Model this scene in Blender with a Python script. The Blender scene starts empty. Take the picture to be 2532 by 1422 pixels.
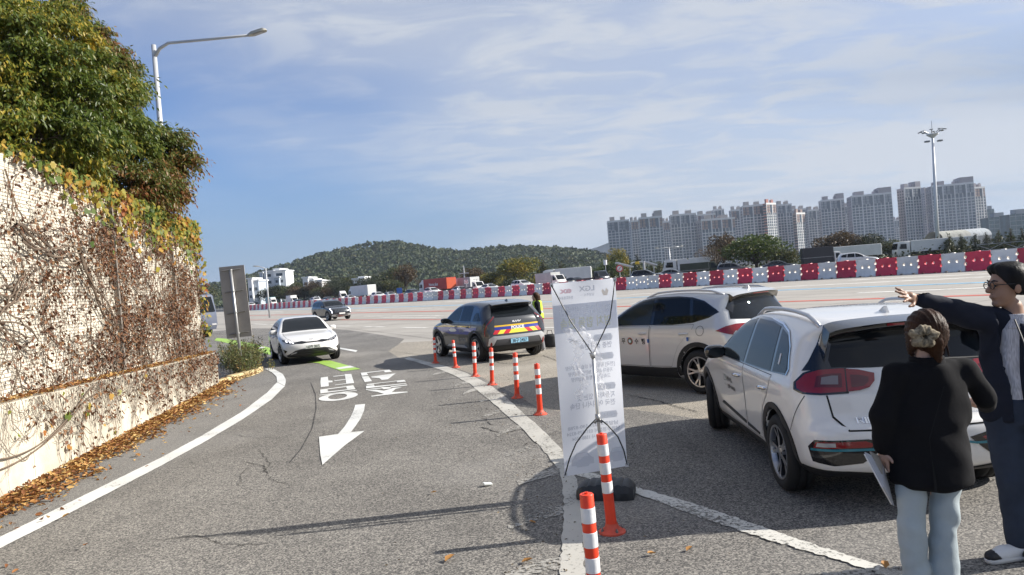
import bpy, bmesh, math, random
import numpy as np
from mathutils import Vector, Matrix, geometry
from mathutils.bvhtree import BVHTree
rnd = random.Random(7)
R = math.radians
SC = bpy.context.scene
COL = SC.collection
# ---------------------------------------------------------------- camera
PW, PH, FPX, CAM_H, ROLL, HORIZON = 2532.0, 1422.0, 1850.0, 2.0, R(4.6), 698.0
PITCH = math.atan((PH/2-HORIZON)*math.cos(ROLL)/FPX)
_right = Vector((1, 0, 0)); _fwd = Vector((0, math.cos(PITCH), -math.sin(PITCH))); _up = Vector((0, math.sin(PITCH), math.cos(PITCH)))
_iu = _right*math.cos(ROLL) - _up*math.sin(ROLL)
_iv = _right*math.sin(ROLL) + _up*math.cos(ROLL)
cam = bpy.data.cameras.new('camera'); cam_o = bpy.data.objects.new('camera', cam); COL.objects.link(cam_o)
cam.sensor_width = 36.0; cam.lens = 36.0*FPX/PW; cam.clip_start = 0.05; cam.clip_end = 9000
m = Matrix.Identity(4)
for i in range(3):
    m[i][0] = _iu[i]; m[i][1] = _iv[i]; m[i][2] = -_fwd[i]
m[0][3], m[1][3], m[2][3] = 0, 0, CAM_H
cam_o.matrix_world = m
SC.camera = cam_o
# ---------------------------------------------------------------- light
SUN_AZ, SUN_EL = R(6), R(30)          # azimuth measured from +X towards +Y
sun = bpy.data.lights.new('sun', 'SUN'); sun.energy = 5.0; sun.angle = R(0.53); sun.color = (1.0, 0.95, 0.87)
sun_o = bpy.data.objects.new('sun', sun); COL.objects.link(sun_o)
_sd = Vector((math.cos(SUN_EL)*math.cos(SUN_AZ), math.cos(SUN_EL)*math.sin(SUN_AZ), math.sin(SUN_EL)))
sun_o.rotation_euler = _sd.to_track_quat('Z', 'Y').to_euler()
sun_o.location = _sd*60
W = bpy.data.worlds.new('World'); SC.world = W; W.use_nodes = True
def build_world():
    nt = W.node_tree; nt.nodes.clear(); N = nt.nodes.new; L = nt.links.new
    out = N('ShaderNodeOutputWorld'); bg = N('ShaderNodeBackground'); bg.inputs[1].default_value = 0.055
    sky = N('ShaderNodeTexSky'); sky.sky_type = 'NISHITA'; sky.sun_disc = False
    sky.sun_elevation = SUN_EL; sky.sun_rotation = math.pi/2 - SUN_AZ
    sky.air_density = 1.0; sky.dust_density = .6; sky.ozone_density = 3.0; sky.altitude = 50
    tc = N('ShaderNodeTexCoord'); sep = N('ShaderNodeSeparateXYZ'); L(tc.outputs['Generated'], sep.inputs[0])
    def math_(op, a, b=None, c=None):
        n = N('ShaderNodeMath'); n.operation = op
        for i, v in enumerate((a, b, c)):
            if v is None: continue
            if isinstance(v, (int, float)): n.inputs[i].default_value = v
            else: L(v, n.inputs[i])
        return n.outputs[0]
    def ramp(v, a, b):
        n = N('ShaderNodeMapRange'); n.interpolation_type = 'SMOOTHSTEP'
        L(v, n.inputs[0]); n.inputs[1].default_value = a; n.inputs[2].default_value = b
        return n.outputs[0]
    zz = math_('MAXIMUM', sep.outputs[2], 0.0)
    den = math_('ADD', zz, 0.10)
    px = math_('DIVIDE', sep.outputs[0], den); py = math_('DIVIDE', sep.outputs[1], den)
    comb = N('ShaderNodeCombineXYZ'); L(px, comb.inputs[0]); L(py, comb.inputs[1])
    def noise(scale, detail, rough, rot, sx, sy, dist=0.0, off=0.0):
        mp = N('ShaderNodeMapping'); mp.inputs['Rotation'].default_value = (0, 0, rot); mp.inputs['Scale'].default_value = (sx, sy, 1)
        mp.inputs['Location'].default_value = (off, off*.7, off*.3)
        L(comb.outputs[0], mp.inputs[0])
        n = N('ShaderNodeTexNoise'); n.inputs['Scale'].default_value = scale; n.inputs['Detail'].default_value = detail
        n.inputs['Roughness'].default_value = rough; n.inputs['Distortion'].default_value = dist
        L(mp.outputs[0], n.inputs[0]); return n.outputs[0]
    big = noise(.30, 4, .5, .5, 1, 1, .3, 3.1)           # banks of cloud
    streak = noise(.75, 7, .6, -.35, .65, 1.1, .35, 7.7)   # high wisps
    ripple = noise(3.4, 5, .58, .55, .75, 1.3, .6, 1.3)    # small rippled patches
    bank = math_('ADD', math_('MULTIPLY_ADD', big, .7, .19), math_('MULTIPLY', px, 0.17))   # the bank thickens to the east
    bank_m = ramp(bank, .36, .58)
    wisp_m = ramp(streak, .46, .74)
    ripp_m = ramp(ripple, .40, .66)
    cov = math_('MULTIPLY', bank_m, math_('ADD', math_('MULTIPLY', ripp_m, .30), math_('MULTIPLY', wisp_m, .40)))
    cov = math_('ADD', cov, math_('MULTIPLY', bank_m, .62))
    cov = math_('ADD', cov, math_('MULTIPLY', wisp_m, .08))
    cov = math_('MINIMUM', cov, 0.92)
    low = ramp(sep.outputs[2], -0.01, 0.10)     # thin out into the horizon haze
    cov = math_('MULTIPLY', cov, math_('ADD', math_('MULTIPLY', low, .6), .4))
    # flat grey stratus streaks low down
    gs = noise(.34, 4, .5, -.12, .22, 1.0, .2, 12.0)
    gm = math_('MULTIPLY', ramp(gs, .54, .70), math_('MULTIPLY', ramp(sep.outputs[2], .03, .10), math_('SUBTRACT', 1.0, ramp(sep.outputs[2], .14, .30))))
    tint = N('ShaderNodeMix'); tint.data_type = 'RGBA'; tint.blend_type = 'MULTIPLY'; tint.inputs[0].default_value = 1
    L(sky.outputs[0], tint.inputs[6]); tint.inputs[7].default_value = (1.0, 1.22, 1.6, 1)
    hz = N('ShaderNodeMix'); hz.data_type = 'RGBA'; L(math_('MULTIPLY', math_('SUBTRACT', 1.0, ramp(sep.outputs[2], -.02, .26)), .85), hz.inputs[0]); L(tint.outputs[2], hz.inputs[6]); hz.inputs[7].default_value = (3.1, 4.2, 6.1, 1)   # pale air above the horizon
    mix = N('ShaderNodeMix'); mix.data_type = 'RGBA'; L(cov, mix.inputs[0]); L(hz.outputs[2], mix.inputs[6]); mix.inputs[7].default_value = (6.9, 7.35, 8.1, 1)
    mix2 = N('ShaderNodeMix'); mix2.data_type = 'RGBA'; L(math_('MULTIPLY', gm, .75), mix2.inputs[0]); L(mix.outputs[2], mix2.inputs[6]); mix2.inputs[7].default_value = (3.0, 4.0, 5.8, 1)
    L(mix2.outputs[2], bg.inputs[0]); L(bg.outputs[0], out.inputs[0])
build_world()
SC.view_settings.view_transform = 'Standard'; SC.view_settings.look = 'None'
SC.view_settings.exposure = 0.75; SC.view_settings.gamma = 1.0; SC.view_settings.use_curve_mapping = False
SC.render.engine = 'CYCLES'
SC.cycles.max_bounces = 6; SC.cycles.diffuse_bounces = 3; SC.cycles.glossy_bounces = 3; SC.cycles.transparent_max_bounces = 8
SC.cycles.transmission_bounces = 4; SC.cycles.use_denoising = True; SC.cycles.sample_clamp_indirect = 6.0
# ---------------------------------------------------------------- pixel of the photograph -> place on the site
def ray(px, py):
    u, v = px-PW/2, PH/2-py
    return (_iu*u + _iv*v + _fwd*FPX)/FPX
def G(px, py, z=0.0):
    d = ray(px, py); t = (z-CAM_H)/d.z
    return Vector((d.x*t, d.y*t, z))
def AT(px, py, depth):
    d = ray(px, py); t = depth/d.y
    return Vector((d.x*t, depth, CAM_H+d.z*t))
WORDS = [('Home plus', 0.022222222222222223), ('NIRO', 0.04838709677419355), ('eco plug-in', 0.0), ('세외수입', 0.03333333333333333), ('남양주 CHARGE', 0.038461538461538464), ('남양주시', 0.0), ('공', 0.01904761904761905), ('무', 0.01904761904761905), ('수', 0.01904761904761905), ('행', 0.01904761904761905), ('POLICE', 0.017391304347826087), ('경기남부', 0.01904761904761905), ('POLICE', 0.0380952380952381), ('38구 2457', 0.009523809523809525), ('KIA', 0.02), ('160허 3815', 0.01), ('체납차량 번호판', 0.02), ('영치 합동 단속', 0.02), ('ex', 0.04), ('한국도로공사', 0.02), ('LGX', 0.02), ('남양주시 ─', 0.02), ('단속기간', 0.02), ('단속대상', 0.02), ('단속장소', 0.02), ('관련문의', 0.02), ('연중 상시 단속', 0.02), ('[전국] 자동차세 상습 체납차량', 0.02), ('자동차 과태료 30만원 체납차량', 0.02), ('고속도로 통행료 체납차량', 0.02), ('자동차가 있는 곳', 0.02), ('전국 어디서나 단속', 0.02), ('남양주시 031-590-8788', 0.02), ('남양주경찰서 031-579-8324', 0.02), ('한국도로공사 1588-2504', 0.02)]
# ---------------------------------------------------------------- objects
def tag(o, label=None, cat=None, group=None, kind=None):
    if label: o['label'] = label
    if cat: o['category'] = cat
    if group: o['group'] = group
    if kind: o['kind'] = kind
    return o
def thing(name, label, cat, loc=(0, 0, 0), rotz=0.0, group=None):
    o = bpy.data.objects.new(name, None); COL.objects.link(o); o.empty_display_size = .2
    o.location = loc; o.rotation_euler = (0, 0, rotz)
    return tag(o, label, cat, group)
def link(name, me, parent=None):
    o = bpy.data.objects.new(name, me); COL.objects.link(o); o.parent = parent; return o
def copy_tree(o, parent=None):
    c = o.copy(); COL.objects.link(c); c.parent = parent
    for ch in list(o.children): copy_tree(ch, c)
    return c
class MB:
    def __init__(s): s.v = []; s.f = []; s.m = []; s.mi = 0
    def add(s, vs, fs):
        b = len(s.v); s.v.extend([tuple(x) for x in vs])
        for f in fs: s.f.append(tuple(i+b for i in f)); s.m.append(s.mi)
        return s
    def box(s, x0, x1, y0, y1, z0, z1, M=None, taper=0.0):
        t = taper
        vs = [(x0, y0, z0), (x1, y0, z0), (x1, y1, z0), (x0, y1, z0), (x0+t, y0+t, z1), (x1-t, y0+t, z1), (x1-t, y1-t, z1), (x0+t, y1-t, z1)]
        if M is not None: vs = [M @ Vector(v) for v in vs]
        return s.add(vs, [(3, 2, 1, 0), (4, 5, 6, 7), (0, 1, 5, 4), (1, 2, 6, 5), (2, 3, 7, 6), (3, 0, 4, 7)])
    def cbox(s, c, sz, M=None):
        return s.box(c[0]-sz[0]/2, c[0]+sz[0]/2, c[1]-sz[1]/2, c[1]+sz[1]/2, c[2]-sz[2]/2, c[2]+sz[2]/2, M)
    def bbox(s, x0, x1, y0, y1, z0, z1, b=.01, M=None):   # box with chamfered edges
        vs = []; 
        for z, i in ((z0, b), (z0+b, 0), (z1-b, 0), (z1, b)):
            X0, X1, Y0, Y1 = x0+i, x1-i, y0+i, y1-i
            vs += [(X0+b, Y0, z), (X1-b, Y0, z), (X1, Y0+b, z), (X1, Y1-b, z), (X1-b, Y1, z), (X0+b, Y1, z), (X0, Y1-b, z), (X0, Y0+b, z)]
        fs = [tuple(range(7, -1, -1)), tuple(range(24, 32))]
        for k in range(3):
            for i in range(8): fs.append((k*8+i, k*8+(i+1) % 8, k*8+8+(i+1) % 8, k*8+8+i))
        if M is not None: vs = [M @ Vector(v) for v in vs]
        return s.add(vs, fs)
    def tube(s, pts, r, n=8, cap=True):
        pts = [Vector(p) for p in pts]; rs = r if isinstance(r, (list, tuple)) else [r]*len(pts)
        vs = []; up = None
        for i, p in enumerate(pts):
            d = (pts[min(i+1, len(pts)-1)]-pts[max(i-1, 0)])
            d = d.normalized() if d.length > 1e-9 else Vector((0, 0, 1))
            if up is None:
                a = Vector((0, 0, 1)) if abs(d.z) < .9 else Vector((1, 0, 0)); up = d.cross(a).normalized()
            else:
                up = (up - d*up.dot(d)); up = up.normalized() if up.length > 1e-6 else d.orthogonal().normalized()
            w = d.cross(up)
            for k in range(n):
                a = 2*math.pi*k/n; vs.append(p+(up*math.cos(a)+w*math.sin(a))*rs[i])
        fs = []
        for i in range(len(pts)-1):
            for k in range(n): fs.append((i*n+k, i*n+(k+1) % n, (i+1)*n+(k+1) % n, (i+1)*n+k))
        if cap: fs.append(tuple(range(n-1, -1, -1))); fs.append(tuple((len(pts)-1)*n+k for k in range(n)))
        return s.add(vs, fs)
    def lathe(s, prof, n=24, M=None, close=False):      # prof: (r, z)
        vs = []; fs = []
        for r, z in prof:
            for k in range(n):
                a = 2*math.pi*k/n; vs.append((r*math.cos(a), r*math.sin(a), z))
        m_ = len(prof)
        for i in range(m_-1 if not close else m_):
            j = (i+1) % m_
            for k in range(n): fs.append((i*n+k, i*n+(k+1) % n, j*n+(k+1) % n, j*n+k))
        if M is not None: vs = [M @ Vector(v) for v in vs]
        return s.add(vs, fs)
    def prism(s, poly, z0, z1, M=None):                  # poly in xy, extruded in z
        n = len(poly); vs = [(x, y, z0) for x, y in poly]+[(x, y, z1) for x, y in poly]
        fs = [tuple(range(n-1, -1, -1)), tuple(range(n, 2*n))]+[(i, (i+1) % n, n+(i+1) % n, n+i) for i in range(n)]
        if M is not None: vs = [M @ Vector(v) for v in vs]
        return s.add(vs, fs)
    def sheet(s, pts, M=None):
        vs = [Vector(p) for p in pts]
        if M is not None: vs = [M @ v for v in vs]
        return s.add(vs, [tuple(range(len(vs)))])
    def mesh(s, name, mats, smooth=False):
        me = bpy.data.meshes.new(name); me.from_pydata(s.v, [], s.f)
        for mt in (mats if isinstance(mats, (list, tuple)) else [mats]): me.materials.append(mt)
        if any(s.m): me.polygons.foreach_set('material_index', s.m)
        if smooth: me.polygons.foreach_set('use_smooth', [True]*len(s.f))
        me.update(); return me
    def build(s, name, mats, parent=None, smooth=False, angle=None):
        me = s.mesh(name, mats, smooth)
        if angle: smooth_by_angle(me, angle)
        return link(name, me, parent)
def smooth_by_angle(me, deg):
    me.polygons.foreach_set('use_smooth', [True]*len(me.polygons))
    bm = bmesh.new(); bm.from_mesh(me); a = R(deg)
    for e in bm.edges:
        e.smooth = len(e.link_faces) == 2 and e.calc_face_angle(0) < a
    bm.to_mesh(me); bm.free()
# ---------------------------------------------------------------- materials
MT = {}
def mat(name, col, rough=.6, metal=0.0, var=0.0, scale=6.0, bump=0.0, bscale=60.0, coat=0.0, spec=.5, col2=None, emit=None, estr=0, trans=0.0, alpha=1.0, ior=1.45, sheen=0.0, detail=6, coords='Object', stretch=None):
    if name in MT: return MT[name]
    m = bpy.data.materials.new(name); m.use_nodes = True; nt = m.node_tree; N = nt.nodes.new; L = nt.links.new
    b = nt.nodes['Principled BSDF']; MT[name] = m
    I = b.inputs
    I['Base Color'].default_value = (*col, 1); I['Roughness'].default_value = rough; I['Metallic'].default_value = metal
    I['Coat Weight'].default_value = coat; I['Coat Roughness'].default_value = .04; I['Specular IOR Level'].default_value = spec; I['IOR'].default_value = ior
    I['Transmission Weight'].default_value = trans; I['Alpha'].default_value = alpha; I['Sheen Weight'].default_value = sheen
    if emit: I['Emission Color'].default_value = (*emit, 1); I['Emission Strength'].default_value = estr
    if var or bump or col2:
        tc = N('ShaderNodeTexCoord'); src = tc.outputs[coords]
        if stretch:
            mp = N('ShaderNodeMapping'); mp.inputs['Scale'].default_value = stretch; L(src, mp.inputs[0]); src = mp.outputs[0]
    if var or col2:
        n = N('ShaderNodeTexNoise'); n.inputs['Scale'].default_value = scale; n.inputs['Detail'].default_value = detail; n.inputs['Roughness'].default_value = .6
        L(src, n.inputs[0])
        r = N('ShaderNodeMapRange'); L(n.outputs[0], r.inputs[0]); r.inputs[1].default_value = .32; r.inputs[2].default_value = .68
        mx = N('ShaderNodeMix'); mx.data_type = 'RGBA'; L(r.outputs[0], mx.inputs[0])
        c2 = col2 if col2 else tuple(min(1, c*(1+var)) for c in col)
        c1 = col if col2 else tuple(c*(1-var) for c in col)
        mx.inputs[6].default_value = (*c1, 1); mx.inputs[7].default_value = (*c2, 1); L(mx.outputs[2], I['Base Color'])
    if bump:
        n2 = N('ShaderNodeTexNoise'); n2.inputs['Scale'].default_value = bscale; n2.inputs['Detail'].default_value = 5
        L(src, n2.inputs[0]); bp = N('ShaderNodeBump'); bp.inputs['Strength'].default_value = bump; bp.inputs['Distance'].default_value = .02
        L(n2.outputs[0], bp.inputs['Height']); L(bp.outputs[0], I['Normal'])
    return m
def leaf_mat(name, cols, noise_scale=.6, noise_w=.6, transl=.35, rough=.5):
    """each leaf takes its own colour; boughs of one colour follow a soft noise through the crown"""
    m = bpy.data.materials.new(name); m.use_nodes = True; nt = m.node_tree; N = nt.nodes.new; L = nt.links.new
    b = nt.nodes['Principled BSDF']; out = nt.nodes['Material Output']
    g = N('ShaderNodeNewGeometry'); tc = N('ShaderNodeTexCoord')
    n = N('ShaderNodeTexNoise'); n.inputs['Scale'].default_value = noise_scale; n.inputs['Detail'].default_value = 3; L(tc.outputs['Object'], n.inputs[0])
    mr = N('ShaderNodeMapRange'); L(n.outputs[0], mr.inputs[0]); mr.inputs[1].default_value = .3; mr.inputs[2].default_value = .7
    mx = N('ShaderNodeMix'); mx.inputs[0].default_value = noise_w; L(g.outputs['Random Per Island'], mx.inputs[2]); L(mr.outputs[0], mx.inputs[3])
    cr = N('ShaderNodeValToRGB'); e = cr.color_ramp.elements
    while len(e) < len(cols): e.new(.5)
    for i, (p, c) in enumerate(cols): e[i].position = p; e[i].color = (*c, 1)
    L(mx.outputs[0], cr.inputs[0])
    L(cr.outputs[0], b.inputs['Base Color']); b.inputs['Roughness'].default_value = rough; b.inputs['Specular IOR Level'].default_value = .35
    tr = N('ShaderNodeBsdfTranslucent'); L(cr.outputs[0], tr.inputs[0])
    ms = N('ShaderNodeMixShader'); ms.inputs[0].default_value = transl; L(b.outputs[0], ms.inputs[1]); L(tr.outputs[0], ms.inputs[2]); L(ms.outputs[0], out.inputs[0])
    return m
def text_mesh(s, size=1.0, align='CENTER', bold=0.0, spacing=1.0):
    """outline of a word as flat triangles in xy, centred on its own box"""
    key = (s, bold/size)
    if key not in _TXT: _TXT[key] = _text_raw(s, bold/size)
    vs, fs = _TXT[key]
    return [v*size for v in vs], fs
_TXT = {}
def _text_raw(s, bold):
    size, align, spacing = 1.0, 'CENTER', 1.0
    cu = bpy.data.curves.new('txt', 'FONT'); cu.body = s; cu.size = size; cu.align_x = align; cu.offset = bold; cu.space_character = spacing; cu.resolution_u = 4
    o = bpy.data.objects.new('txt', cu); COL.objects.link(o)
    dg = bpy.context.evaluated_depsgraph_get(); me = bpy.data.meshes.new_from_object(o.evaluated_get(dg))
    vs = [v.co.copy() for v in me.vertices]; fs = [tuple(p.vertices) for p in me.polygons]
    bpy.data.objects.remove(o); bpy.data.meshes.remove(me)
    if vs:
        cx = (min(v.x for v in vs)+max(v.x for v in vs))/2; cy = (min(v.y for v in vs)+max(v.y for v in vs))/2
        vs = [Vector((v.x-cx, v.y-cy, 0)) for v in vs]
    return vs, fs
for _s, _b in WORDS: text_mesh(_s, 1.0, bold=_b)
_ORD = 'zeroth first second third fourth fifth sixth seventh eighth ninth tenth eleventh twelfth thirteenth fourteenth fifteenth sixteenth seventeenth eighteenth nineteenth'.split()
_TENS = {2: 'twent', 3: 'thirt', 4: 'fort', 5: 'fift', 6: 'sixt', 7: 'sevent', 8: 'eight', 9: 'ninet'}
def ordinal(n):
    if n < 20: return _ORD[n]
    if n >= 100: return 'hundredth' if n == 100 else 'hundred-and-'+ordinal(n-100)
    t, u = divmod(n, 10)
    return _TENS[t]+('ieth' if u == 0 else 'y-'+_ORD[u])
def chaikin(p, n=2, closed=True):
    for _ in range(n):
        q = []; L_ = len(p)
        for i in range(L_ if closed else L_-1):
            a, b = p[i], p[(i+1) % L_]
            q += [tuple(.75*x+.25*y for x, y in zip(a, b)), tuple(.25*x+.75*y for x, y in zip(a, b))]
        p = q if closed else [p[0]]+q+[p[-1]]
    return p
# ---------------------------------------------------------------- solid shapes from a distance field
def surface_nets(F, lo, hi, h):
    """polygonise F<0 inside the box lo..hi with cell h; F takes (n,3) arrays"""
    n = [int(math.ceil((hi[i]-lo[i])/h))+1 for i in range(3)]
    ax = [lo[i]+h*np.arange(n[i]) for i in range(3)]
    X, Y, Z = np.meshgrid(*ax, indexing='ij'); P = np.stack([X.ravel(), Y.ravel(), Z.ravel()], 1)
    V = F(P).reshape(n); S = V < 0
    # cells with a sign change
    c = np.zeros([k-1 for k in n], dtype=np.int8)
    for i in (0, 1):
        for j in (0, 1):
            for k in (0, 1): c += S[i:n[0]-1+i, j:n[1]-1+j, k:n[2]-1+k]
    act = (c > 0) & (c < 8); idx = -np.ones(act.shape, dtype=np.int64); idx[act] = np.arange(act.sum())
    ci = np.argwhere(act); base = np.array(lo)+ci*h
    acc = np.zeros((len(ci), 3)); cnt = np.zeros(len(ci))
    corners = [(i, j, k) for i in (0, 1) for j in (0, 1) for k in (0, 1)]
    vals = {q: V[ci[:, 0]+q[0], ci[:, 1]+q[1], ci[:, 2]+q[2]] for q in corners}
    for q in corners:
        for d in range(3):
            if q[d] == 0:
                q2 = tuple(q[e]+(1 if e == d else 0) for e in range(3))
                a, b = vals[q], vals[q2]; mk = (a < 0) != (b < 0)
                t = np.where(mk, a/np.where(mk, a-b, 1), 0)
                p = np.array(q)[None, :]*h + np.zeros((len(ci), 3)); p[:, d] += t*h
                acc[mk] += p[mk]; cnt[mk] += 1
    verts = base+acc/np.maximum(cnt, 1)[:, None]
    quads = []
    for d in range(3):
        e1, e2 = (d+1) % 3, (d+2) % 3
        sl0 = [slice(None)]*3; sl1 = [slice(None)]*3; sl0[d] = slice(0, n[d]-1); sl1[d] = slice(1, n[d])
        A, B = S[tuple(sl0)], S[tuple(sl1)]
        ed = np.argwhere(A != B)
        ok = (ed[:, e1] > 0) & (ed[:, e2] > 0) & (ed[:, e1] < n[e1]-1) & (ed[:, e2] < n[e2]-1); ed = ed[ok]
        flip = A[ed[:, 0], ed[:, 1], ed[:, 2]]
        def cell(o1, o2):
            q = ed.copy(); q[:, e1] += o1; q[:, e2] += o2
            return idx[q[:, 0], q[:, 1], q[:, 2]]
        q = np.stack([cell(-1, -1), cell(0, -1), cell(0, 0), cell(-1, 0)], 1)
        q[~flip] = q[~flip][:, ::-1]; quads.append(q)
    quads = np.concatenate(quads)
    return verts, quads
def grad(F, P, e=2e-3):
    g = np.zeros_like(P)
    for d in range(3):
        o = np.zeros(3); o[d] = e; g[:, d] = (F(P+o)-F(P-o))/(2*e)
    return g
def sdf_mesh(name, F, lo, hi, h, mats, face_mat=None, newton=2, eps=2e-3):
    v, q = surface_nets(F, lo, hi, h)
    for _ in range(newton):
        g = grad(F, v, eps); g2 = np.maximum((g*g).sum(1), .05); st = (F(v)/g2)[:, None]*g
        ln = np.linalg.norm(st, axis=1, keepdims=True); st *= np.minimum(1, .6*h/np.maximum(ln, 1e-9)); v = v-st
    me = bpy.data.meshes.new(name); me.vertices.add(len(v)); me.vertices.foreach_set('co', v.ravel())
    me.loops.add(q.size); me.loops.foreach_set('vertex_index', q.ravel().astype(np.int32))
    me.polygons.add(len(q)); me.polygons.foreach_set('loop_start', np.arange(0, q.size, 4, dtype=np.int32))
    me.polygons.foreach_set('use_smooth', np.ones(len(q), dtype=bool))
    for mt in (mats if isinstance(mats, (list, tuple)) else [mats]): me.materials.append(mt)
    if face_mat is not None:
        me.polygons.foreach_set('material_index', face_mat(v[q].mean(1)).astype(np.int32))
    me.update(calc_edges=True); me.validate()
    return me
def smin(a, b, k):
    h = np.clip(.5+.5*(b-a)/k, 0, 1); return b*(1-h)+a*h-k*h*(1-h)
def smax(a, b, k): return -smin(-a, -b, k)
def cone(P, a, b, ra, rb):                       # round cone between two points
    a = np.array(a, float); b = np.array(b, float); ab = b-a
    t = np.clip(((P-a)@ab)/max(ab@ab, 1e-9), 0, 1)
    return np.linalg.norm(P-a-t[:, None]*ab, axis=1)-(ra+(rb-ra)*t)
def ell(P, c, r):
    q = (P-np.array(c))/np.array(r); k = np.linalg.norm(q, axis=1); return (k-1)*min(r)
# ---------------------------------------------------------------- ground, road, plaza and paint
def asphalt_mat(name, c1, c2, fine=260, crack=True):
    m = bpy.data.materials.new(name); m.use_nodes = True; nt = m.node_tree; N = nt.nodes.new; L = nt.links.new; b = nt.nodes['Principled BSDF']
    g = N('ShaderNodeNewGeometry'); P = g.outputs['Position']
    def noise(s, d=4, r=.6):
        n = N('ShaderNodeTexNoise'); n.inputs['Scale'].default_value = s; n.inputs['Detail'].default_value = d; n.inputs['Roughness'].default_value = r; L(P, n.inputs[0]); return n.outputs[0]
    def mr(v, a, b_, c=0, d=1):
        n = N('ShaderNodeMapRange'); L(v, n.inputs[0]); n.inputs[1].default_value = a; n.inputs[2].default_value = b_; n.inputs[3].default_value = c; n.inputs[4].default_value = d; return n.outputs[0]
    def mix(f, a, b_, mode='MIX'):
        n = N('ShaderNodeMix'); n.data_type = 'RGBA'; n.blend_type = mode
        if isinstance(f, float): n.inputs[0].default_value = f
        else: L(f, n.inputs[0])
        for i, v in ((6, a), (7, b_)):
            if isinstance(v, tuple): n.inputs[i].default_value = (*v, 1)
            else: L(v, n.inputs[i])
        return n.outputs[2]
    base = mix(mr(noise(.45, 6), .3, .7), c1, c2)
    vor = N('ShaderNodeTexVoronoi'); vor.inputs['Scale'].default_value = fine*.34; L(P, vor.inputs[0])
    sp_ = N('ShaderNodeSeparateColor'); L(vor.outputs['Color'], sp_.inputs[0]); pw = N('ShaderNodeMath'); pw.operation = 'POWER'; L(sp_.outputs[0], pw.inputs[0]); pw.inputs[1].default_value = 1.6
    stone = mix(pw.outputs[0], (.42, .42, .43), (2.15, 2.08, 1.96))
    base = mix(1.0, base, stone, 'MULTIPLY')
    st = N('ShaderNodeTexNoise'); mp = N('ShaderNodeMapping'); mp.inputs['Scale'].default_value = (1.2, .12, 1); mp.inputs['Rotation'].default_value = (0, 0, .12); L(P, mp.inputs[0]); L(mp.outputs[0], st.inputs[0]); st.inputs['Scale'].default_value = 1.1; st.inputs['Detail'].default_value = 5
    base = mix(mr(st.outputs[0], .55, .75, 0, .35), base, tuple(x*.55 for x in c1))
    base = mix(mr(noise(1.1, 7, .65), .58, .70, 0, .30), base, tuple(x*.5 for x in c1)); base = mix(mr(noise(.22, 3), .52, .66, 0, .35), base, tuple(x*1.45 for x in c2))      # oil stains, bleached patches
    L(base, b.inputs['Base Color']); b.inputs['Roughness'].default_value = .9; b.inputs['Specular IOR Level'].default_value = .3
    bp = N('ShaderNodeBump'); bp.inputs['Strength'].default_value = .22; bp.inputs['Distance'].default_value = .006
    L(noise(fine*.3, 3, .6), bp.inputs['Height']); L(bp.outputs[0], b.inputs['Normal']); MT[name] = m
    return m
ASPH = asphalt_mat('old_asphalt', (.124, .119, .112), (.190, .183, .172))
GUTTER = asphalt_mat('smooth_gutter', (.155, .152, .147), (.185, .18, .172), 500)
def concrete_plaza():
    m = bpy.data.materials.new('plaza_concrete'); m.use_nodes = True; nt = m.node_tree; N = nt.nodes.new; L = nt.links.new; b = nt.nodes['Principled BSDF']
    g = N('ShaderNodeNewGeometry')
    mp = N('ShaderNodeMapping'); mp.inputs['Rotation'].default_value = (0, 0, PLAZA_ROT); L(g.outputs['Position'], mp.inputs[0]); P = mp.outputs[0]
    def noise(s, sc=(1, 1, 1), d=5):
        q = N('ShaderNodeMapping'); q.inputs['Scale'].default_value = sc; L(P, q.inputs[0])
        n = N('ShaderNodeTexNoise'); n.inputs['Scale'].default_value = s; n.inputs['Detail'].default_value = d; n.inputs['Roughness'].default_value = .6; L(q.outputs[0], n.inputs[0]); return n.outputs[0]
    def mr(v, a, b_, c=0, d=1):
        n = N('ShaderNodeMapRange'); L(v, n.inputs[0]); n.inputs[1].default_value = a; n.inputs[2].default_value = b_; n.inputs[3].default_value = c; n.inputs[4].default_value = d; return n.outputs[0]
    def mix(f, a, b_, mode='MIX'):
        n = N('ShaderNodeMix'); n.data_type = 'RGBA'; n.blend_type = mode; L(f, n.inputs[0])
        for i, v in ((6, a), (7, b_)):
            if isinstance(v, tuple): n.inputs[i].default_value = (*v, 1)
            else: L(v, n.inputs[i])
        return n.outputs[2]
    c = mix(mr(noise(.25), .3, .7), (.31, .285, .25), (.41, .38, .335))
    c = mix(mr(noise(.5, (.06, 1, 1)), .50, .68, 0, .55), c, (.20, .185, .165))      # worn wheel lanes
    c = mix(mr(noise(40), .3, .7, 0, .25), c, (.25, .235, .21))
    br = N('ShaderNodeTexBrick'); br.offset = 0; br.inputs['Scale'].default_value = 1; br.inputs['Brick Width'].default_value = 6; br.inputs['Row Height'].default_value = 4.2; br.inputs['Mortar Size'].default_value = .035
    br.inputs['Color1'].default_value = br.inputs['Color2'].default_value = (1, 1, 1, 1); br.inputs['Mortar'].default_value = (.35, .35, .35, 1); L(P, br.inputs[0])
    n = N('ShaderNodeMix'); n.data_type = 'RGBA'; n.blend_type = 'MULTIPLY'; n.inputs[0].default_value = .8; L(c, n.inputs[6]); L(br.outputs[0], n.inputs[7])
    L(n.outputs[2], b.inputs['Base Color']); b.inputs['Roughness'].default_value = .85
    return m
BAR_A, BAR_B = G(2500, 664), G(640, 766)             # two ends of the barrier row
BAR_DIR = (BAR_B-BAR_A).normalized(); BAR_N = Vector((-BAR_DIR.y, BAR_DIR.x, 0));
if BAR_N.y < 0: BAR_N = -BAR_N
PLAZA_ROT = -math.atan2(BAR_DIR.y, BAR_DIR.x)
CONC = concrete_plaza()
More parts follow.
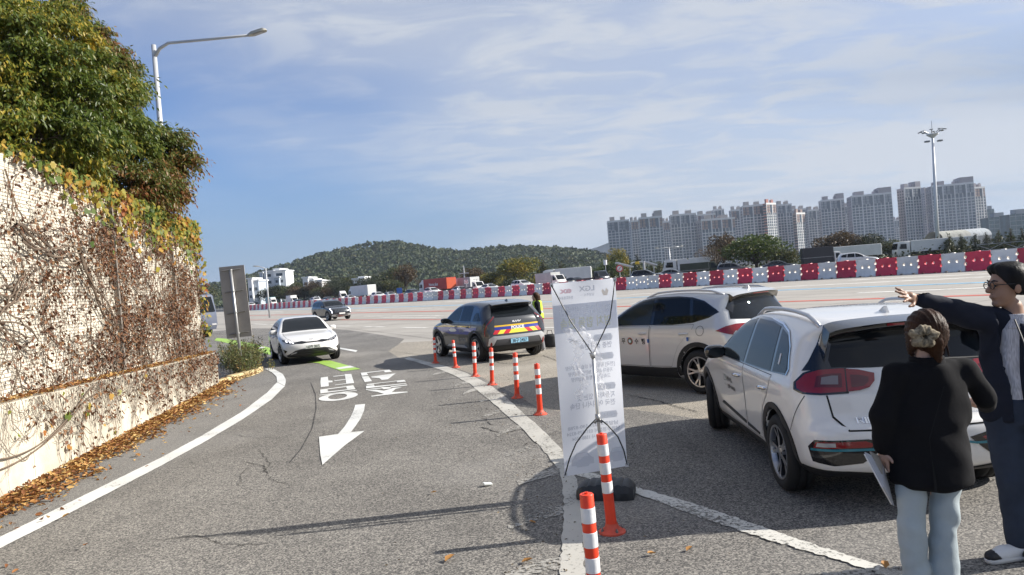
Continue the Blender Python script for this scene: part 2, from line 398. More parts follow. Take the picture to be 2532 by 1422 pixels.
m_ = MB(); m_.sheet([(-3000, -120, -.05), (3000, -120, -.05), (3000, 4200, -.05), (-3000, 4200, -.05)])
tag(m_.build('ground', mat('far_ground', (.09, .085, .06), .95, var=.4, scale=.05)), kind='structure')
def flat(pix, z): return [tuple(G(x, y)[:2])+(z,) for x, y in pix]
m_ = MB(); m_.sheet([(-160, 20, -.012), (-14, 14, -.012), (-2.6, 4, -.012), (-2.6, -12, -.012), (70, -12, -.012), (150, 20, -.012), (150, 330, -.012), (-160, 330, -.012)])
plaza = tag(m_.build('toll_plaza_pavement', CONC), kind='structure')
road_px = [(610, 812), (700, 812), (800, 812), (860, 816), (930, 826), (1000, 838), (985, 852), (960, 868), (985, 884), (1040, 893), (1110, 905), (1180, 928), (1260, 968), (1330, 1008), (1400, 1020), (1560, 1012), (1760, 1040), (2000, 1080), (2532, 1120)]
rd = [tuple(G(x, y)[:2]) for x, y in road_px]
near = [(45, 14), (45, -8), (-8, -8), (-7.5, 8), (-9.5, 20), (-20, 40), (-26, 60)]
m_ = MB(); m_.sheet([(x, y, 0) for x, y in rd+near]); road = tag(m_.build('road', ASPH), kind='structure')
ap = [(940, 862), (1000, 846), (1090, 842), (1340, 838), (1700, 850), (2100, 870), (2532, 900), (3600, 930), (3600, 1180), (2532, 1125), (2000, 1090), (1760, 1050), (1560, 1022), (1400, 1030), (1330, 1018), (1260, 978), (1180, 938), (1110, 915), (1040, 903), (985, 894), (955, 880)]
m_ = MB(); m_.sheet(flat(ap, -.006)); tag(m_.build('apron', asphalt_mat('worn_apron_concrete', (.21, .195, .17), (.30, .275, .235), 400)), kind='structure')
def strip(name, left, right, z, mt, parent=None, ragged=0.0):
    """painted band between two edges given in pixels"""
    def res(p):
        q = []; 
        for a, b in zip(p, p[1:]):
            n = max(1, int(math.dist(a, b)/14)); q += [(a[0]+(b[0]-a[0])*t/n, a[1]+(b[1]-a[1])*t/n) for t in range(n)]
        return q+[p[-1]]
    def at(p, t):
        d = [0]
        for a, b in zip(p, p[1:]): d.append(d[-1]+math.dist(a, b))
        s = t*d[-1]
        for i in range(len(p)-1):
            if s <= d[i+1] or i == len(p)-2:
                u = (s-d[i])/max(1e-6, d[i+1]-d[i]); return (p[i][0]+(p[i+1][0]-p[i][0])*u, p[i][1]+(p[i+1][1]-p[i][1])*u)
    n = max(8, int(sum(math.dist(a, b) for a, b in zip(left, left[1:]))/9)); vs = []
    for i in range(n+1):
        for e, p in ((1, left), (-1, right)):
            x, y = at(p, i/n); g_ = G(x, y); vs.append((g_.x+rnd.uniform(-ragged, ragged), g_.y+rnd.uniform(-ragged, ragged), z))
    m = MB(); m.add(vs, [(2*i, 2*i+1, 2*i+3, 2*i+2) for i in range(n)])
    o = m.build(name, mt, parent)
    if o.data.polygons[0].normal.z < 0: o.data.flip_normals()
    return o
def worn_paint(name, col, wear=.45, scale=16, rough=.6):
    """paint with flaked holes: the surface below shows where the paint is gone"""
    m = bpy.data.materials.new(name); m.use_nodes = True; nt = m.node_tree; N = nt.nodes.new; L = nt.links.new; b = nt.nodes['Principled BSDF']; out = nt.nodes['Material Output']
    g = N('ShaderNodeNewGeometry'); n = N('ShaderNodeTexNoise'); n.inputs['Scale'].default_value = scale; n.inputs['Detail'].default_value = 8; n.inputs['Roughness'].default_value = .75; L(g.outputs['Position'], n.inputs[0])
    n2 = N('ShaderNodeTexNoise'); n2.inputs['Scale'].default_value = 1.3; n2.inputs['Detail'].default_value = 3; L(g.outputs['Position'], n2.inputs[0])
    ad = N('ShaderNodeMath'); ad.operation = 'MULTIPLY_ADD'; L(n2.outputs[0], ad.inputs[0]); ad.inputs[1].default_value = .5; L(n.outputs[0], ad.inputs[2])
    r = N('ShaderNodeMapRange'); L(ad.outputs[0], r.inputs[0]); r.inputs[1].default_value = .55+.35*wear; r.inputs[2].default_value = .66+.35*wear
    d = N('ShaderNodeMapRange'); L(n2.outputs[0], d.inputs[0]); d.inputs[1].default_value = .3; d.inputs[2].default_value = .7
    mx = N('ShaderNodeMix'); mx.data_type = 'RGBA'; L(d.outputs[0], mx.inputs[0]); mx.inputs[6].default_value = (*[c*.78 for c in col], 1); mx.inputs[7].default_value = (*col, 1); L(mx.outputs[2], b.inputs['Base Color'])
    b.inputs['Roughness'].default_value = rough
    t = N('ShaderNodeBsdfTransparent'); ms = N('ShaderNodeMixShader'); L(r.outputs[0], ms.inputs[0]); L(t.outputs[0], ms.inputs[1]); L(b.outputs[0], ms.inputs[2]); L(ms.outputs[0], out.inputs[0])
    MT[name] = m; return m
PW1 = worn_paint('fresh_road_paint', (.70, .70, .67), -.05, 30); PW2 = worn_paint('worn_road_paint', (.50, .48, .43), .10, 30); PW3 = worn_paint('faded_road_paint', (.40, .38, .34), .42, 26); PW4 = worn_paint('cracked_road_paint', (.66, .64, .58), .22, 30)
PGRN = worn_paint('green_guide_paint', (.34, .54, .09), -.25); PRED = worn_paint('red_lane_paint', (.55, .10, .06), .10, 3); PBLU = worn_paint('blue_lane_paint', (.22, .45, .62), .05, 3); PWP = worn_paint('plaza_lane_paint', (.72, .70, .64), .08, 3)
# smooth gutter by the wall
gl = [(0, 1330), (200, 1230), (400, 1132), (500, 1078), (600, 1018), (655, 975), (684, 946), (680, 930), (655, 913)]
gr_ = [(-420, 1360), (0, 1225), (160, 1150), (300, 1082), (420, 1022), (500, 975), (545, 952), (600, 925), (640, 912)]
tag(strip('gutter', gl, gr_, .004, GUTTER), kind='structure')
def paint(o): return tag(o, kind='structure')
paint(strip('edge_line', [(-60, 1358), (0, 1330), (200, 1230), (400, 1132), (500, 1078), (600, 1018), (660, 972), (685, 946)], [(-60, 1388), (0, 1358), (200, 1256), (400, 1152), (500, 1097), (600, 1038), (670, 990), (704, 956)], .008, PW1, ragged=.004))
paint(strip('edge_line', [(685, 945), (684, 932), (672, 921), (655, 913)], [(704, 955), (708, 942), (700, 926), (672, 910)], .009, PW1))
paint(strip('lane_line', [(1000, 888), (1040, 899), (1080, 912), (1115, 925), (1160, 949), (1205, 985), (1255, 1030), (1300, 1070), (1345, 1115), (1383, 1165), (1395, 1230), (1392, 1320), (1386, 1430)], [(1010, 884), (1060, 896), (1110, 908), (1150, 922), (1205, 948), (1254, 985), (1304, 1030), (1352, 1075), (1388, 1110), (1418, 1160), (1436, 1230), (1442, 1320), (1448, 1430)], .008, PW2, ragged=.012))
for a, b, w in (((1061, 931), (1099, 919), 4), ((1123, 954), (1163, 944), 5), ((1144, 975), (1186, 960), 6), ((1184, 994), (1234, 982), 6), ((1192, 1032), (1252, 1013), 8), ((1226, 1077), (1304, 1050), 10), ((1247, 1128), (1350, 1100), 11), ((1281, 1196), (1395, 1160), 18), ((1256, 1305), (1392, 1258), 22), ((1250, 1430), (1392, 1392), 26)):
    k = .62; mid = ((a[0]+b[0])/2, (a[1]+b[1])/2-w*.15)
    paint(strip('hatch_stroke', [(a[0], a[1]-w*.3), (mid[0], mid[1]-w*.55), (b[0]+6, b[1]-w*.6)], [(a[0]+3, a[1]+w*.3), (mid[0], mid[1]+w*.5), (b[0]+8, b[1]+w*.6)], .0075, PW3, ragged=.012))
paint(strip('lane_line', [(1430, 1160), (1560, 1203), (1705, 1244), (1848, 1292), (1990, 1341), (2168, 1398), (2330, 1452)], [(1425, 1176), (1563, 1219), (1777, 1297), (1919, 1343), (2061, 1384), (2150, 1411), (2290, 1460)], .009, PW4, ragged=.012))
paint(strip('edge_line', [(1990, 1422), (2100, 1412), (2230, 1404), (2300, 1400)], [(2000, 1440), (2100, 1432), (2230, 1424), (2300, 1420)], .0095, PW3, ragged=.012))
paint(strip('green_guide_line', [(770, 893), (817, 892), (892, 913)], [(758, 897), (786, 898), (847, 919)], .008, PGRN))
paint(strip('green_guide_dash', [(829, 911), (866, 905)], [(838, 914), (878, 909)], .012, PW1))
paint(strip('green_guide_line', [(536, 836), (560, 838), (640, 853), (676, 863)], [(530, 842), (552, 846), (625, 866), (676, 880)], .008, PGRN))
paint(strip('green_guide_dash', [(630, 862), (650, 857)], [(634, 865), (656, 860)], .012, PW1))
paint(strip('lane_dash', [(834, 859), (884, 867)], [(834, 862), (880, 871)], .008, PW1))
# writing on the lane, for the drivers who come towards us, and the arrow below it
def Z1(p): return (760+p[0]/5.079, 890+p[1]/5.079)
glyphs = [
 [[(170, 225), (258, 214), (264, 262), (316, 264), (316, 284), (266, 288), (270, 334), (170, 346), (164, 280)], [(322, 208), (470, 190), (468, 182), (552, 180), (588, 294), (492, 305), (350, 323), (348, 316), (488, 298), (482, 252), (340, 270), (340, 262), (480, 244), (472, 198), (330, 214)],
  [(162, 378), (575, 322), (606, 372), (164, 426)], [(152, 444), (622, 382), (620, 390), (156, 452)]],
 [[(670, 166), (1030, 126), (1062, 152), (975, 160), (960, 142), (745, 168), (765, 194), (684, 203)], [(682, 212), (768, 208), (812, 270), (722, 283)], [(800, 214), (1110, 172), (1010, 248), (935, 256), (905, 232), (810, 226)],
  [(746, 308), (1215, 254), (1238, 276), (1130, 286), (1122, 272), (840, 306), (836, 316), (745, 320)], [(736, 330), (838, 320), (846, 334), (1240, 296), (1244, 304), (738, 362)], [(734, 374), (930, 352), (935, 345), (1040, 346), (1050, 336), (1254, 314), (1254, 324), (1045, 350), (1045, 362), (960, 374), (940, 362), (740, 383)],
  [(752, 390), (860, 378), (960, 392), (1085, 355), (1190, 348), (1110, 368), (1060, 410), (1255, 402), (1262, 412), (806, 466), (802, 456), (965, 432), (880, 406)]],
]
for gi, block in enumerate(glyphs):
    m_ = MB()
    for po in block: m_.sheet(flat([Z1(p) for p in po], .008))
    if gi == 0:    # the round letter with its open middle
        co = [(390+240*math.cos(t)*1.0, 466+0*t) for t in (0,)]
        ou = [Z1((388+246*math.cos(t), 466-.115*246*math.cos(t)+48*math.sin(t))) for t in np.linspace(0, 2*math.pi, 40, endpoint=False)]
        ii = [Z1((380+118*math.cos(t), 464-.115*118*math.cos(t)+32*math.sin(t))) for t in np.linspace(0, 2*math.pi, 40, endpoint=False)]
        A, B = flat(ou, .008), flat(ii, .008); m_.add(A+B, [(i, (i+1) % 40, 40+(i+1) % 40, 40+i) for i in range(40)])
        # counter of the square letter shows the road again
    o = m_.build('road_lettering', PW1)
    bm = bmesh.new(); bm.from_mesh(o.data); bmesh.ops.triangulate(bm, faces=bm.faces[:]); bmesh.ops.recalc_face_normals(bm, faces=bm.faces[:])
    for f in bm.faces:
        if f.normal.z < 0: f.normal_flip()
    bm.to_mesh(o.data); bm.free(); paint(o)
m_ = MB(); m_.sheet(flat([Z1((255, 376)), Z1((488, 344)), Z1((502, 374)), Z1((262, 400))], .012)); paint(m_.build('lettering_counter', ASPH))
arrow = [(602, 570), (725, 558), (712, 640), (670, 740), (610, 830), (545, 915), (720, 897), (470, 1080), (190, 1325), (165, 1200), (147, 972), (385, 938), (470, 840), (545, 720), (580, 640)]
m_ = MB(); m_.sheet(flat([Z1(p) for p in arrow], .008)); o = m_.build('turn_arrow', PW1)
bm = bmesh.new(); bm.from_mesh(o.data); bmesh.ops.triangulate(bm, faces=bm.faces[:])
for f in bm.faces:
    if f.normal.z < 0: f.normal_flip()
bm.to_mesh(o.data); bm.free(); paint(o)
# cracks, a curved tyre scuff and patches
CRK = mat('crack_filler', (.035, .033, .031), .9); SCUFF = worn_paint('tyre_scuff', (.045, .043, .042), .05, 9, .85)
def crack(pix, w, z=.006, mt=CRK, jit=.02, name='road_crack'):
    w = w*.5
    pts = []
    for a, b in zip(pix, pix[1:]):
        A, B = G(*a), G(*b); n = max(2, int((B-A).length/.06))
        for t in range(n): pts.append(A.lerp(B, t/n)+Vector((rnd.uniform(-jit, jit), rnd.uniform(-jit, jit), 0)))
    vs = []
    for i, p in enumerate(pts):
        d = (pts[min(i+1, len(pts)-1)]-pts[max(0, i-1)]); d = d.normalized() if d.length else Vector((1, 0, 0)); o = Vector((-d.y, d.x, 0))*w*rnd.uniform(.3, 1.2)/2*min(1, i/3+.15, (len(pts)-1-i)/3+.15)
        vs += [(p.x+o.x, p.y+o.y, z), (p.x-o.x, p.y-o.y, z)]
    m = MB(); m.add(vs, [(2*i, 2*i+1, 2*i+3, 2*i+2) for i in range(len(pts)-1)]); o = m.build(name, mt)
    return tag(o, kind='structure')
crack([(768, 945), (780, 975), (782, 1010), (772, 1060), (745, 1110), (712, 1150)], .035, mt=SCUFF, jit=.002, name='tyre_scuff')
crack([(570, 1075), (630, 1082), (700, 1085)], .022); crack([(600, 1142), (650, 1152), (668, 1185), (720, 1200)], .028); crack([(640, 1110), (668, 1150), (640, 1175)], .018)
crack([(590, 1205), (600, 1170), (625, 1150)], .018); crack([(370, 1338), (490, 1325), (540, 1345), (600, 1348), (720, 1340)], .024); crack([(710, 1208), (725, 1200), (760, 1206)], .02)
crack([(1185, 1055), (1240, 1072), (1290, 1062), (1330, 1075), (1390, 1072)], .05); crack([(1190, 1030), (1215, 1050), (1250, 1055)], .03)
crack([(600, 826), (660, 842), (720, 848)], .05); crack([(780, 806), (860, 812), (960, 824), (1090, 840)], .07, z=.004); crack([(1340, 878), (1400, 900), (1470, 925)], .05, z=.004); crack([(1180, 890), (1260, 900), (1330, 885)], .06, z=.004); crack([(905, 862), (980, 870), (1060, 880)], .04, z=.004)
crack([(1545, 975), (1620, 990), (1735, 1022)], .05, z=.004); crack([(2180, 1270), (2300, 1282), (2430, 1300)], .02)
# lanes painted on the plaza
def lane(pix, w, mt, name, z=-.004):
    pts = [G(*p) for p in pix]; vs = []
    for i, p in enumerate(pts):
        d = (pts[min(i+1, len(pts)-1)]-pts[max(0, i-1)]).normalized(); o = Vector((-d.y, d.x, 0))*w/2
        vs += [(p.x+o.x, p.y+o.y, z), (p.x-o.x, p.y-o.y, z)]
    m = MB(); m.add(vs, [(2*i+1, 2*i, 2*i+2, 2*i+3) for i in range(len(pts)-1)]); o = m.build(name, mt)
    if o.data.polygons[0].normal.z < 0: o.data.flip_normals()
    return paint(o)
lane([(560, 791), (760, 791), (1095, 790), (1347, 787), (1560, 782)], .36, PRED, 'red_lane_line'); lane([(560, 782), (900, 773), (1125, 768.5), (1350, 763), (1700, 753), (1957, 745), (2532, 726)], .75, PRED, 'red_lane_line')
lane([(560, 768.5), (640, 767), (900, 761.5), (1142, 754), (1361, 746), (1525, 737.5), (1937, 717), (2436, 698), (2600, 691)], 1.0, PBLU, 'blue_lane_line')
for seg, w in (([(900, 781.5), (1095, 780.5)], .35), ([(1345, 776), (1480, 772)], .35), ([(560, 776), (700, 774)], .5), ([(900, 808), (950, 808)], .34), ([(994, 810), (1056, 810)], .34), ([(829, 806), (868, 806)], .34), ([(628, 801), (662, 802)], .34), ([(668, 802), (694, 802)], .34), ([(610, 831), (634, 834)], .3), ([(1345, 810), (1385, 809)], .34),
    ([(1560, 728), (2000, 706), (2532, 680)], .9), ([(1600, 716), (1900, 700)], .8), ([(2100, 693), (2440, 677)], .9), ([(2120, 724), (2440, 711), (2560, 706)], .8), ([(1560, 750), (1700, 743)], .7), ([(900, 754), (1010, 750)], .9), ([(1100, 747), (1200, 742)], 1.0), ([(640, 772), (700, 770)], .9), ([(880, 767.5), (960, 766)], .5), ([(1010, 765), (1100, 762)], .5), ([(700, 785), (770, 784)], .45), ([(940, 786), (1090, 785)], .3), ([(1345, 755), (1500, 749)], .5), ([(860, 800), (920, 794)], .3)):
    lane(seg, w, PWP, 'white_lane_line')
# ---------------------------------------------------------------- leaves as small folded faces
NPR = np.random.default_rng(11)
LEAF = dict(blob=(np.array([(0, 0, .0), (.5, .22, .1), (.52, .7, .16), (0, 1, .05), (-.5, .74, .16), (-.52, .25, .1)]), [tuple(range(6))]), lance=(np.array([(0, 0, 0), (.5, .45, .12), (0, 1, -.10), (-.5, .45, .12)]), [(0, 1, 2), (0, 2, 3)]),
    ivy=(np.array([(0, 0, 0), (.30, -.08, .03), (.55, .25, .05), (.34, .42, .0), (.42, .80, .06), (.14, .72, 0), (0, 1.05, -.08), (-.14, .72, 0), (-.42, .80, .06), (-.34, .42, 0), (-.55, .25, .05), (-.30, -.08, .03)]), [tuple(range(12))]),
    curl=(np.array([(0, 0, .0), (.42, .3, .22), (.30, .75, .30), (0, 1, .12), (-.30, .75, .26), (-.42, .3, .28), (0, .5, -.02)]), [(0, 1, 6), (1, 2, 6), (2, 3, 6), (3, 4, 6), (4, 5, 6), (5, 0, 6)]))
def unit(a): return a/np.maximum(np.linalg.norm(a, axis=1, keepdims=True), 1e-9)
def leaves_mesh(name, P, T, Nn, L_, W_, mt, shape='lance'):
    tv, tf = LEAF[shape]; n = len(P); k = len(tv)
    T = unit(T); B = unit(np.cross(T, Nn)); Nn = np.cross(B, T)
    V = P[:, None, :]+T[:, None, :]*(tv[None, :, 1, None]*L_[:, None, None])+B[:, None, :]*(tv[None, :, 0, None]*W_[:, None, None])+Nn[:, None, :]*(tv[None, :, 2, None]*W_[:, None, None])
    me = bpy.data.meshes.new(name); me.vertices.add(n*k); me.vertices.foreach_set('co', V.reshape(-1))
    lens = np.array([len(f) for f in tf]); flat_ = np.concatenate([np.array(f) for f in tf]); tot = lens.sum()
    idx = (flat_[None, :]+(np.arange(n)*k)[:, None]).reshape(-1).astype(np.int32)
    me.loops.add(len(idx)); me.loops.foreach_set('vertex_index', idx)
    st = (np.concatenate([[0], np.cumsum(lens)[:-1]])[None, :]+(np.arange(n)*tot)[:, None]).reshape(-1).astype(np.int32)
    me.polygons.add(len(st)); me.polygons.foreach_set('loop_start', st)
    me.materials.append(mt); me.update(calc_edges=True); return me
# ---------------------------------------------------------------- retaining wall on the left
WA, WB = G(0, 1256), G(543, 958)
WU = (WB-WA).normalized(); WN = Vector((WU.y, -WU.x, 0))          # WN looks to the road
if WN.x < 0: WN = -WN
LW = (WB-WA).length; S0 = -5.5
def wpt(s, off, z): p = WA+WU*s+WN*off; return Vector((p.x, p.y, z))
zl0 = AT(0, 1006, WA.y).z; zl1 = AT(541, 872, WB.y).z
up0 = WA-WN*.22; up1 = WB-WN*.22-WU*.35
zu0 = AT(0, 338, up0.y+.5).z; zu1 = AT(505, 560, up1.y).z
def zl(s): return zl0+(zl1-zl0)*s/LW
def zu(s): return zu0+(zu1-zu0)*s/LW
LUW = LW-.35
WALLC = mat('stained_concrete', (.50, .455, .365), .9, var=.22, scale=1.6, bump=.25, bscale=25)
COURSE = mat('pale_wall_course', (.58, .53, .44), .85, var=.14, scale=3.0, bump=.2, bscale=60)
JOINT = mat('wall_joint', (.38, .33, .26), .95)
wall = thing('retaining_wall', 'tall pale retaining wall overgrown with withered creeper beside the curving lane', 'wall', (0, 0, 0))
m_ = MB()
n = 14
for i in range(n):
    s0, s1 = S0+(LW-S0)*i/n, S0+(LW-S0)*(i+1)/n
    a0, a1 = wpt(s0, 0, -.1), wpt(s1, 0, -.1); b0, b1 = wpt(s0, -.015, zl(s0)), wpt(s1, -.015, zl(s1)); c0, c1 = wpt(s0, -.34, zl(s0)+.01), wpt(s1, -.34, zl(s1)+.01)
    m_.sheet([a0, a1, b1, b0]); m_.sheet([b0, b1, c1, c0])
e = [wpt(LW, 0, -.1), wpt(LW, -2.2, -.1), wpt(LW, -2.2, zl1), wpt(LW, -.015, zl1)]; m_.sheet(e)
m_.build('lower_wall', WALLC, wall)
m_ = MB(); pitch = .046; nz = int((max(zu0, zu1)+.3-min(zl0, zl1))/pitch)
for k in range(nz):
    for (d0, t0, d1, t1, mi) in ((0, 0, 0, .84, 0), (0, .84, -.012, .87, 1), (-.012, .87, -.012, .97, 1), (-.012, .97, 0, 1, 0)):
        m_.mi = mi
        def cz(s, t): 
            z = min(zl0, zl1)-.05+(k+t)*pitch; return min(z, zu(s))
        jit = .0035*math.sin(k*12.9898)
        q = [wpt(S0, -.22+d0+jit, cz(S0, t0)), wpt(LUW, -.22+d0+jit, cz(LUW, t0)), wpt(LUW, -.22+d1+jit, cz(LUW, t1)), wpt(S0, -.22+d1+jit, cz(S0, t1))]
        m_.sheet(q)
tag(m_.build('wall_courses', [COURSE, JOINT], wall), kind='stuff')
m_ = MB(); m_.sheet([wpt(LUW, -.215, zl1-.1), wpt(LUW, -2.2, zl1-.1), wpt(LUW, -2.2, zu1), wpt(LUW, -.215, zu1)]); m_.sheet([wpt(S0, -.2, zu(S0)), wpt(LUW, -.2, zu1), wpt(LUW, -2.2, zu1+.1), wpt(S0, -2.2, zu(S0)+.1)]); m_.build('wall_top', WALLC, wall)
STEEL = mat('galvanised_steel', (.42, .42, .41), .45, .7, var=.15, scale=4)
for s in (4.55, 7.9):
    m_ = MB(); p = wpt(s, -.17, 0)
    M_ = Matrix.Translation((p.x, p.y, 0)) @ Matrix.Rotation(math.atan2(WU.y, WU.x), 4, 'Z'); m_.box(-.028, .028, -.03, .03, zl(s)-.02, zu(s)-.05, M_); m_.build('post', mat('rusty_post', (.22, .19, .16), .7, .3, var=.3, scale=5), wall)
# soil bank behind the wall that carries the trees
m_ = MB(); m_.add([tuple(wpt(S0, -2.15, zu(S0)+.09)), tuple(wpt(LW-.4, -2.15, zu1+.05)), tuple(wpt(LW-.4, -30, zu1+1.5)), tuple(wpt(S0, -30, zu(S0)+1.5)), tuple(wpt(LW-.4, -2.15, -.2)), tuple(wpt(LW-.4, -30, -.2))], [(0, 1, 2, 3), (1, 4, 5, 2)])
tag(m_.build('bank', mat('bank_soil', (.10, .08, .05), .95, var=.3, scale=2)), kind='structure')
# ---------------------------------------------------------------- creeper
creep = thing('creeper', 'withered creeper with brown stems and a yellow green fringe covering the wall', 'creeper', tuple(wpt(4, 0, 0)))
CO = Vector(creep.location)
def dens(s, z):   # where the mat of stems is thick
    t = (z-zl(s))/max(.1, zu(s)-zl(s))
    v = .55+.45*math.sin(s*1.3+1.0+2.0*math.sin(z*1.7))*math.cos(z*2.1+s*.6)
    v *= .30+.85*min(1, max(0, (s-.5)/4.0))
    if t > .8 and s < 4.5: v *= .45
    return v
STEMD = mat('creeper_stem', (.085, .060, .042), .9, col2=(.19, .14, .10), scale=3); STEMG = mat('grey_creeper_stem', (.20, .165, .13), .9, var=.3)
stems = MB(); twigs = MB(); lp = []; ln = []
for i in range(340):
    s = rnd.uniform(S0+3, LUW-.05)
    if rnd.random() > .35+dens(s, 2): continue
    low = rnd.random() < .5; z = zl(s)-.02 if low else rnd.uniform(zl(s), zu(s)); ang = math.pi/2+rnd.gauss(0, .45) if low else rnd.uniform(0, 2*math.pi); pts = []; off = -.22+rnd.uniform(.012, .05)
    for k in range(rnd.randint(16, 46)):
        pts.append(wpt(s, off+rnd.uniform(0, .02), z)-CO)
        if rnd.random() < .65: lp.append((s, off+.02, z))
        ang += rnd.gauss(0, .30); s += .085*math.cos(ang); z += .085*math.sin(ang)
        if z > zu(s)+.02 or s > LUW or z < zl(s): break
        if z < zl(s)+.05: ang = abs(ang)
    if len(pts) > 3:
        r0 = rnd.choice((.004, .005, .006, .009, .013)); stems.tube(pts, [r0*(1-.7*j/len(pts)) for j in range(len(pts))], 4, False)
for i in range(6000):
    s = rnd.uniform(S0+3, LUW); z = rnd.uniform(zl(s), zu(s))
    if rnd.random() > .10+.95*dens(s, z): continue
    ang = rnd.uniform(0, 2*math.pi); pts = []; off = -.22+rnd.uniform(.008, .085)
    for k in range(rnd.randint(4, 9)):
        pts.append(wpt(s, off+rnd.uniform(-.008, .02), z)-CO); lp.append((s, off, z))
        ang += rnd.gauss(0, .5); s += .05*math.cos(ang); z += .05*math.sin(ang)
        if s > LUW+.05 or z > zu(s)+.1 or z < zl(s): break
    if len(pts) > 2: twigs.tube(pts, rnd.uniform(.0018, .0042), 3, False)
for i in range(900):        # stems trailing over the low wall
    s = rnd.uniform(S0+2.5, LW); z = zl(s)
    if rnd.random() > .25+.8*min(1, max(0, s/6)): continue
    ang = -math.pi/2+rnd.gauss(0, .35); pts = []; 
    for k in range(rnd.randint(5, 22)):
        pts.append(wpt(s, .012+rnd.uniform(0, .012), z)-CO)
        if rnd.random() < .42 and s > .5: lp.append((s, .02, z))
        ang += rnd.gauss(0, .30); s += .06*math.cos(ang); z += .06*math.sin(ang)
        if z < .04 or s > LW: break
    if len(pts) > 2: twigs.tube(pts, rnd.uniform(.002, .0055), 3, False)
for (s_a, z_a, sag, L_) in ((-1.5, .62, .32, 4.2), (-1.0, .75, .38, 3.8)):
    pts = [wpt(s_a+L_*t, .03, z_a-sag*math.sin(math.pi*min(1, t*1.05))+.25*t)-CO for t in np.linspace(0, 1, 24)]; stems.tube(pts, .010, 5, False)
for (s_a, z_a, L_, dz) in ((-.6, 2.6, 2.0, -.9), (.2, 2.1, 1.4, .5), (1.2, 3.1, 2.2, -.3), (-2, 1.7, 2.5, .9), (3.0, 2.9, 1.2, -1.2)):   # thick old stems
    for q in range(5):
        pts = [wpt(s_a+L_*t+rnd.uniform(-.02, .02), -.22+.05+.02*q, z_a+dz*t+.14*math.sin(5*t+q)+rnd.uniform(-.02, .02))-CO for t in np.linspace(0, 1, 20)]; stems.tube(pts, [.016*(1-.5*j/20) for j in range(20)], 5, False)
tag(stems.build('stems', STEMD, creep), kind='stuff'); tag(twigs.build('twigs', STEMG, creep), kind='stuff')
lp = np.array(lp); pick = lp[NPR.integers(0, len(lp), 16000)]
kp = np.array([.25+.9*dens(a, c) for a, b, c in pick]); pick = pick[NPR.random(len(pick)) < kp]
def to_w(a):
    base = np.array(WA)[None, :]+np.array(WU)[None, :]*a[:, :1]+np.array(WN)[None, :]*a[:, 1:2]; base[:, 2] = a[:, 2]; return base-np.array(CO)
n = len(pick); P = to_w(pick+NPR.normal(0, .02, pick.shape)*np.array([1, .3, 1])); P += np.array(WN)*NPR.random((n, 1))*.03
T = np.array([0, 0, -1.0])+NPR.normal(0, .7, (n, 3)); Nn = np.array(WN)+NPR.normal(0, .6, (n, 3)); sz = NPR.uniform(.028, .075, n)
DRY = leaf_mat('dry_creeper_leaf', [(0, (.05, .026, .018)), (.3, (.11, .050, .028)), (.6, (.19, .085, .040)), (.85, (.25, .14, .065)), (1, (.17, .045, .03))], 1.2, .35, .15, .7)
o = link('dry_leaves', leaves_mesh('dry_leaves', P, T, Nn, sz, sz*.75, DRY, 'curl'), creep); tag(o, kind='stuff')
# living fringe along the top and the far end
fr = []
for i in range(2100):
    s = LUW*(1-abs(rnd.gauss(0, .42))) if rnd.random() < .80 else rnd.uniform(S0+3, LUW)
    if s < S0+3: continue
    if s < 2.2 and rnd.random() > .30+.3*max(0, s)/2.2: continue
    drop = abs(rnd.gauss(0, .12+.26*min(1, max(0, (s-1.5)/3.5)))); fr.append((s, -.22+rnd.uniform(.02, .16), zu(s)+.10-drop))
for i in range(500): s = LUW+rnd.uniform(-.15, .12); fr.append((s, -.22+rnd.uniform(-.25, .2), rnd.uniform(zl1+.2, zu1)))
for i in range(22): s = rnd.uniform(0.3, 5.5); fr.append((s, .03, rnd.uniform(.2, zl(s))))
fr = np.array(fr); n = len(fr); P = to_w(fr); T = np.array([0, 0, -1.0])+NPR.normal(0, .5, (n, 3)); Nn = np.array(WN)*.8+np.array([.5, 0, .5])+NPR.normal(0, .45, (n, 3)); sz = NPR.uniform(.045, .12, n)
FRINGE = leaf_mat('creeper_leaf', [(0, (.045, .085, .02)), (.35, (.11, .16, .03)), (.55, (.34, .30, .05)), (.72, (.45, .27, .05)), (.88, (.33, .10, .03)), (1, (.20, .04, .03))], .9, .45, .4, .5)
o = link('leaves', leaves_mesh('leaves', P, T, Nn, sz, sz*.95, FRINGE, 'ivy'), creep); tag(o, kind='stuff')
# ---------------------------------------------------------------- fallen leaves
def litter(name, pts, size, mt, zj=.03):
    P = np.array(pts); n = len(P); P[:, 2] += NPR.random(n)*zj
    a = NPR.random(n)*6.283; T = np.stack([np.cos(a), np.sin(a), NPR.normal(0, .25, n)], 1); Nn = np.array([0, 0, 1.0])+NPR.normal(0, .45, (n, 3)); sz = NPR.uniform(size[0], size[1], n)
    return link(name, leaves_mesh(name, P, T, Nn, sz, sz*.6, mt, 'curl'))
LIT = leaf_mat('fallen_leaf', [(0, (.12, .045, .018)), (.3, (.25, .10, .035)), (.55, (.40, .20, .06)), (.8, (.52, .34, .12)), (1, (.58, .44, .20))], 1.5, .2, .12, .65)
pts = []
for i in range(9500):
    s = rnd.uniform(S0+1, LW+.6); w = (.42+.10*math.sin(s*2.3)+.07*math.sin(s*5.1+1))*(1 if s < LW-1 else .6); d = abs(rnd.gauss(0, .5))*w
    if d > w*1.25: d = rnd.uniform(0, w)
    p = wpt(s, .01+d, .012+max(0, .07*(1-d/w))); pts.append(tuple(p))
for i in range(2600): s = rnd.uniform(S0+1, LW); pts.append(tuple(wpt(s, -.02-rnd.random()*.19, zl(s)+.02)))
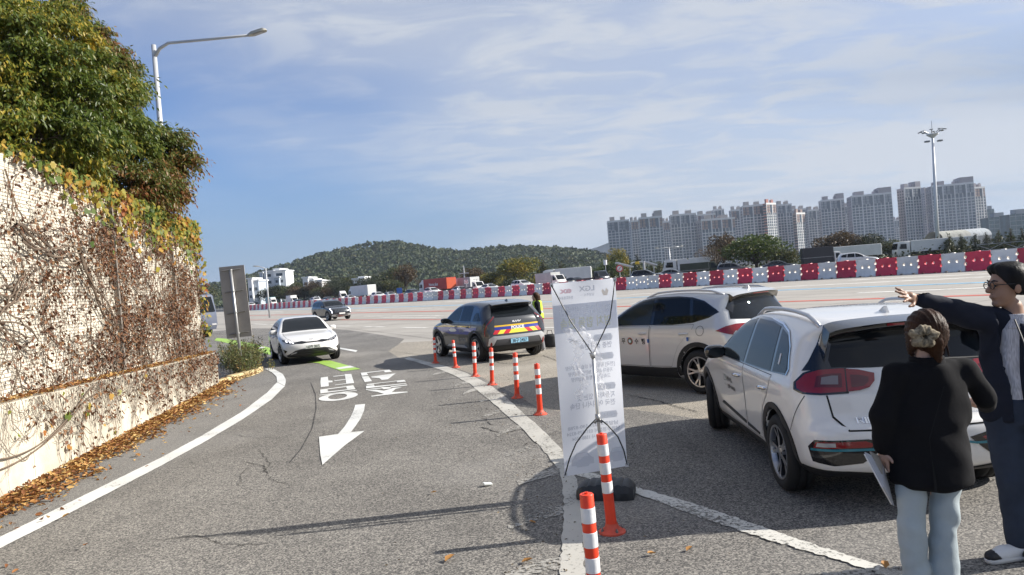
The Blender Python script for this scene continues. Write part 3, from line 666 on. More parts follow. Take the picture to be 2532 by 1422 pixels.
for i in range(160): s = rnd.uniform(S0+1, LW); pts.append(tuple(wpt(s, .4+abs(rnd.gauss(0, .35)), .014)))
tag(litter('leaf_litter', pts, (.035, .085), LIT), 'drift of brown and yellow fallen leaves along the foot of the wall', 'leaves', kind='stuff')
pts = [tuple(G(rnd.uniform(900, 2532), rnd.uniform(1010, 1422), .012)) for i in range(70)]+[tuple(G(rnd.gauss(1200, 70), rnd.gauss(1000, 45), .012)) for i in range(240)]+[tuple(G(rnd.uniform(1250, 1420), rnd.uniform(1050, 1420), .012)) for i in range(150)]
tag(litter('road_debris', pts, (.010, .032), mat('grit', (.05, .042, .03), .9, col2=(.2, .15, .09), scale=8), .002), 'scattered twigs and leaf bits on the asphalt', 'debris', kind='stuff')
for (px, py, sz, c) in ((1065, 1218, .07, 'dark brown curled leaf on the open asphalt'), (1100, 1388, .10, 'brown leaf lying near the bottom edge of the road'), (1289, 1390, .085, 'tan leaf lying left of the striped posts'), (1622, 1367, .075, 'yellow leaf below the long white line'), (1697, 1362, .07, 'small pale yellow leaf beyond the yellow one below the long white line'), (2190, 1405, .085, 'red brown leaf on the white line by the jeans'), (1325, 1293, .06, 'yellow green leaf on the hatched paint'), (88, 1246, .12, 'large straw coloured leaf alone on the gutter'), (345, 1128, .12, 'brown leaf at the tip of the drift by the wall')):
    p = G(px, py, .014); L_ = np.array([sz]); a = rnd.uniform(0, 6.28)
    me = leaves_mesh('fallen_leaf', np.array([[0., 0, 0]]), np.array([[math.cos(a), math.sin(a), .12]]), np.array([[.1, .1, 1.0]]), L_, L_*.7, LIT, 'curl')
    o = link('fallen_leaf', me); o.location = p; tag(o, c, 'leaf', 'single leaves on the road')
p = G(1205, 1199, .01); m_ = MB(); m_.bbox(-.045, .045, -.028, .028, 0, .022, .004); o = m_.build('crushed_packet', mat('white_card', (.7, .72, .68), .5)); o.location = p; o.rotation_euler = (0, .15, .4); tag(o, 'small crushed white packet lying on the asphalt', 'litter')
# ---------------------------------------------------------------- trees above the wall
BARK = mat('bark', (.075, .058, .045), .95, var=.35, scale=6, bump=.5, bscale=20)
def big_tree(name, label, base, lobes, n_leaf, mt, leaf=(.075, .125), droop=.9):
    t = thing(name, label, 'tree', base); B = Vector(base)
    m = MB(); top = Vector(lobes[0][0])-B
    m.tube([(0, 0, -.3), (top.x*.2, top.y*.2, 1.2), (top.x*.5, top.y*.5, top.z*.6), top], [.16, .13, .10, .05], 8)
    for c, r in lobes:
        c = Vector(c)-B; st = Vector((top.x*.4, top.y*.4, max(.8, top.z*.45)))
        mid = st.lerp(c, .55)+Vector((0, 0, .25)); m.tube([st, mid, c], [.06, .04, .02], 6)
        for k in range(9):
            d = Vector((rnd.gauss(0, 1), rnd.gauss(0, 1), rnd.gauss(.1, .8))).normalized()*r*.9; m.tube([c, c+d*.5+Vector((0, 0, .06)), c+d], [.018, .011, .005], 4, False)
    m.build('trunk', BARK, t, smooth=True)
    boughs = []
    for c, r in lobes:
        for k in range(int(26*r*r)+4):
            d = unit(NPR.normal(0, 1, (1, 3)))[0]; d[2] = d[2]*.9+.05; q = np.array(Vector(c)-B)+d*r*(.55+.55*NPR.random()); boughs.append((q, d, NPR.uniform(.20, .42)))
    PP = []; TT = []; LL = []; tw = MB()
    for q, d, br in boughs:
        nb_ = int(n_leaf/len(boughs)*(br/.31)**2); ns = max(2, nb_//9)
        out = unit(np.array([d[0], d[1], d[2]*.3])[None, :]+NPR.normal(0, .55, (ns, 3))*np.array([1, 1, .35])); ln_ = br*NPR.uniform(.5, 1.35, ns)
        st = q+NPR.normal(0, br*.28, (ns, 3))*np.array([1, 1, .5])
        for k in range(9):
            u = ln_*(k+NPR.random(ns))/9; p = st+out*u[:, None]; p[:, 2] -= droop*1.1*u**2
            PP.append(p+NPR.normal(0, .02, p.shape)); TT.append(out*.45+NPR.normal(0, .4, (ns, 3))+np.array([0, 0, -droop*.8])); LL.append(NPR.uniform(leaf[0], leaf[1], ns))
        tw.tube([tuple(q-np.array(d)*br*.9), tuple(q), tuple(q+out[0]*br*.9+np.array([0, 0, -.08]))], [.012, .007, .003], 3, False)
    tag(tw.build('twigs', BARK, t), kind='stuff')
    P = np.concatenate(PP); T = np.concatenate(TT); L_ = np.concatenate(LL); Nn = NPR.normal(0, .6, P.shape)+np.array([.5, -.3, .7])
    o = link('crown', leaves_mesh('crown', P, T, Nn, L_, L_*.36, mt, 'lance'), t); tag(o, kind='stuff')
    return t
GRN = leaf_mat('zelkova_leaf', [(0, (.045, .080, .014)), (.34, (.095, .135, .022)), (.56, (.17, .18, .028)), (.70, (.36, .28, .035)), (.88, (.52, .37, .045)), (1, (.38, .18, .04))], .55, .50, .42, .4)
RDN = leaf_mat('turning_zelkova_leaf', [(0, (.042, .070, .014)), (.42, (.085, .115, .022)), (.60, (.14, .13, .03)), (.76, (.24, .12, .04)), (.9, (.22, .075, .035)), (1, (.34, .24, .04))], .6, .52, .4, .4)
def lob(*a): return [(tuple(AT(x, y, d)), r) for x, y, d, r in a]
big_tree('roadside_tree', 'dense yellow and green tree above the left end of the wall', tuple(wpt(3.5, -2.6, 3.6)), lob((85, 200, 12.6, 1.05), (20, 130, 12.3, 1.0), (170, 290, 12.6, .85), (20, 320, 11.8, .75), (110, 345, 12.0, .6), (200, 215, 13.4, .7), (110, 110, 13.4, .9), (30, 40, 13.2, .85), (240, 320, 13.2, .6), (-120, 200, 12.3, 1.4), (-100, 20, 13, 1.2), (60, 260, 12.2, .8), (255, 255, 13.6, .5), (240, 420, 13.6, .42), (150, 395, 12.6, .42)), 98000, GRN)
big_tree('roadside_tree', 'reddish green tree with thin twigs beside the lamp post above the wall', tuple(wpt(8.2, -2.8, 3.6)), lob((285, 220, 16.6, .50), (205, 120, 16.4, .60), (285, 145, 16.8, .28), (325, 255, 16.6, .22), (305, 345, 15.9, .55), (378, 360, 16.0, .36), (240, 375, 15.2, .60), (412, 392, 16.2, .22), (340, 420, 15.8, .28), (150, 50, 16.2, .55), (280, 425, 15.2, .38), (450, 393, 16.3, .07), (255, 165, 16.2, .42), (400, 350, 16.1, .20), (320, 450, 14.9, .30), (385, 440, 15.6, .28), (408, 462, 15.8, .20), (398, 484, 15.2, .18), (425, 470, 15.6, .12)), 64000, RDN)
# ---------------------------------------------------------------- trees, hill and houses beyond the plaza
def tree_mesh(seed, H, Wd, kind='round', n=2600, leaf=.34):
    r_ = np.random.default_rng(seed); m = MB(); th = H*.28
    m.tube([(0, 0, -.2), (.05, .02, th), (.0, .1, H*.7)], [H*.028, H*.02, H*.008], 6)
    lob_ = []
    nl = {'round': 16, 'cone': 12, 'bare': 9, 'shrub': 9, 'willow': 11}[kind]
    for k in range(nl):
        if kind == 'cone':
            t = (k+.5)/nl; c = np.array([0, 0, H*(.12+.82*t)])+r_.normal(0, .04*Wd, 3); rr = Wd*.48*(1.05-t)
        else:
            a = r_.random()*6.283; q = r_.random()**.6*Wd*.33; c = np.array([q*math.cos(a), q*math.sin(a), H*(.45+.38*r_.random()*(1-.5*q/(Wd*.33)))]); rr = Wd*(.17+.09*r_.random())
            if kind == 'shrub': c[2] = H*(.3+.35*r_.random())
        lob_.append((c, rr))
        m.tube([(0, 0, th*.9), tuple(c*np.array([.5, .5, .85])), tuple(c)], [H*.014, H*.009, H*.004], 4, False)
        for j in range(5 if kind == 'bare' else 2):
            d = r_.normal(0, 1, 3); d = d/np.linalg.norm(d)*rr; d[2] = abs(d[2]); m.tube([tuple(c), tuple(c+d)], [H*.005, H*.0015], 3, False)
    tot = sum(rr*rr for _, rr in lob_); P = []
    for c, rr in lob_:
        k = int(n*rr*rr/tot)+1; d = unit(r_.normal(0, 1, (k, 3))); rad = rr*(.55+.5*r_.random(k)**.5); P.append(c+d*rad[:, None]*np.array([1, 1, .8 if kind != 'willow' else 1.5]))
    P = np.concatenate(P); k = len(P); T = r_.normal(0, 1, (k, 3))+np.array([0, 0, -.5 if kind != 'willow' else -2.5]); Nn = r_.normal(0, .7, (k, 3))+np.array([0, 0, .6])
    L_ = r_.uniform(.6, 1.3, k)*leaf*(1.0 if kind != 'bare' else .6)
    return m.mesh('trunk', BARK, True), leaves_mesh('crown', P, T, Nn, L_, L_*.75, BARK, 'ivy' if False else 'curl')
TM = {'round': [tree_mesh(k, 8, 7.5, 'round', 3000) for k in (1, 2, 3)], 'bare': [tree_mesh(k, 8, 6.5, 'bare', 1100, .28) for k in (5, 6)], 'cone': [tree_mesh(k, 8, 4.0, 'cone', 2000, .28) for k in (8, 9)], 'shrub': [tree_mesh(k, 3, 4.5, 'shrub', 1500, .2) for k in (11, 12)], 'willow': [tree_mesh(14, 8, 7, 'willow', 2800, .34)]}
FC = dict(dark=leaf_mat('dark_evergreen_leaf', [(0, (.018, .030, .010)), (.5, (.035, .048, .014)), (.8, (.07, .065, .018)), (1, (.11, .07, .025))], .25, .45, .15),
    olive=leaf_mat('olive_leaf', [(0, (.03, .05, .012)), (.5, (.065, .080, .018)), (.8, (.13, .11, .022)), (1, (.16, .09, .025))], .25, .4, .2),
    green=leaf_mat('summer_green_leaf', [(0, (.03, .055, .012)), (.45, (.065, .10, .018)), (.75, (.13, .155, .022)), (1, (.22, .19, .03))], .25, .5, .25),
    yellow=leaf_mat('yellowing_leaf', [(0, (.05, .075, .014)), (.35, (.13, .14, .02)), (.6, (.28, .22, .028)), (.85, (.38, .25, .03)), (1, (.30, .15, .03))], .25, .55, .25),
    brown=leaf_mat('brown_leaf', [(0, (.045, .035, .016)), (.5, (.095, .062, .025)), (.8, (.15, .085, .03)), (1, (.19, .09, .03))], .25, .4, .2),
    red=leaf_mat('rusty_red_leaf', [(0, (.07, .03, .014)), (.5, (.16, .055, .02)), (1, (.24, .085, .025))], .25, .4, .2))
def bar_depth(px, off):
    """ground point seen at column px on the line parallel to the barriers, off metres behind them"""
    A = BAR_A+BAR_N*off; d = ray(px, HORIZON-(px-PW/2)*math.tan(ROLL)); d = Vector((d.x, d.y, 0))
    # A + t*BAR_DIR = s*d
    det = BAR_DIR.x*(-d.y)-BAR_DIR.y*(-d.x); s = (BAR_DIR.x*(-A.y)-BAR_DIR.y*(-A.x))/det
    return d*s
def far_tree(px, ytop, width_px, col, kind, off, label, base_drop=0):
    p = bar_depth(px, off); D = p.y; top = AT(px, ytop, D).z; base = -.05
    H = max(1.5, top-base); ti = rnd.choice(TM[kind]); h0, w0 = {'round': (8, 7.5), 'bare': (8, 6.5), 'cone': (8, 4.0), 'shrub': (3, 4.5), 'willow': (8, 7)}[kind]
    wid = width_px*D/FPX; o = thing({'round': 'broadleaf_tree', 'bare': 'thinning_tree', 'cone': 'conical_tree', 'shrub': 'shrub', 'willow': 'willow_tree'}[kind], label, 'shrub' if kind == 'shrub' else 'tree', (p.x, p.y, base), rnd.uniform(0, 6.28), 'trees beyond the traffic')
    o.scale = (wid/w0*1.18, wid/w0*1.18, H/h0*1.13)
    link('trunk', ti[0], o); c = link('crown', ti[1], o); c.material_slots[0].link = 'OBJECT'; c.material_slots[0].material = FC[col]; tag(c, kind='stuff')
    return o
TREES = [  # column, top row, width, colour, form, metres behind the barrier, label
 (515, 702, 60, 'olive', 'round', 34, 'olive tree half hidden between the wall and the sign back'), (640, 700, 60, 'olive', 'round', 36, 'olive brown tree just past the edge of the sign back'), (690, 706, 56, 'dark', 'round', 34, 'dark tree below the white apartment house'),
 (740, 697, 66, 'olive', 'round', 40, 'wide olive tree between white house and low roofs'), (785, 692, 56, 'brown', 'round', 36, 'brownish dark tree above the white van'), (830, 684, 66, 'dark', 'round', 44, 'tall dark tree behind the white lorry cab'), (868, 682, 50, 'olive', 'round', 40, 'olive tree with a white mast rising behind it'),
 (920, 678, 66, 'dark', 'round', 38, 'dark green tree behind the white trailer'), (975, 660, 62, 'olive', 'round', 46, 'tall olive tree left of the rust topped tree'), (1005, 652, 52, 'brown', 'round', 42, 'rust topped tree standing above its neighbours'), (1050, 680, 60, 'brown', 'bare', 34, 'thin brown tree left of the red lorry'),
 (1085, 688, 66, 'red', 'shrub', 30, 'low red bush behind the red lorry'), (1130, 686, 56, 'red', 'shrub', 34, 'low rusty bush right of the red lorry'), (1170, 660, 56, 'brown', 'round', 36, 'brown tree beside the white cross'), (1215, 672, 66, 'yellow', 'round', 30, 'low yellow green tree at the foot of the big yellow one'),
 (1290, 634, 104, 'yellow', 'round', 34, 'large golden yellow tree in front of the wooded hill'), (1345, 644, 50, 'olive', 'cone', 38, 'brown green pointed tree touching the golden tree'), (1388, 648, 56, 'olive', 'cone', 36, 'brown green pointed tree further from the golden tree'), (1430, 668, 56, 'green', 'shrub', 60, 'green bush at the foot of the hill'),
 (1480, 660, 56, 'green', 'round', 64, 'small green tree left of the willow'), (1530, 622, 56, 'yellow', 'willow', 50, 'tall yellow green willow by the first tower'), (1515, 650, 60, 'green', 'willow', 40, 'light green hanging tree behind the round road sign'), (1555, 625, 30, 'dark', 'cone', 70, 'dark fir against the foot of the first tower'), (1578, 627, 26, 'dark', 'cone', 70, 'second dark fir against the towers'),
 (1583, 652, 22, 'yellow', 'cone', 30, 'small yellow cone shrub under the camera gantry'), (1612, 650, 26, 'olive', 'cone', 30, 'small olive cone shrub right of the camera gantry'), (1632, 645, 30, 'olive', 'cone', 30, 'olive cone shrub near the lamp with two arms'), (1680, 634, 90, 'brown', 'bare', 30, 'low brown thicket below the towers'),
 (1770, 586, 96, 'brown', 'bare', 30, 'bare brown tree with spreading branches'), (1790, 576, 70, 'brown', 'round', 40, 'brown crown rising behind the big green tree'), (1870, 574, 150, 'green', 'round', 26, 'broad green tree in front of the white towers'), (1940, 612, 70, 'olive', 'round', 28, 'olive flank tree right of the broad green tree'),
 (2075, 572, 110, 'brown', 'round', 30, 'wide brown tree behind the white trailer'), (2150, 576, 70, 'dark', 'round', 32, 'dark tree right of the wide brown one'), (2200, 592, 70, 'olive', 'round', 34, 'low olive tree between two white trailers'), (2255, 594, 36, 'olive', 'cone', 32, 'round clipped yew left of the tall mast'), (2290, 590, 34, 'olive', 'cone', 32, 'round clipped yew at the foot of the mast'),
 (2320, 584, 34, 'dark', 'cone', 32, 'dark yew just right of the mast'), (2348, 578, 34, 'olive', 'cone', 32, 'yew under the left end of the vaulted roof'), (2378, 578, 34, 'olive', 'cone', 32, 'yew under the middle of the vaulted roof'), (2412, 576, 34, 'dark', 'cone', 32, 'dark yew under the right end of the vaulted roof'), (2440, 574, 34, 'dark', 'cone', 32, 'dark yew right of the vaulted roof'),
 (2470, 569, 38, 'olive', 'cone', 32, 'olive yew below the glass office blocks'), (2500, 567, 38, 'olive', 'cone', 32, 'golden yew below the glass office blocks'), (2530, 566, 38, 'dark', 'cone', 32, 'last dark yew at the edge of the view')]
for a in TREES: far_tree(*(a if a[0] < 1980 else a[:5]+(a[5]+34,)+a[6:]))
for k, px in enumerate(range(606, 980, 21)): far_tree(px+rnd.uniform(-4, 4), 704-12*max(0, (px-780)/200)+rnd.uniform(-6, 5), rnd.uniform(40, 58), ('dark', 'olive', 'brown', 'dark')[k % 4], 'round', 31+(k % 3)*2, '%s tree in the dense row under the hill, %s from the sign back' % (('dark', 'olive', 'brown', 'dark')[k % 4], ordinal(k+1)))
for k, px in enumerate(range(1120, 1480, 30)): far_tree(px+rnd.uniform(-4, 4), 693-.075*(px-1120)+rnd.uniform(-4, 3), rnd.uniform(36, 52), ('olive', 'yellow', 'dark')[k % 3], 'shrub', 27+(k % 2)*2, '%s bush in the low row before the hill, %s from the white cross' % (('olive', 'yellow', 'dark')[k % 3], ordinal(k+1)))
# thicket under the trees
pts = []; 
for i in range(7000):
    px = rnd.uniform(480, 2560); p = bar_depth(px, rnd.uniform(24, 40)+(34 if px > 1980 else 0)); pts.append((p.x, p.y, abs(rnd.gauss(0, 1.1))))
P = np.array(pts); n = len(P); L_ = NPR.uniform(.3, .7, n)
o = link('undergrowth', leaves_mesh('undergrowth', P, NPR.normal(0, 1, (n, 3)), NPR.normal(0, .6, (n, 3))+np.array([0, 0, .6]), L_, L_*.7, FC['dark'], 'curl')); tag(o, 'dark undergrowth below the trees beyond the traffic', 'undergrowth', kind='stuff')
# wooded hill
RIDGE = [(430, 712), (560, 690), (620, 672), (700, 650), (760, 631), (850, 609), (920, 594), (985, 589), (1040, 598), (1100, 609), (1150, 614), (1220, 604), (1300, 601), (1400, 606), (1470, 613), (1540, 634), (1640, 652), (1800, 660)]
HILL_D0, HILL_D1 = 480.0, 760.0
def ridge_z(px): return AT(px, float(np.interp(px, [a for a, b in RIDGE], [b for a, b in RIDGE])), HILL_D1).z-5.0
vs = []; fs = []; NP_, ND = 90, 16
for i in range(NP_):
    px = 430+(1800-430)*i/(NP_-1); dx = ray(px, 700).x
    for j in range(ND):
        t = j/(ND-1); D = HILL_D0+(HILL_D1-HILL_D0)*min(1.25, t*1.25); u = min(1, t*1.25); z = ridge_z(px)*(u**1.15 if t <= .8 else 1-(t-.8)*2)+3*math.sin(px*.03+t*5)*u*(1-u)*2-2; vs.append((dx*D, D, z))
for i in range(NP_-1):
    for j in range(ND-1): fs.append((i*ND+j, (i+1)*ND+j, (i+1)*ND+j+1, i*ND+j+1))
m_ = MB(); m_.add(vs, fs); tag(m_.build('hill', mat('hill_floor', (.028, .036, .014), .95, var=.3, scale=.05), smooth=True), kind='structure')
def hill_z(px, t):
    u = min(1, t*1.25); return ridge_z(px)*u**1.15+3*math.sin(px*.03+t*5)*u*(1-u)*2-2
PP = []; LL = []; NN = []; TT = []
for i in range(5600):
    px = rnd.uniform(470, 1720); t = rnd.random()**.8*.82; D = HILL_D0+(HILL_D1-HILL_D0)*min(1, t*1.25); z = hill_z(px, t); dx = ray(px, 700).x; r = rnd.uniform(1.9, 3.5); k = 30
    d = unit(NPR.normal(0, 1, (k, 3))); d[:, 2] = np.abs(d[:, 2])*1.1-.25; c = np.array([dx*D, D, z+r*.55+rnd.uniform(0, 1.5)]); PP.append(c+d*r*(.72+.3*NPR.random((k, 1)))); NN.append(d+NPR.normal(0, .3, (k, 3))); TT.append(NPR.normal(0, 1, (k, 3))); LL.append(NPR.uniform(1.5, 2.9, k)*r/3.4)
P = np.concatenate(PP); L_ = np.concatenate(LL)
WOOD = leaf_mat('hill_wood', [(0, (.034, .054, .022)), (.35, (.046, .068, .026)), (.65, (.066, .082, .030)), (.88, (.090, .092, .036)), (1, (.088, .074, .034))], .09, .86, .2, .7)
o = link('forest', leaves_mesh('forest', P, np.concatenate(TT), np.concatenate(NN), L_, L_*.95, WOOD, 'blob')); tag(o, 'wooded hill of mixed green trees behind the plaza', 'forest', kind='stuff')
def far_ridge(px, prof, D, col):
    m = MB(); vs = []
    for x, y in prof: p = AT(x, y, D); vs += [(p.x, p.y, -5), tuple(p), (p.x, p.y+200, p.z-30)]
    m.add(vs, [(3*i+a, 3*i+3+a, 3*i+4+a, 3*i+1+a) for i in range(len(prof)-1) for a in (0, 1)]); return tag(m.build('far_mountain', mat('far_mountain_%d' % px, col, .95, var=.2, scale=.01), smooth=True), kind='structure')
far_ridge(1, [(1380, 640), (1440, 622), (1480, 610), (1510, 598), (1560, 585), (1700, 600), (1800, 640)], 2600, (.06, .075, .07)); far_ridge(2, [(2380, 600), (2440, 550), (2500, 530), (2532, 518), (2600, 505), (2750, 520)], 2600, (.06, .075, .07))
# ---------------------------------------------------------------- apartment towers
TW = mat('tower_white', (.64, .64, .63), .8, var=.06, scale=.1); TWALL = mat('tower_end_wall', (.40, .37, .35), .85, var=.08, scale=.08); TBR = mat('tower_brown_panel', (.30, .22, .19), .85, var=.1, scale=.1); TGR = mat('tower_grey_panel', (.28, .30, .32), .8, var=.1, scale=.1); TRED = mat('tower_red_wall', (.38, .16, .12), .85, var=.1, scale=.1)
TGL = mat('tower_glazing', (.05, .078, .108), .12, 0, var=.35, scale=.25, spec=.8); TGL2 = mat('tower_dark_glazing', (.03, .045, .06), .12, 0, var=.3, scale=.25, spec=.8)
def tower(pxl, pxr, ytop, D, label, rot=0.0, panel=TBR, end=TWALL, grid=TW, cols=None, side_cols=3, step=0, dep=None, group='apartment towers'):
    a = AT(pxl, ytop, D); b = AT(pxr, ytop, D); c = (a+b)/2; Wd = (b-a).length; H = c.z
    dep = dep or max(10, Wd*.45); rz = math.atan2(-c.x, c.y)*0.0+R(rot); w = max(6, (Wd-abs(math.sin(rz))*dep)/max(.5, math.cos(rz)))
    t = thing('apartment_tower', label, 'building', (c.x, D, 0), rz, group); fl = 2.9; nf = int(H/fl); n = cols or max(3, int(round(w/3.4)))
    m = MB(); m.box(-w/2, w/2, 0, dep, 0, H); m.build('wall', end, t)
    m = MB(); m.box(-w/2+.4, w/2-.4, -.12, .3, 2, H-1.2); m.build('glazing', TGL, t)
    m = MB(); cw = w/n
    for i in range(n+1):
        x = -w/2+i*cw; q = .55 if i % 3 == 0 else .28; x0, x1 = max(-w/2, x-q), min(w/2, x+q); m.box(x0, x1, -.55, -.1, 0, H-fl*(3.2 if i % 3 else .3))
    for k in range(1, nf-3): m.box(-w/2+.3, w/2-.3, -.38, -.1, k*fl-.35, k*fl+.35)
    m.box(-w/2, w/2, -.6, -.1, H-1.3, H+.6); tag(m.build('facade_grid', grid, t), kind='stuff')
    m = MB()
    for i in range(n):
        if i % 3 != 2 or n < 4:
            for k in (1, 2, 3): m.box(-w/2+i*cw+.5, -w/2+(i+1)*cw-.5, -.36, -.13, H-k*fl-1.0, H-(k-1)*fl-1.5)
    tag(m.build('top_panel', panel, t), kind='stuff')
    for sg, nm in ((1, 'window_row'), (-1, 'window_row')):
        m = MB()
        for j in range(side_cols):
            y = dep*(j+.5)/side_cols
            for k in range(1, nf): m.box(min(sg*(w/2-.1), sg*(w/2+.12)), max(sg*(w/2-.1), sg*(w/2+.12)), y-.9, y+.9, k*fl+.3, k*fl+1.9)
        tag(m.build(nm, TGL2, t), kind='stuff')
    m = MB()
    for f_, hh in ((-.26, 4.5), (.22, 3.6)): m.box(f_*w-w*.11, f_*w+w*.11, dep*.2, dep*.75, H+.01, H+hh)
    for q in range(5): m.box(f_*w-w*.11+q*w*.05, f_*w-w*.11+q*w*.05+.3, dep*.3, dep*.32, H+hh, H+hh+1.2)
    tag(m.build('roof_house', end, t), kind='stuff')
    if step:
        m = MB(); m.box(w*.18, w/2-.01, -.3, dep*.9, H+.02, H+step); m.build('stair_tower', end, t)
    return t
TWR = [(1500, 1556, 546, 760, 'leftmost grey tower of the skyline, rising beside the hill', -6, TGR), (1558, 1580, 546, 860, 'narrow tower tucked behind the leftmost tower', 4, TBR), (1578, 1638, 537, 740, 'second broad tower from the left of the skyline', -6, TBR), (1638, 1656, 548, 900, 'slim tower in the gap beside the second broad tower', 0, TBR), (1656, 1722, 530, 760, 'third broad tower, behind the lamp with two arms', -6, TGR), (1722, 1770, 530, 900, 'back tower behind the long brown panelled block', 5, TBR), (1764, 1790, 518, 920, 'thin tall tower peeping over the long block', 0, TGR),
 (1730, 1820, 541, 740, 'long block with brown top panels behind the bare tree', 5, TBR), (1806, 1836, 519, 860, 'grey tower right behind the long block', -4, TBR), (1834, 1888, 508, 780, 'tall grey tower left of the sunlit white one', -5, TBR), (1920, 1957, 506, 820, 'grey blue tower right of the tall sunlit white one', 0, TGR), (1956, 1994, 517, 900, 'grey tower with lattice crown behind the lower sunlit tower', 0, TGR), (1995, 2033, 519, 880, 'dark tower with striped balconies left of the twin slab tower', 4, TGR),
 (2027, 2087, 494, 800, 'tower with a pale right flank, first of the dark group', -14, TGR), (2085, 2103, 509, 900, 'thin tower between two dark group towers', 0, TGR), (2103, 2204, 481, 760, 'broad dark tower with a stepped right shoulder', -12, TGR), (2207, 2233, 544, 1000, 'low grey block between two dark towers', 0, TGR), (2229, 2281, 464, 760, 'dark tower standing alone left of the mast', 12, TGR), (2283, 2308, 472, 860, 'dark tower just left of the mast', 10, TBR), (2302, 2406, 456, 740, 'broad dark tower crossed by the mast', -12, TGR), (2403, 2440, 463, 780, 'pale flanked tower at the right end of the dark group', 14, TBR)]
for i, (a, b, y, D, lab, ro, pn) in enumerate(TWR): tower(a, b, y, D, lab, ro, pn, end=TWALL if i < 13 else mat('mauve_end_wall', (.34, .31, .32), .85), step=6 if i in (2, 13, 15, 17, 19) else 0)
tower(1886, 1925, 503, 770, 'tall sunlit white tower with red flank', 38, TBR, end=TRED, cols=5, dep=3.5); tower(1960, 1997, 527, 790, 'lower sunlit white tower with brown flank', 38, TBR, end=TBR, cols=5, dep=3.5)
for a, b, y, D, lab in ((2440, 2458, 517, 900, 'small pale block right of the dark group'), (2444, 2500, 536, 700, 'greenish glass office block with flat roof'), (2496, 2560, 528, 640, 'glass office block at the edge of the view')):
    p, q = AT(a, y, D), AT(b, y, D); w = (q-p).length; c = (p+q)/2; H = c.z; t = thing('office_block', lab, 'building', (c.x, D, 0), 0, 'office blocks')
    m_ = MB(); m_.box(-w/2, w/2, 0, w*.6, 0, H); m_.build('wall', mat('office_glass', (.06, .11, .12), .15, 0, var=.3, scale=.2), t)
    m_ = MB()
    for k in range(1, int(H/4)+1): m_.box(-w/2-.05, w/2+.05, -.15, .02, k*4-.4, k*4)
    for k in range(int(w/5)+1): m_.box(-w/2+k*5-.15, -w/2+k*5+.15, -.2, .02, 0, H)
    m_.build('facade_grid', mat('office_frame', (.22, .26, .26), .6), t)
    m_ = MB(); m_.box(-w*.2, w*.25, w*.1, w*.4, H+.01, H+4); m_.build('roof_house', TGR, t)
# vaulted shed
p = AT(2330, 585, 210); q = AT(2452, 575, 210); Lv = (q-p).length; t = thing('vaulted_shed', 'long shed with a translucent vaulted roof below the towers', 'building', (p.x, 210, 0), math.atan2(0, 1)); zt = AT(2390, 566, 210).z
m_ = MB(); m_.box(0, Lv, 0, 9, 0, zt-2.2); m_.build('wall', mat('shed_wall', (.35, .36, .36), .7), t)
for k in range(12):
    m_ = MB(); x0, x1 = Lv*k/12, Lv*(k+1)/12-.06; vs = []
    for a in np.linspace(0, math.pi, 9): 
        for x in (x0, x1): vs.append((x, 4.5-4.7*math.cos(a), zt-2.2+2.2*math.sin(a)))
    m_.add(vs, [(2*i, 2*i+1, 2*i+3, 2*i+2) for i in range(8)]); m_.build('roof_panel', mat('shed_roof', (.50, .52, .52), .4, 0, var=.1, scale=.3) if k > 6 else mat('shed_roof_dusty', (.45, .44, .38), .5, var=.25, scale=.3), t, smooth=True)
# white apartment house and low roofs on the left
HW = mat('house_white', (.72, .73, .74), .8, var=.05); HB = mat('house_blue_grey', (.42, .47, .54), .8)
def house(blocks, D, label, name='apartment_house'):
    c0 = AT(blocks[0][0], 700, D); t = thing(name, label, 'building', (c0.x, D, 0)); 
    for a, b, y, mt, dy in blocks:
        p, q = AT(a, y, D), AT(b, y, D); x0, x1 = p.x-c0.x, q.x-c0.x; H = (p.z+q.z)/2
        m = MB(); m.box(x0, x1, dy, dy+12, 0, H); m.build('wall', mt, t); m = MB(); m.box(x0-.4, x1+.4, dy-.4, dy+12.4, H+.005, H+.5); m.build('roof', HW, t)
        n = max(1, int((x1-x0)/4))
        for k in range(int(H/3)):
            for i in range(n):
                m = MB(); xa = x0+(x1-x0)*(i+.25)/n; xb = x0+(x1-x0)*(i+.75)/n; m.box(xa, xb, dy-.08, dy+.05, k*3+1, k*3+2.2)
                if k*3 > H-16: m.build('window', TGL2, t)
    return t
house([(641, 649, 676, HB, 0), (650, 673, 672, HW, 1), (667, 680, 666, HW, 6), (676, 707, 671, HW, -1), (683, 695, 687, HB, -3)], 330, 'white apartment house with blue grey gable left of the hill')
house([(612, 622, 690, HW, 0), (618, 634, 695, HB, 2)], 300, 'small white roofs showing just past the sign back', 'low_house'); house([(748, 761, 688, HW, 0), (758, 770, 692, HB, 2)], 280, 'small white house between the olive trees', 'low_house'); house([(788, 795, 695, HW, 0)], 270, 'tiny white gable above the brown tree', 'low_house'); house([(872, 898, 691, HW, 0), (886, 896, 687, HB, 2)], 250, 'low white building behind the trailer', 'low_house')
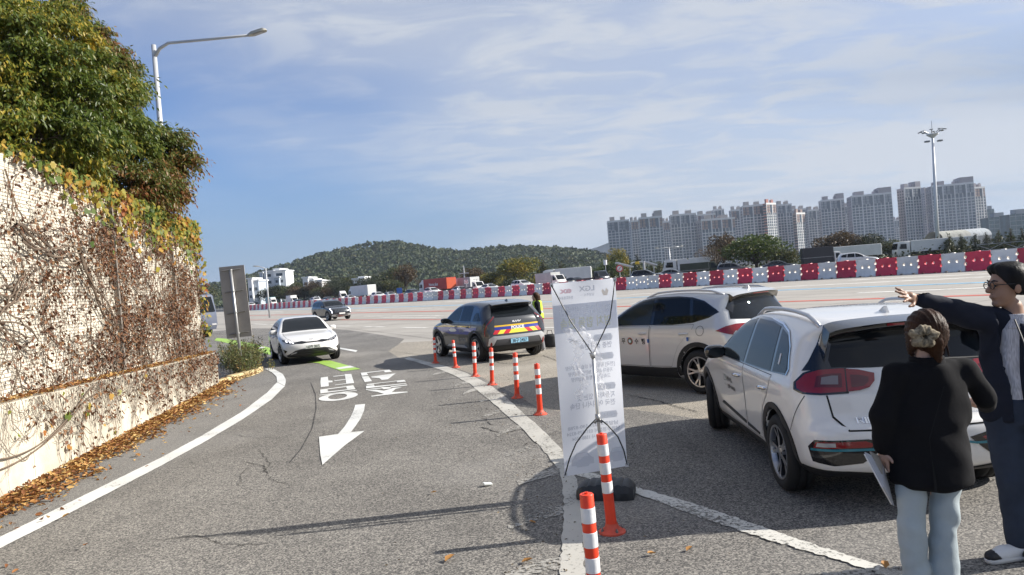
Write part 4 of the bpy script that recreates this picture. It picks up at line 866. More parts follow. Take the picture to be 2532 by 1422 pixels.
# ---------------------------------------------------------------- plastic barriers
BRED = mat('barrier_red', (.66, .035, .075), .45, var=.15, scale=1.5); BWHT = mat('barrier_white', (.84, .81, .76), .45, var=.12, scale=1.5)
for _m in (BRED, BWHT):     # every unit faded a little differently
    _t = _m.node_tree; _b = _t.nodes['Principled BSDF']; _l = _b.inputs['Base Color'].links[0].from_socket; _i = _t.nodes.new('ShaderNodeObjectInfo'); _r = _t.nodes.new('ShaderNodeMapRange'); _t.links.new(_i.outputs['Random'], _r.inputs[0]); _r.inputs[3].default_value = .74; _r.inputs[4].default_value = 1.06
    _h = _t.nodes.new('ShaderNodeHueSaturation'); _t.links.new(_r.outputs[0], _h.inputs['Value']); _t.links.new(_l, _h.inputs['Color']); _t.links.new(_h.outputs[0], _b.inputs['Base Color'])
def barrier_mesh(Lb, Hb):
    nt = .05*Lb; o = [(-Lb/2, .0), (-Lb*.36, 0), (-Lb*.34, .06*Hb), (-Lb*.22, .06*Hb), (-Lb*.20, 0), (Lb*.20, 0), (Lb*.22, .06*Hb), (Lb*.34, .06*Hb), (Lb*.36, 0), (Lb/2, 0), (Lb/2, .30*Hb), (Lb/2-nt, .33*Hb), (Lb/2-nt, .45*Hb), (Lb/2, .48*Hb), (Lb/2, .66*Hb), (Lb/2-nt, .69*Hb), (Lb/2-nt, .80*Hb), (Lb/2+.015, .84*Hb), (Lb/2+.015, Hb)]
    o += [(Lb*.08, Hb), (Lb*.07, Hb*1.03), (-Lb*.07, Hb*1.03), (-Lb*.08, Hb)]
    o += [(-Lb/2+.015, Hb), (-Lb/2+.015, .84*Hb), (-Lb/2+nt, .80*Hb), (-Lb/2+nt, .69*Hb), (-Lb/2, .66*Hb), (-Lb/2, .48*Hb), (-Lb/2+nt, .45*Hb), (-Lb/2+nt, .33*Hb), (-Lb/2, .30*Hb)]
    holes = [(-.17*Lb, .56*Hb, .085*Hb), (.17*Lb, .56*Hb, .085*Hb)]; V2 = [Vector(p) for p in o]; E = [(i, (i+1) % len(o)) for i in range(len(o))]
    for cx, cz, r in holes:
        b = len(V2); k = 10; V2 += [Vector((cx+r*math.cos(6.2832*i/k), cz+r*1.15*math.sin(6.2832*i/k))) for i in range(k)]; E += [(b+i, b+(i+1) % k) for i in range(k)]
    r = geometry.delaunay_2d_cdt(V2, E, [], 1, 1e-6); vs2 = [tuple(v) for v in r[0]]
    fs = [f for f in r[2] if not any(math.hypot(sum(vs2[i][0] for i in f)/len(f)-cx, sum(vs2[i][1] for i in f)/len(f)-cz) < rr*.9 for cx, cz, rr in holes)]
    def th(z): t = z/Hb; return .30 if t < .10 else (.30-.12*(t-.10)/.25 if t < .35 else (.18-.03*(t-.35)/.5 if t < .85 else .17))
    n = len(vs2); V = [(x, -th(z), z) for x, z in vs2]+[(x, th(z), z) for x, z in vs2]; Fc = []
    cnt = set()
    for f in fs:
        a, b, c = (Vector(vs2[i]) for i in f[:3]); f = f if (b-a).cross(c-a) > 0 else f[::-1]
        Fc.append(tuple(f)); Fc.append(tuple(i+n for i in f[::-1]))
        for i in range(len(f)): cnt.add((f[i], f[(i+1) % len(f)]))
    for a, b in cnt:
        if (b, a) not in cnt: Fc.append((a, a+n, b+n, b))
    m = MB(); m.add(V, Fc); return m
pitch_b = (bar_depth(2139, 0)-bar_depth(2242, 0)).length/2; LB, HB_ = pitch_b*.975, 0
_p = bar_depth(2242, 0); HB_ = (AT(2242, 629, _p.y).z-AT(2242, 673, _p.y).z)*1.0
bm_r = barrier_mesh(LB, HB_).mesh('barrier', BRED); bm_w = barrier_mesh(LB, HB_).mesh('barrier', BWHT)
A0 = bar_depth(2660, 0); nb = int((bar_depth(615, 0)-A0).length/pitch_b); seq = 0
start = (bar_depth(2190, 0)-A0).length/pitch_b; base_i = round(start); A0 = bar_depth(2190, 0)-BAR_DIR*pitch_b*base_i
for i in range(nb+1):
    p = A0+BAR_DIR*pitch_b*i+BAR_N*rnd.uniform(-.06, .06); red = (i-base_i) % 2 == 0
    if i in (base_i+16, base_i+29, base_i+44): red = False
    o = link('water_barrier', bm_r if red else bm_w); o.location = (p.x, p.y, -.01); o.rotation_euler = (0, 0, math.atan2(-BAR_DIR.y, -BAR_DIR.x)+rnd.uniform(-.02, .02))
    tag(o, '%s plastic water barrier, %s in the row counting from the photo\'s right edge' % ('red' if red else 'white', ordinal(i+1)), 'barrier', 'plastic barriers across the plaza')
# far carriageway on its low bank, with a median rail
CW_Z = .62
def band(name, o0, o1, z0, z1, mt, px0=300, px1=2900):
    m = MB(); a, b = bar_depth(px0, o0), bar_depth(px1, o0); c, d = bar_depth(px0, o1), bar_depth(px1, o1); m.add([(b.x, b.y, z0), (a.x, a.y, z0), (c.x, c.y, z1), (d.x, d.y, z1)], [(0, 1, 2, 3)]); o = m.build(name, mt)
    if o.data.polygons[0].normal.z < 0: o.data.flip_normals()
    return tag(o, kind='structure')
FAR_ASPH = mat('far_asphalt', (.13, .125, .12), .9, var=.15, scale=.3); band('carriageway_bank', 1.2, 2.4, -.02, CW_Z, FAR_ASPH); band('carriageway', 2.4, 28, CW_Z, CW_Z, FAR_ASPH); band('verge', 28, 150, CW_Z, CW_Z+.6, mat('verge_grass', (.06, .065, .025), .95, var=.4, scale=.3))
a, b = bar_depth(400, 12.6), bar_depth(2700, 12.6); gr = thing('guard_rail', 'grey steel guard rail running between the two traffic streams', 'guard rail', (b.x, b.y, CW_Z), math.atan2((a-b).y, (a-b).x)); LG = (a-b).length
m_ = MB(); m_.add([(0, -.06, .45), (LG, -.06, .45), (LG, -.1, .52), (0, -.1, .52), (LG, -.05, .60), (0, -.05, .60), (LG, -.1, .68), (0, -.1, .68), (LG, -.06, .75), (0, -.06, .75)], [(0, 1, 2, 3), (3, 2, 4, 5), (5, 4, 6, 7), (7, 6, 8, 9)]); m_.build('rail', mat('rail_steel', (.20, .21, .22), .5, .6), gr)
for k in range(int(LG/4)): m_ = MB(); m_.box(k*4-.05, k*4+.05, -.04, .06, 0, .78); m_.build('post', STEEL, gr)
# ---------------------------------------------------------------- vehicles
PAINT_W = mat('paint_white', (.77, .75, .715), .30, 0, coat=1.0)
PAINT_S = mat('paint_silver', (.63, .625, .61), .32, .3, coat=1.0)
PAINT_G = mat('paint_dark_grey', (.060, .062, .066), .30, .35, coat=1.0)
PAINT_K = mat('paint_black', (.010, .011, .013), .25, 0, coat=1.0)
PAINT_N = mat('paint_navy', (.016, .020, .032), .25, .2, coat=1.0)
PAINT_P = mat('paint_pewter', (.16, .17, .18), .3, .6, coat=1.0)
CLAD = mat('black_cladding', (.016, .016, .017), .55, 0, bump=.05, bscale=300)
GLOSSK = mat('gloss_black_trim', (.006, .006, .007), .12, 0, coat=1.0)
GLASS = mat('tinted_car_glass', (.008, .010, .012), .02, 0, spec=.38)
GLASS_L = mat('lighter_car_glass', (.030, .036, .036), .02, 0, spec=.4)
SEAM = mat('panel_gap', (.012, .012, .012), .8)
CHROME = mat('chrome_trim', (.75, .75, .76), .12, 1.0)
ALLOY = mat('wheel_alloy', (.50, .50, .51), .28, .9)
ALLOY_D = mat('dark_wheel_alloy', (.03, .03, .032), .35, .5)
RUBBER = mat('tyre_rubber', (.014, .014, .014), .75, 0, bump=.15, bscale=90)
LAMP_R = mat('red_lamp_lens', (.22, .006, .010), .08, 0, coat=1.0)
LAMP_RD = mat('dark_red_lamp_lens', (.09, .004, .007), .08, 0, coat=1.0)
LAMP_C = mat('clear_lamp_lens', (.42, .42, .43), .10, .3, coat=1.0)
LAMP_D = mat('smoked_lamp_lens', (.04, .04, .045), .08, .2, coat=1.0)
LAMP_ON = mat('lit_daytime_lamp', (.9, .9, 1), .2, 0, emit=(.92, .93, 1.0), estr=1.3)
PLATE_W = mat('white_number_plate', (.72, .73, .70), .4)
PLATE_B = mat('blue_number_plate', (.27, .52, .68), .4)
INK = mat('black_lettering', (.015, .015, .018), .5)
WHITE_D = mat('white_lettering', (.78, .78, .78), .4)
GREY_D = mat('grey_lettering', (.22, .23, .25), .4)
YEL = mat('police_yellow', (.80, .50, .03), .35, coat=.5)
YEL2 = mat('chevron_yellow', (.85, .72, .06), .35, coat=.5)
BLU = mat('police_blue', (.018, .035, .30), .35, coat=.5)
RED2 = mat('chevron_red', (.62, .018, .03), .35, coat=.5)
SILV = mat('satin_silver_trim', (.55, .55, .56), .35, .6)
TEAL = mat('teal_trim', (.02, .20, .27), .25, .3, coat=1)

def poly_sdf_grid(poly, lo, hi, h):
    nx, nz = int((hi[0]-lo[0])/h)+2, int((hi[1]-lo[1])/h)+2
    X, Z = np.meshgrid(lo[0]+h*np.arange(nx), lo[1]+h*np.arange(nz), indexing='ij')
    d = np.full(X.shape, 1e9); ins = np.zeros(X.shape, bool); n = len(poly)
    for i in range(n):
        ax, az = poly[i]; bx, bz = poly[(i+1) % n]; ex, ez = bx-ax, bz-az
        t = np.clip(((X-ax)*ex+(Z-az)*ez)/max(ex*ex+ez*ez, 1e-12), 0, 1)
        d = np.minimum(d, (X-ax-t*ex)**2+(Z-az-t*ez)**2)
        c = ((az > Z) != (bz > Z)) & (X < (bx-ax)*(Z-az)/(bz-az if bz != az else 1e-12)+ax); ins ^= c
    d = np.sqrt(d); return np.where(ins, -d, d)
def sstep(a, b, x):
    t = np.clip((x-a)/(b-a), 0, 1); return t*t*(3-2*t)

class Car:
    def __init__(s, side, sec, wb, x0, x1, top, Rw=.335, yw=.79, arch=.375, plan=None, k=.10, kend=.16, crown_r=.10, crown_f=.22, crown_z=.035, h=.03, ch=3):
        """side: outline in x,z; sec: (z, half width); plan: (x, factor); every length in metres, x forward from the rear axle"""
        s.wb, s.Rw, s.yw = wb, Rw, yw
        s.poly = chaikin(side, ch); s.x0, s.x1, s.top = x0, x1, top
        s.lo2 = (x0-.5, -.1); s.gh = .02
        s.grid = poly_sdf_grid(s.poly, s.lo2, (x1+.5, top+.45), s.gh)
        s.sec = np.array(sec); s.plan = np.array(plan if plan else [(x0, .95), (x0+.6, 1), (x1-1.0, 1), (x1, .93)])
        s.k, s.kend, s.cr, s.cf, s.cz, s.arch = k, kend, crown_r, crown_f, crown_z, arch
        s.Wm = s.sec[:, 1].max(); s.h = h
        s.box = ((x0-.12, -s.Wm-.1, .10), (x1+.12, s.Wm+.1, top+.1))
        # smooth the section curve
        zz = np.linspace(0, 2.2, 441); ww = np.interp(zz, s.sec[:, 0], s.sec[:, 1]); ker = np.ones(9)/9
        s.secz, s.secw = zz, np.convolve(np.pad(ww, 4, mode='edge'), ker, 'valid')
    def side(s, x, z):
        u = np.clip((x-s.lo2[0])/s.gh, 0, s.grid.shape[0]-1.001); w = np.clip((z-s.lo2[1])/s.gh, 0, s.grid.shape[1]-1.001)
        i, j = u.astype(int), w.astype(int); a, b = u-i, w-j; g = s.grid
        return g[i, j]*(1-a)*(1-b)+g[i+1, j]*a*(1-b)+g[i, j+1]*(1-a)*b+g[i+1, j+1]*a*b
    def F(s, P):
        x, y, z = P[:, 0], np.abs(P[:, 1]), P[:, 2]; r = y/s.Wm
        rear = 1-sstep(s.x0+.1, s.x0+1.2, x); front = sstep(s.x1-1.3, s.x1-.2, x)
        xs = x-s.cr*rear*r**2.4+s.cf*front*r**2.2
        zs = z+s.cz*r*r*sstep(.6, 1.0, z)
        a = s.side(xs, zs)
        yl = np.interp(z, s.secz, s.secw)*np.interp(x, s.plan[:, 0], s.plan[:, 1])
        for xw in (0, s.wb):                           # slight flare over each wheel
            yl = yl+.018*np.exp(-((x-xw)/.38)**2)*np.exp(-((z-.55)/.28)**2)
        b = (y-yl)*.95
        k = s.k+(s.kend-s.k)*np.maximum(rear, front)
        d = smax(a, b, k)
        for xw in (0, s.wb):
            c = np.sqrt((x-xw)**2+(z-s.Rw)**2)-s.arch
            c = np.maximum(c, .48-y); d = np.maximum(d, -c)
        return d
    def make(s, name, label, cat, paint, loc, rotz, group=None):
        s.root = thing(name, label, cat, loc, rotz, group)
        def fm(c):
            w = np.zeros(len(c))
            for xw in (0, s.wb):
                w[(np.hypot(c[:, 0]-xw, c[:, 2]-s.Rw) < s.arch+.012) & (np.abs(c[:, 1]) < s.Wm*.965)] = 1
            w[c[:, 2] < .215] = 1
            return w
        me = sdf_mesh('body', s.F, *s.box, s.h, [paint, CLAD], fm)
        s.body = link('body', me, s.root); s.paint = paint
        s.bvh = BVHTree.FromPolygons([v.co for v in me.vertices], [tuple(p.vertices) for p in me.polygons])
        return s.root
    def hit(s, proj, a, b):
        if proj == 'L': o, d = Vector((a, 3, b)), Vector((0, -1, 0))
        elif proj == 'R': o, d = Vector((a, -3, b)), Vector((0, 1, 0))
        elif proj == 'B': o, d = Vector((-4, a, b)), Vector((1, 0, 0))
        elif proj == 'F': o, d = Vector((8, a, b)), Vector((-1, 0, 0))
        elif proj == 'T': o, d = Vector((a, b, 4)), Vector((0, 0, -1))
        else:
            _, xc, yc, sg = proj; t = R(a); e = Vector((math.cos(t), sg*math.sin(t), 0))
            o, d = Vector((xc, sg*yc, b))+e*3, -e
        p, n, i, dist = s.bvh.ray_cast(o, d, 12)
        if p is None:
            q = o+d*((3-s.Wm) if proj in ('L', 'R') else 3.0); p, n, i, dist = s.bvh.find_nearest(q)
        return p, d
    def patch2(s, vs2, fs, proj, off, skirt=0.0):
        pts = []; dirs = []
        for a, b in vs2:
            p, d = s.hit(proj, a, b); pts.append(p); dirs.append(d)
        P = np.array([tuple(p) for p in pts]); g = grad(s.F, P); g /= np.maximum(np.linalg.norm(g, axis=1, keepdims=True), 1e-9)
        D = np.array([tuple(d) for d in dirs]); bad = (g*D).sum(1) > -.15; g[bad] = -D[bad]
        P2 = P+g*off
        mb_v = [tuple(p) for p in P2]; nr = [tuple(n) for n in g]; faces = [tuple(f) for f in fs]
        # orient outward
        f0 = faces[len(faces)//2]; a, b, c = (Vector(mb_v[f0[i]]) for i in range(3))
        if (b-a).cross(c-a).dot(Vector(nr[f0[0]])) < 0: faces = [f[::-1] for f in faces]
        if skirt:
            cnt = {}
            for f in faces:
                for i in range(len(f)): e = (f[i], f[(i+1) % len(f)]); cnt[e] = 1
            bd = [e for e in cnt if (e[1], e[0]) not in cnt]; mp = {}
            for e in bd:
                for i in e:
                    if i not in mp:
                        mp[i] = len(mb_v); side_n = nr[i]
                        mb_v += [mb_v[i], tuple(Vector(mb_v[i])-Vector(side_n)*skirt)]; nr += [side_n, side_n]
            for a_, b_ in bd: faces.append((mp[b_], mp[a_], mp[a_]+1, mp[b_]+1))
        return mb_v, faces, nr
    def fill(s, poly, step=.05, rs=True):
        if rs:
            q = []
            for i, a in enumerate(poly):
                b = poly[(i+1) % len(poly)]; sx = step if abs(a[0]) < 6 and abs(b[0]) < 6 else None
                L_ = math.dist(a, b); n = max(1, int(L_/step))
                q += [(a[0]+(b[0]-a[0])*t/n, a[1]+(b[1]-a[1])*t/n) for t in range(n)]
            poly = q
        xs = [p[0] for p in poly]; ys = [p[1] for p in poly]; inner = []
        x = min(xs)+step/2
        def inside(x, y):
            c = False
            for i in range(len(poly)):
                (ax, ay), (bx, by) = poly[i], poly[i-1]
                if (ay > y) != (by > y) and x < (bx-ax)*(y-ay)/(by-ay)+ax: c = not c
            return c
        def far(x, y): return all((x-p[0])**2+(y-p[1])**2 > (.45*step)**2 for p in poly)
        while x < max(xs):
            y = min(ys)+step/2
            while y < max(ys):
                if inside(x, y) and far(x, y): inner.append((x, y))
                y += step
            x += step
        n = len(poly); V2 = [Vector(p) for p in poly+inner]; E = [(i, (i+1) % n) for i in range(n)]
        r = geometry.delaunay_2d_cdt(V2, E, [], 1, 1e-5)
        return [tuple(v) for v in r[0]], [tuple(f) for f in r[2]]
    def patch(s, name, poly, proj, mt, off=.004, parent=None, skirt=.006, smooth=0, step=.05, ang=False):
        if smooth: poly = chaikin(poly, smooth)
        if ang:                                             # polygon given in degrees,z: fill at metric scale
            k = .7*math.pi/180; vs, fs = s.fill([(a*k, b) for a, b in poly], step); vs = [(a/k, b) for a, b in vs]
        else: vs, fs = s.fill(poly, step)
        v, f, n = s.patch2(vs, fs, proj, off, skirt)
        me = bpy.data.meshes.new(name); me.from_pydata(v, [], f); me.materials.append(mt)
        me.polygons.foreach_set('use_smooth', [True]*len(f)); me.normals_split_custom_set_from_vertices(n)
        return link(name, me, parent or s.root)
    def both(s, name, poly, mt, off=.004, skirt=.006, smooth=0, step=.05, parents=None):
        return [s.patch(name, poly, p, mt, off, parents[i] if parents else None, skirt, smooth, step) for i, p in enumerate('LR')]
    def line(s, name, pts, proj, w, mt, off=.003, parent=None, ang=False):
        """thin strip along a path on the body"""
        k = .7*math.pi/180 if ang else 1; p = [Vector((a*k, b)) for a, b in pts]; q = [p[0]]
        for a, b in zip(p, p[1:]):
            n = max(1, int((b-a).length/.04)); q += [a+(b-a)*t/n for t in range(1, n+1)]
        vs = []
        for i, c in enumerate(q):
            d = (q[min(i+1, len(q)-1)]-q[max(i-1, 0)]).normalized(); o = Vector((-d.y, d.x))*w/2; vs += [tuple(c+o), tuple(c-o)]
        fs = [(2*i, 2*i+1, 2*i+3, 2*i+2) for i in range(len(q)-1)]
        v, f, n = s.patch2([(a/k, b) for a, b in vs], fs, proj, off, 0)
        me = bpy.data.meshes.new(name); me.from_pydata(v, [], f); me.materials.append(mt)
        me.polygons.foreach_set('use_smooth', [True]*len(f)); me.normals_split_custom_set_from_vertices(n)
        return link(name, me, parent or s.root)
    def text(s, name, txt, proj, c, size, mt, off=.008, sx=1.0, bold=0.0, slant=0.0, parent=None, mirror=1):
        vs, fs = text_mesh(txt, size, bold=bold)
        if not vs: return
        v2 = [(c[0]+mirror*(p.x*sx+slant*p.y), c[1]+p.y) for p in vs]
        v, f, n = s.patch2(v2, fs, proj, off, 0)
        me = bpy.data.meshes.new(name); me.from_pydata(v, [], f); me.materials.append(mt)
        return link(name, me, parent or s.root)
    def wheels(s, tyre_me, rim_me, steer=0.0):
        for x, st in ((0, 0), (s.wb, steer)):
            for sg in (1, -1):
                w = bpy.data.objects.new('wheel', None); COL.objects.link(w); w.parent = s.root
                w.location = (x, sg*s.yw, s.Rw); w.rotation_euler = (0, 0, st+(0 if sg > 0 else math.pi))
                link('tyre', tyre_me, w); link('rim', rim_me, w)
    def arches(s, w=.055, off=.010, low=.24, mt=None):
        for xw in (0, s.wb):
            a0 = math.asin(max(-1, (low-s.Rw)/(s.arch+w)))
            ou = [(xw+(s.arch+w)*math.cos(t), s.Rw+(s.arch+w)*math.sin(t)) for t in np.linspace(a0, math.pi-a0, 22)]
            inn = [(xw+(s.arch+.004)*math.cos(t), s.Rw+(s.arch+.004)*math.sin(t)) for t in np.linspace(math.pi-a0, a0, 22)]
            for p in 'LR': s.patch('wheel_arch_trim', ou+inn, p, mt or CLAD, off, None, .02, 0, .04)
    def mirrors(s, x, z, mt, y=None, w=.20, sc=1.0):
        yy = y if y else s.Wm
        for sg in (1, -1):
            m = MB(); c = Vector((x, sg*(yy+.06), z))
            prof = [(0, -.5), (.55, -.48), (.85, -.36), (1, -.1), (1, .2), (.92, .42), (.55, .5), (0, .5)]
            vs = []; n = 16
            for r_, t in prof:
                for k in range(n):
                    a = 2*math.pi*k/n; ca, sa = math.cos(a), math.sin(a); ex = .7
                    vs.append((c.x+t*.13*sc, c.y+r_*w/2*sc*math.copysign(abs(ca)**ex, ca), c.z+r_*.075*sc*math.copysign(abs(sa)**ex, sa)))
            fs = [(i*n+k, i*n+(k+1) % n, (i+1)*n+(k+1) % n, (i+1)*n+k) for i in range(len(prof)-1) for k in range(n)]
            m.add(vs, fs); mm = m.build('door_mirror', mt, s.root, smooth=True)
            g = MB(); gx = c.x-.0655*sc
            g.add([(gx-.004, c.y+w*.40*sc*math.cos(a), c.z+.055*sc*math.sin(a)) for a in np.linspace(0, 2*math.pi, 14, endpoint=False)], [tuple(range(13, -1, -1))]); g.build('mirror_glass', GLASS, mm)
            g = MB(); g.tube([(c.x+.01, sg*(yy-.06), z-.05), (c.x+.01, sg*(yy+.03), z-.035)], [.035, .028], 8); g.build('mirror_stalk', CLAD, mm, smooth=True)
    def handle(s, x, z, mt, doors, L_=.19):
        for i, sg in enumerate((1, -1)):
            p, _ = s.hit('LR'[i], x, z); y = p.y
            m = MB(); m.tube([(x-L_/2, y-sg*.01, z+.004), (x-L_/2+.02, y+sg*.022, z+.006), (x, y+sg*.032, z+.004), (x+L_/2-.03, y+sg*.026, z-.004), (x+L_/2, y-sg*.008, z-.006)], [.012, .016, .017, .016, .012], 8)
            m.build('handle', mt, doors[i], smooth=True)
    def fin(s, x, mt):
        p, _ = s.hit('T', x, 0); z = p.z-.01; m = MB()
        vs = []; n = 8
        for (xx, zz, w) in ((.10, 0, .012), (.05, .022, .020), (-.02, .055, .017), (-.065, .062, .010), (-.085, .0, .032)):
            vs += [(x+xx, -w, z), (x+xx, -w*.45, z+zz), (x+xx, w*.45, z+zz), (x+xx, w, z)]
        fs = [(i*4+j, i*4+j+1, i*4+j+5, i*4+j+4) for i in range(4) for j in range(3)]+[(16, 17, 18, 19)]
        m.add(vs, fs); m.build('shark_fin_antenna', mt, s.root)
    def rails(s, x0, x1, yfac, mt, hgt=.035, r=.018):
        for sg in (1, -1):
            pts = []
            for t in np.linspace(0, 1, 15):
                x = x0+(x1-x0)*t; p, _ = s.hit('T', x, sg*yfac); lift = hgt*min(1, t*7, (1-t)*7)
                pts.append((x, sg*yfac, p.z+lift-.004))
            m = MB(); m.tube(pts, r, 8); m.build('roof_rail', mt, s.root, smooth=True)
    def plate(s, proj, y, z, w, hh, mt, txt, off=.03, tcol=None, size=.085, blue=False):
        p, d = s.hit(proj, y, z); sg = -1 if proj == 'B' else 1
        x = p.x+sg*off; m = MB(); m.bbox(x-.006, x+.006, y-w/2, y+w/2, z-hh/2, z+hh/2, .003)
        pl = m.build('number_plate', mt, s.root)
        vs, fs = text_mesh(txt, size, bold=.001)
        lim = max(v.x for v in vs)*2; k = w*.84/lim
        if vs:
            t = MB(); xf = x+sg*.009
            t.add([(xf, y+(-sg if proj == 'B' else 1)*0+ (v.x*k if proj == 'F' else -v.x*k), z+v.y*1.15) for v in vs], fs); t.build('plate_lettering', tcol or INK, pl)
        return pl

def wheel_meshes(Rt, wt, Rr, style=5, bright=ALLOY, twin=True, name='', n_lug=5):
    """tyre and rim; the axle runs along y, the outer face looks to +y"""
    M_ = Matrix.Rotation(-math.pi/2, 4, 'X')           # local z -> +y
    t = MB(); w = wt/2
    t.lathe([(Rr-.005, -w+.01), (Rr+.02, -w), (Rt-.035, -w-.004), (Rt-.012, -w+.018), (Rt, -w+.045), (Rt, -w*.34), (Rt-.008, -w*.32), (Rt-.008, -w*.26), (Rt, -w*.24), (Rt, w*.24), (Rt-.008, w*.26), (Rt-.008, w*.32), (Rt, w*.34), (Rt, w-.045), (Rt-.012, w-.018), (Rt-.035, w+.004), (Rr+.02, w), (Rr-.005, w-.01)], 40, M_)
    tyre = t.mesh('tyre', RUBBER, True)
    r = MB()
    r.mi = 1; r.lathe([(.03, w-.10), (Rr-.03, w-.10), (Rr-.012, -w+.02), (Rr, -w+.01)], 40, M_)
    r.mi = 0; r.lathe([(Rr-.022, w-.05), (Rr-.012, w-.004), (Rr+.004, w-.002), (Rr+.006, w-.012)], 40, M_)
    r.lathe([(.0, w-.012), (.032, w-.014), (.06, w-.022), (.066, w-.09)], 20, M_)
    for i in range(style):
        for dd in ((-.19, .19) if twin else (0,)):
            a = 2*math.pi*i/style; c0 = a+dd*.35; c1 = a+dd*1.0; hw0, hw1 = (.020, .017) if twin else (.040, .055)
            vs = []
            for rr, cc, hw, zt in ((.045, c0, hw0, w-.020), (Rr*.55, (c0+c1)/2, hw1, w-.026), (Rr-.012, c1, hw1*(1.1 if twin else 1.35), w-.014)):
                e = Vector((math.cos(cc), math.sin(cc), 0)); o = Vector((-e.y, e.x, 0))
                for sg, zz in ((-1, zt-.045), (-.8, zt), (.8, zt), (1, zt-.045)): q = e*rr+o*hw*sg; vs.append(M_ @ Vector((q.x, q.y, zz)))
            r.mi = 0; r.add(vs, [(k*4+j, k*4+j+1, k*4+j+5, k*4+j+4) for k in range(2) for j in (1,)])
            r.mi = 1; r.add(vs, [(k*4+j, k*4+j+1, k*4+j+5, k*4+j+4) for k in range(2) for j in (0, 2)])
        r.mi = 1; a = 2*math.pi*(i+.5)/style; r.lathe([(.0, w-.016), (.009, w-.016), (.010, w-.03)], 6, Matrix.Rotation(a, 4, 'Y') @ Matrix.Translation((.045, 0, 0)) @ M_)
    rim = r.mesh('rim', [bright, ALLOY_D], False)
    return tyre, rim
# ---------------------------------------------------------------- traffic beyond the barriers
def proto_car(kind):
    if kind == 'sedan':
        side = [(-.70, .26), (-.95, .36), (-1.02, .52), (-1.03, .70), (-1.0, .86), (-.90, 1.02), (-.60, 1.06), (-.30, 1.17), (.1, 1.34), (.45, 1.42), (.8, 1.44), (1.15, 1.42), (1.45, 1.36), (1.9, 1.12), (2.18, .965), (2.5, .925), (2.95, .875), (3.3, .79), (3.52, .67), (3.60, .53), (3.60, .35), (3.45, .22), (3.1, .17), (2.4, .16), (.3, .16), (-.3, .18)]
        sec = [(0, .78), (.18, .80), (.30, .865), (.52, .89), (.72, .90), (.86, .90), (.94, .875), (1.0, .845), (1.2, .74), (1.36, .64), (1.5, .58)]
        c = Car(side, sec, 2.70, -1.03, 3.60, 1.44, Rw=.32, yw=.785, arch=.36, kend=.20, crown_r=.2, crown_f=.34, h=.07); hz, z0 = .70, 0
        win = [[(1.86, .975), (1.52, 1.185), (1.22, 1.305), (1.02, 1.34), (1.0, .98)], [(.93, .98), (.95, 1.345), (.5, 1.33), (.18, 1.25), (-.2, 1.08)]]; ws = [(.72, .98), (.60, 1.30), (.2, 1.385), (-.2, 1.385), (-.60, 1.30), (-.72, .98)]
    else:
        side = [(-.55, .24), (-.80, .34), (-.885, .50), (-.90, .66), (-.86, .78), (-.80, .95), (-.74, 1.10), (-.60, 1.40), (-.45, 1.56), (-.2, 1.61), (.3, 1.645), (.95, 1.64), (1.25, 1.59), (1.5, 1.51), (1.9, 1.28), (2.22, 1.09), (2.45, 1.05), (2.9, 1.0), (3.25, .93), (3.45, .82), (3.56, .65), (3.56, .45), (3.42, .28), (3.1, .21), (2.4, .20), (.3, .20), (-.2, .20)]
        sec = [(0, .80), (.22, .82), (.36, .885), (.58, .905), (.80, .92), (.93, .925), (1.03, .91), (1.09, .885), (1.25, .82), (1.45, .73), (1.6, .66), (1.7, .64)]
        c = Car(side, sec, 2.67, -.90, 3.57, 1.645, Rw=.35, yw=.81, arch=.40, kend=.18, crown_r=.18, crown_f=.3, h=.07)
        win = [[(1.92, 1.10), (1.58, 1.35), (1.28, 1.49), (1.02, 1.53), (1.0, 1.10)], [(.93, 1.10), (.95, 1.535), (.45, 1.535), (.25, 1.52), (.16, 1.12)], [(.09, 1.13), (.18, 1.51), (-.25, 1.46), (-.45, 1.30), (-.42, 1.18)]]; ws = [(.74, 1.12), (.62, 1.49), (.3, 1.54), (-.3, 1.54), (-.62, 1.49), (-.74, 1.12)]
    c.make('passing_car', 'x', 'car', PAINT_W, (0, 0, -50), 0)
    c.wheels(*FARW)
    for w in win: c.both('door_window', w, GLASS, .006, .003, 0, .1)
    c.patch('windscreen', ws, 'F', GLASS, .006, None, .004, 0, .1)
    zz = .70 if kind == 'sedan' else .82
    for sg in (1, -1): c.patch('headlamp', [(sg*.5, zz-.05), (sg*.52, zz+.03), (sg*.80, zz+.08), (sg*.8, zz)], 'F', LAMP_C, .01, None, .01, 0, .1)
    c.patch('grille', [(.4, zz-.12), (.42, zz), (-.42, zz), (-.4, zz-.12)], 'F', GLOSSK, .008, None, .008, 0, .1)
    c.mirrors(1.78, 1.0 if kind == 'sedan' else 1.13, PAINT_W, .91, .2)
    return c.root
def wheel_simple(r, w):
    M_ = Matrix.Rotation(-math.pi/2, 4, 'X'); t = MB(); t.lathe([(r*.62, -w/2), (r*.95, -w/2), (r, -w/2+.03), (r, w/2-.03), (r*.95, w/2), (r*.62, w/2)], 18, M_); q = MB(); q.lathe([(0, w/2-.04), (r*.3, w/2-.03), (r*.55, w/2-.06), (r*.63, w/2)], 18, M_)
    return t.mesh('tyre', RUBBER, True), q.mesh('rim', ALLOY, True)
FARW = wheel_simple(.335, .22); TRKW = wheel_simple(.5, .28); PORW = wheel_simple(.33, .2)
PROTO = {'sedan': proto_car('sedan'), 'suv': proto_car('suv')}
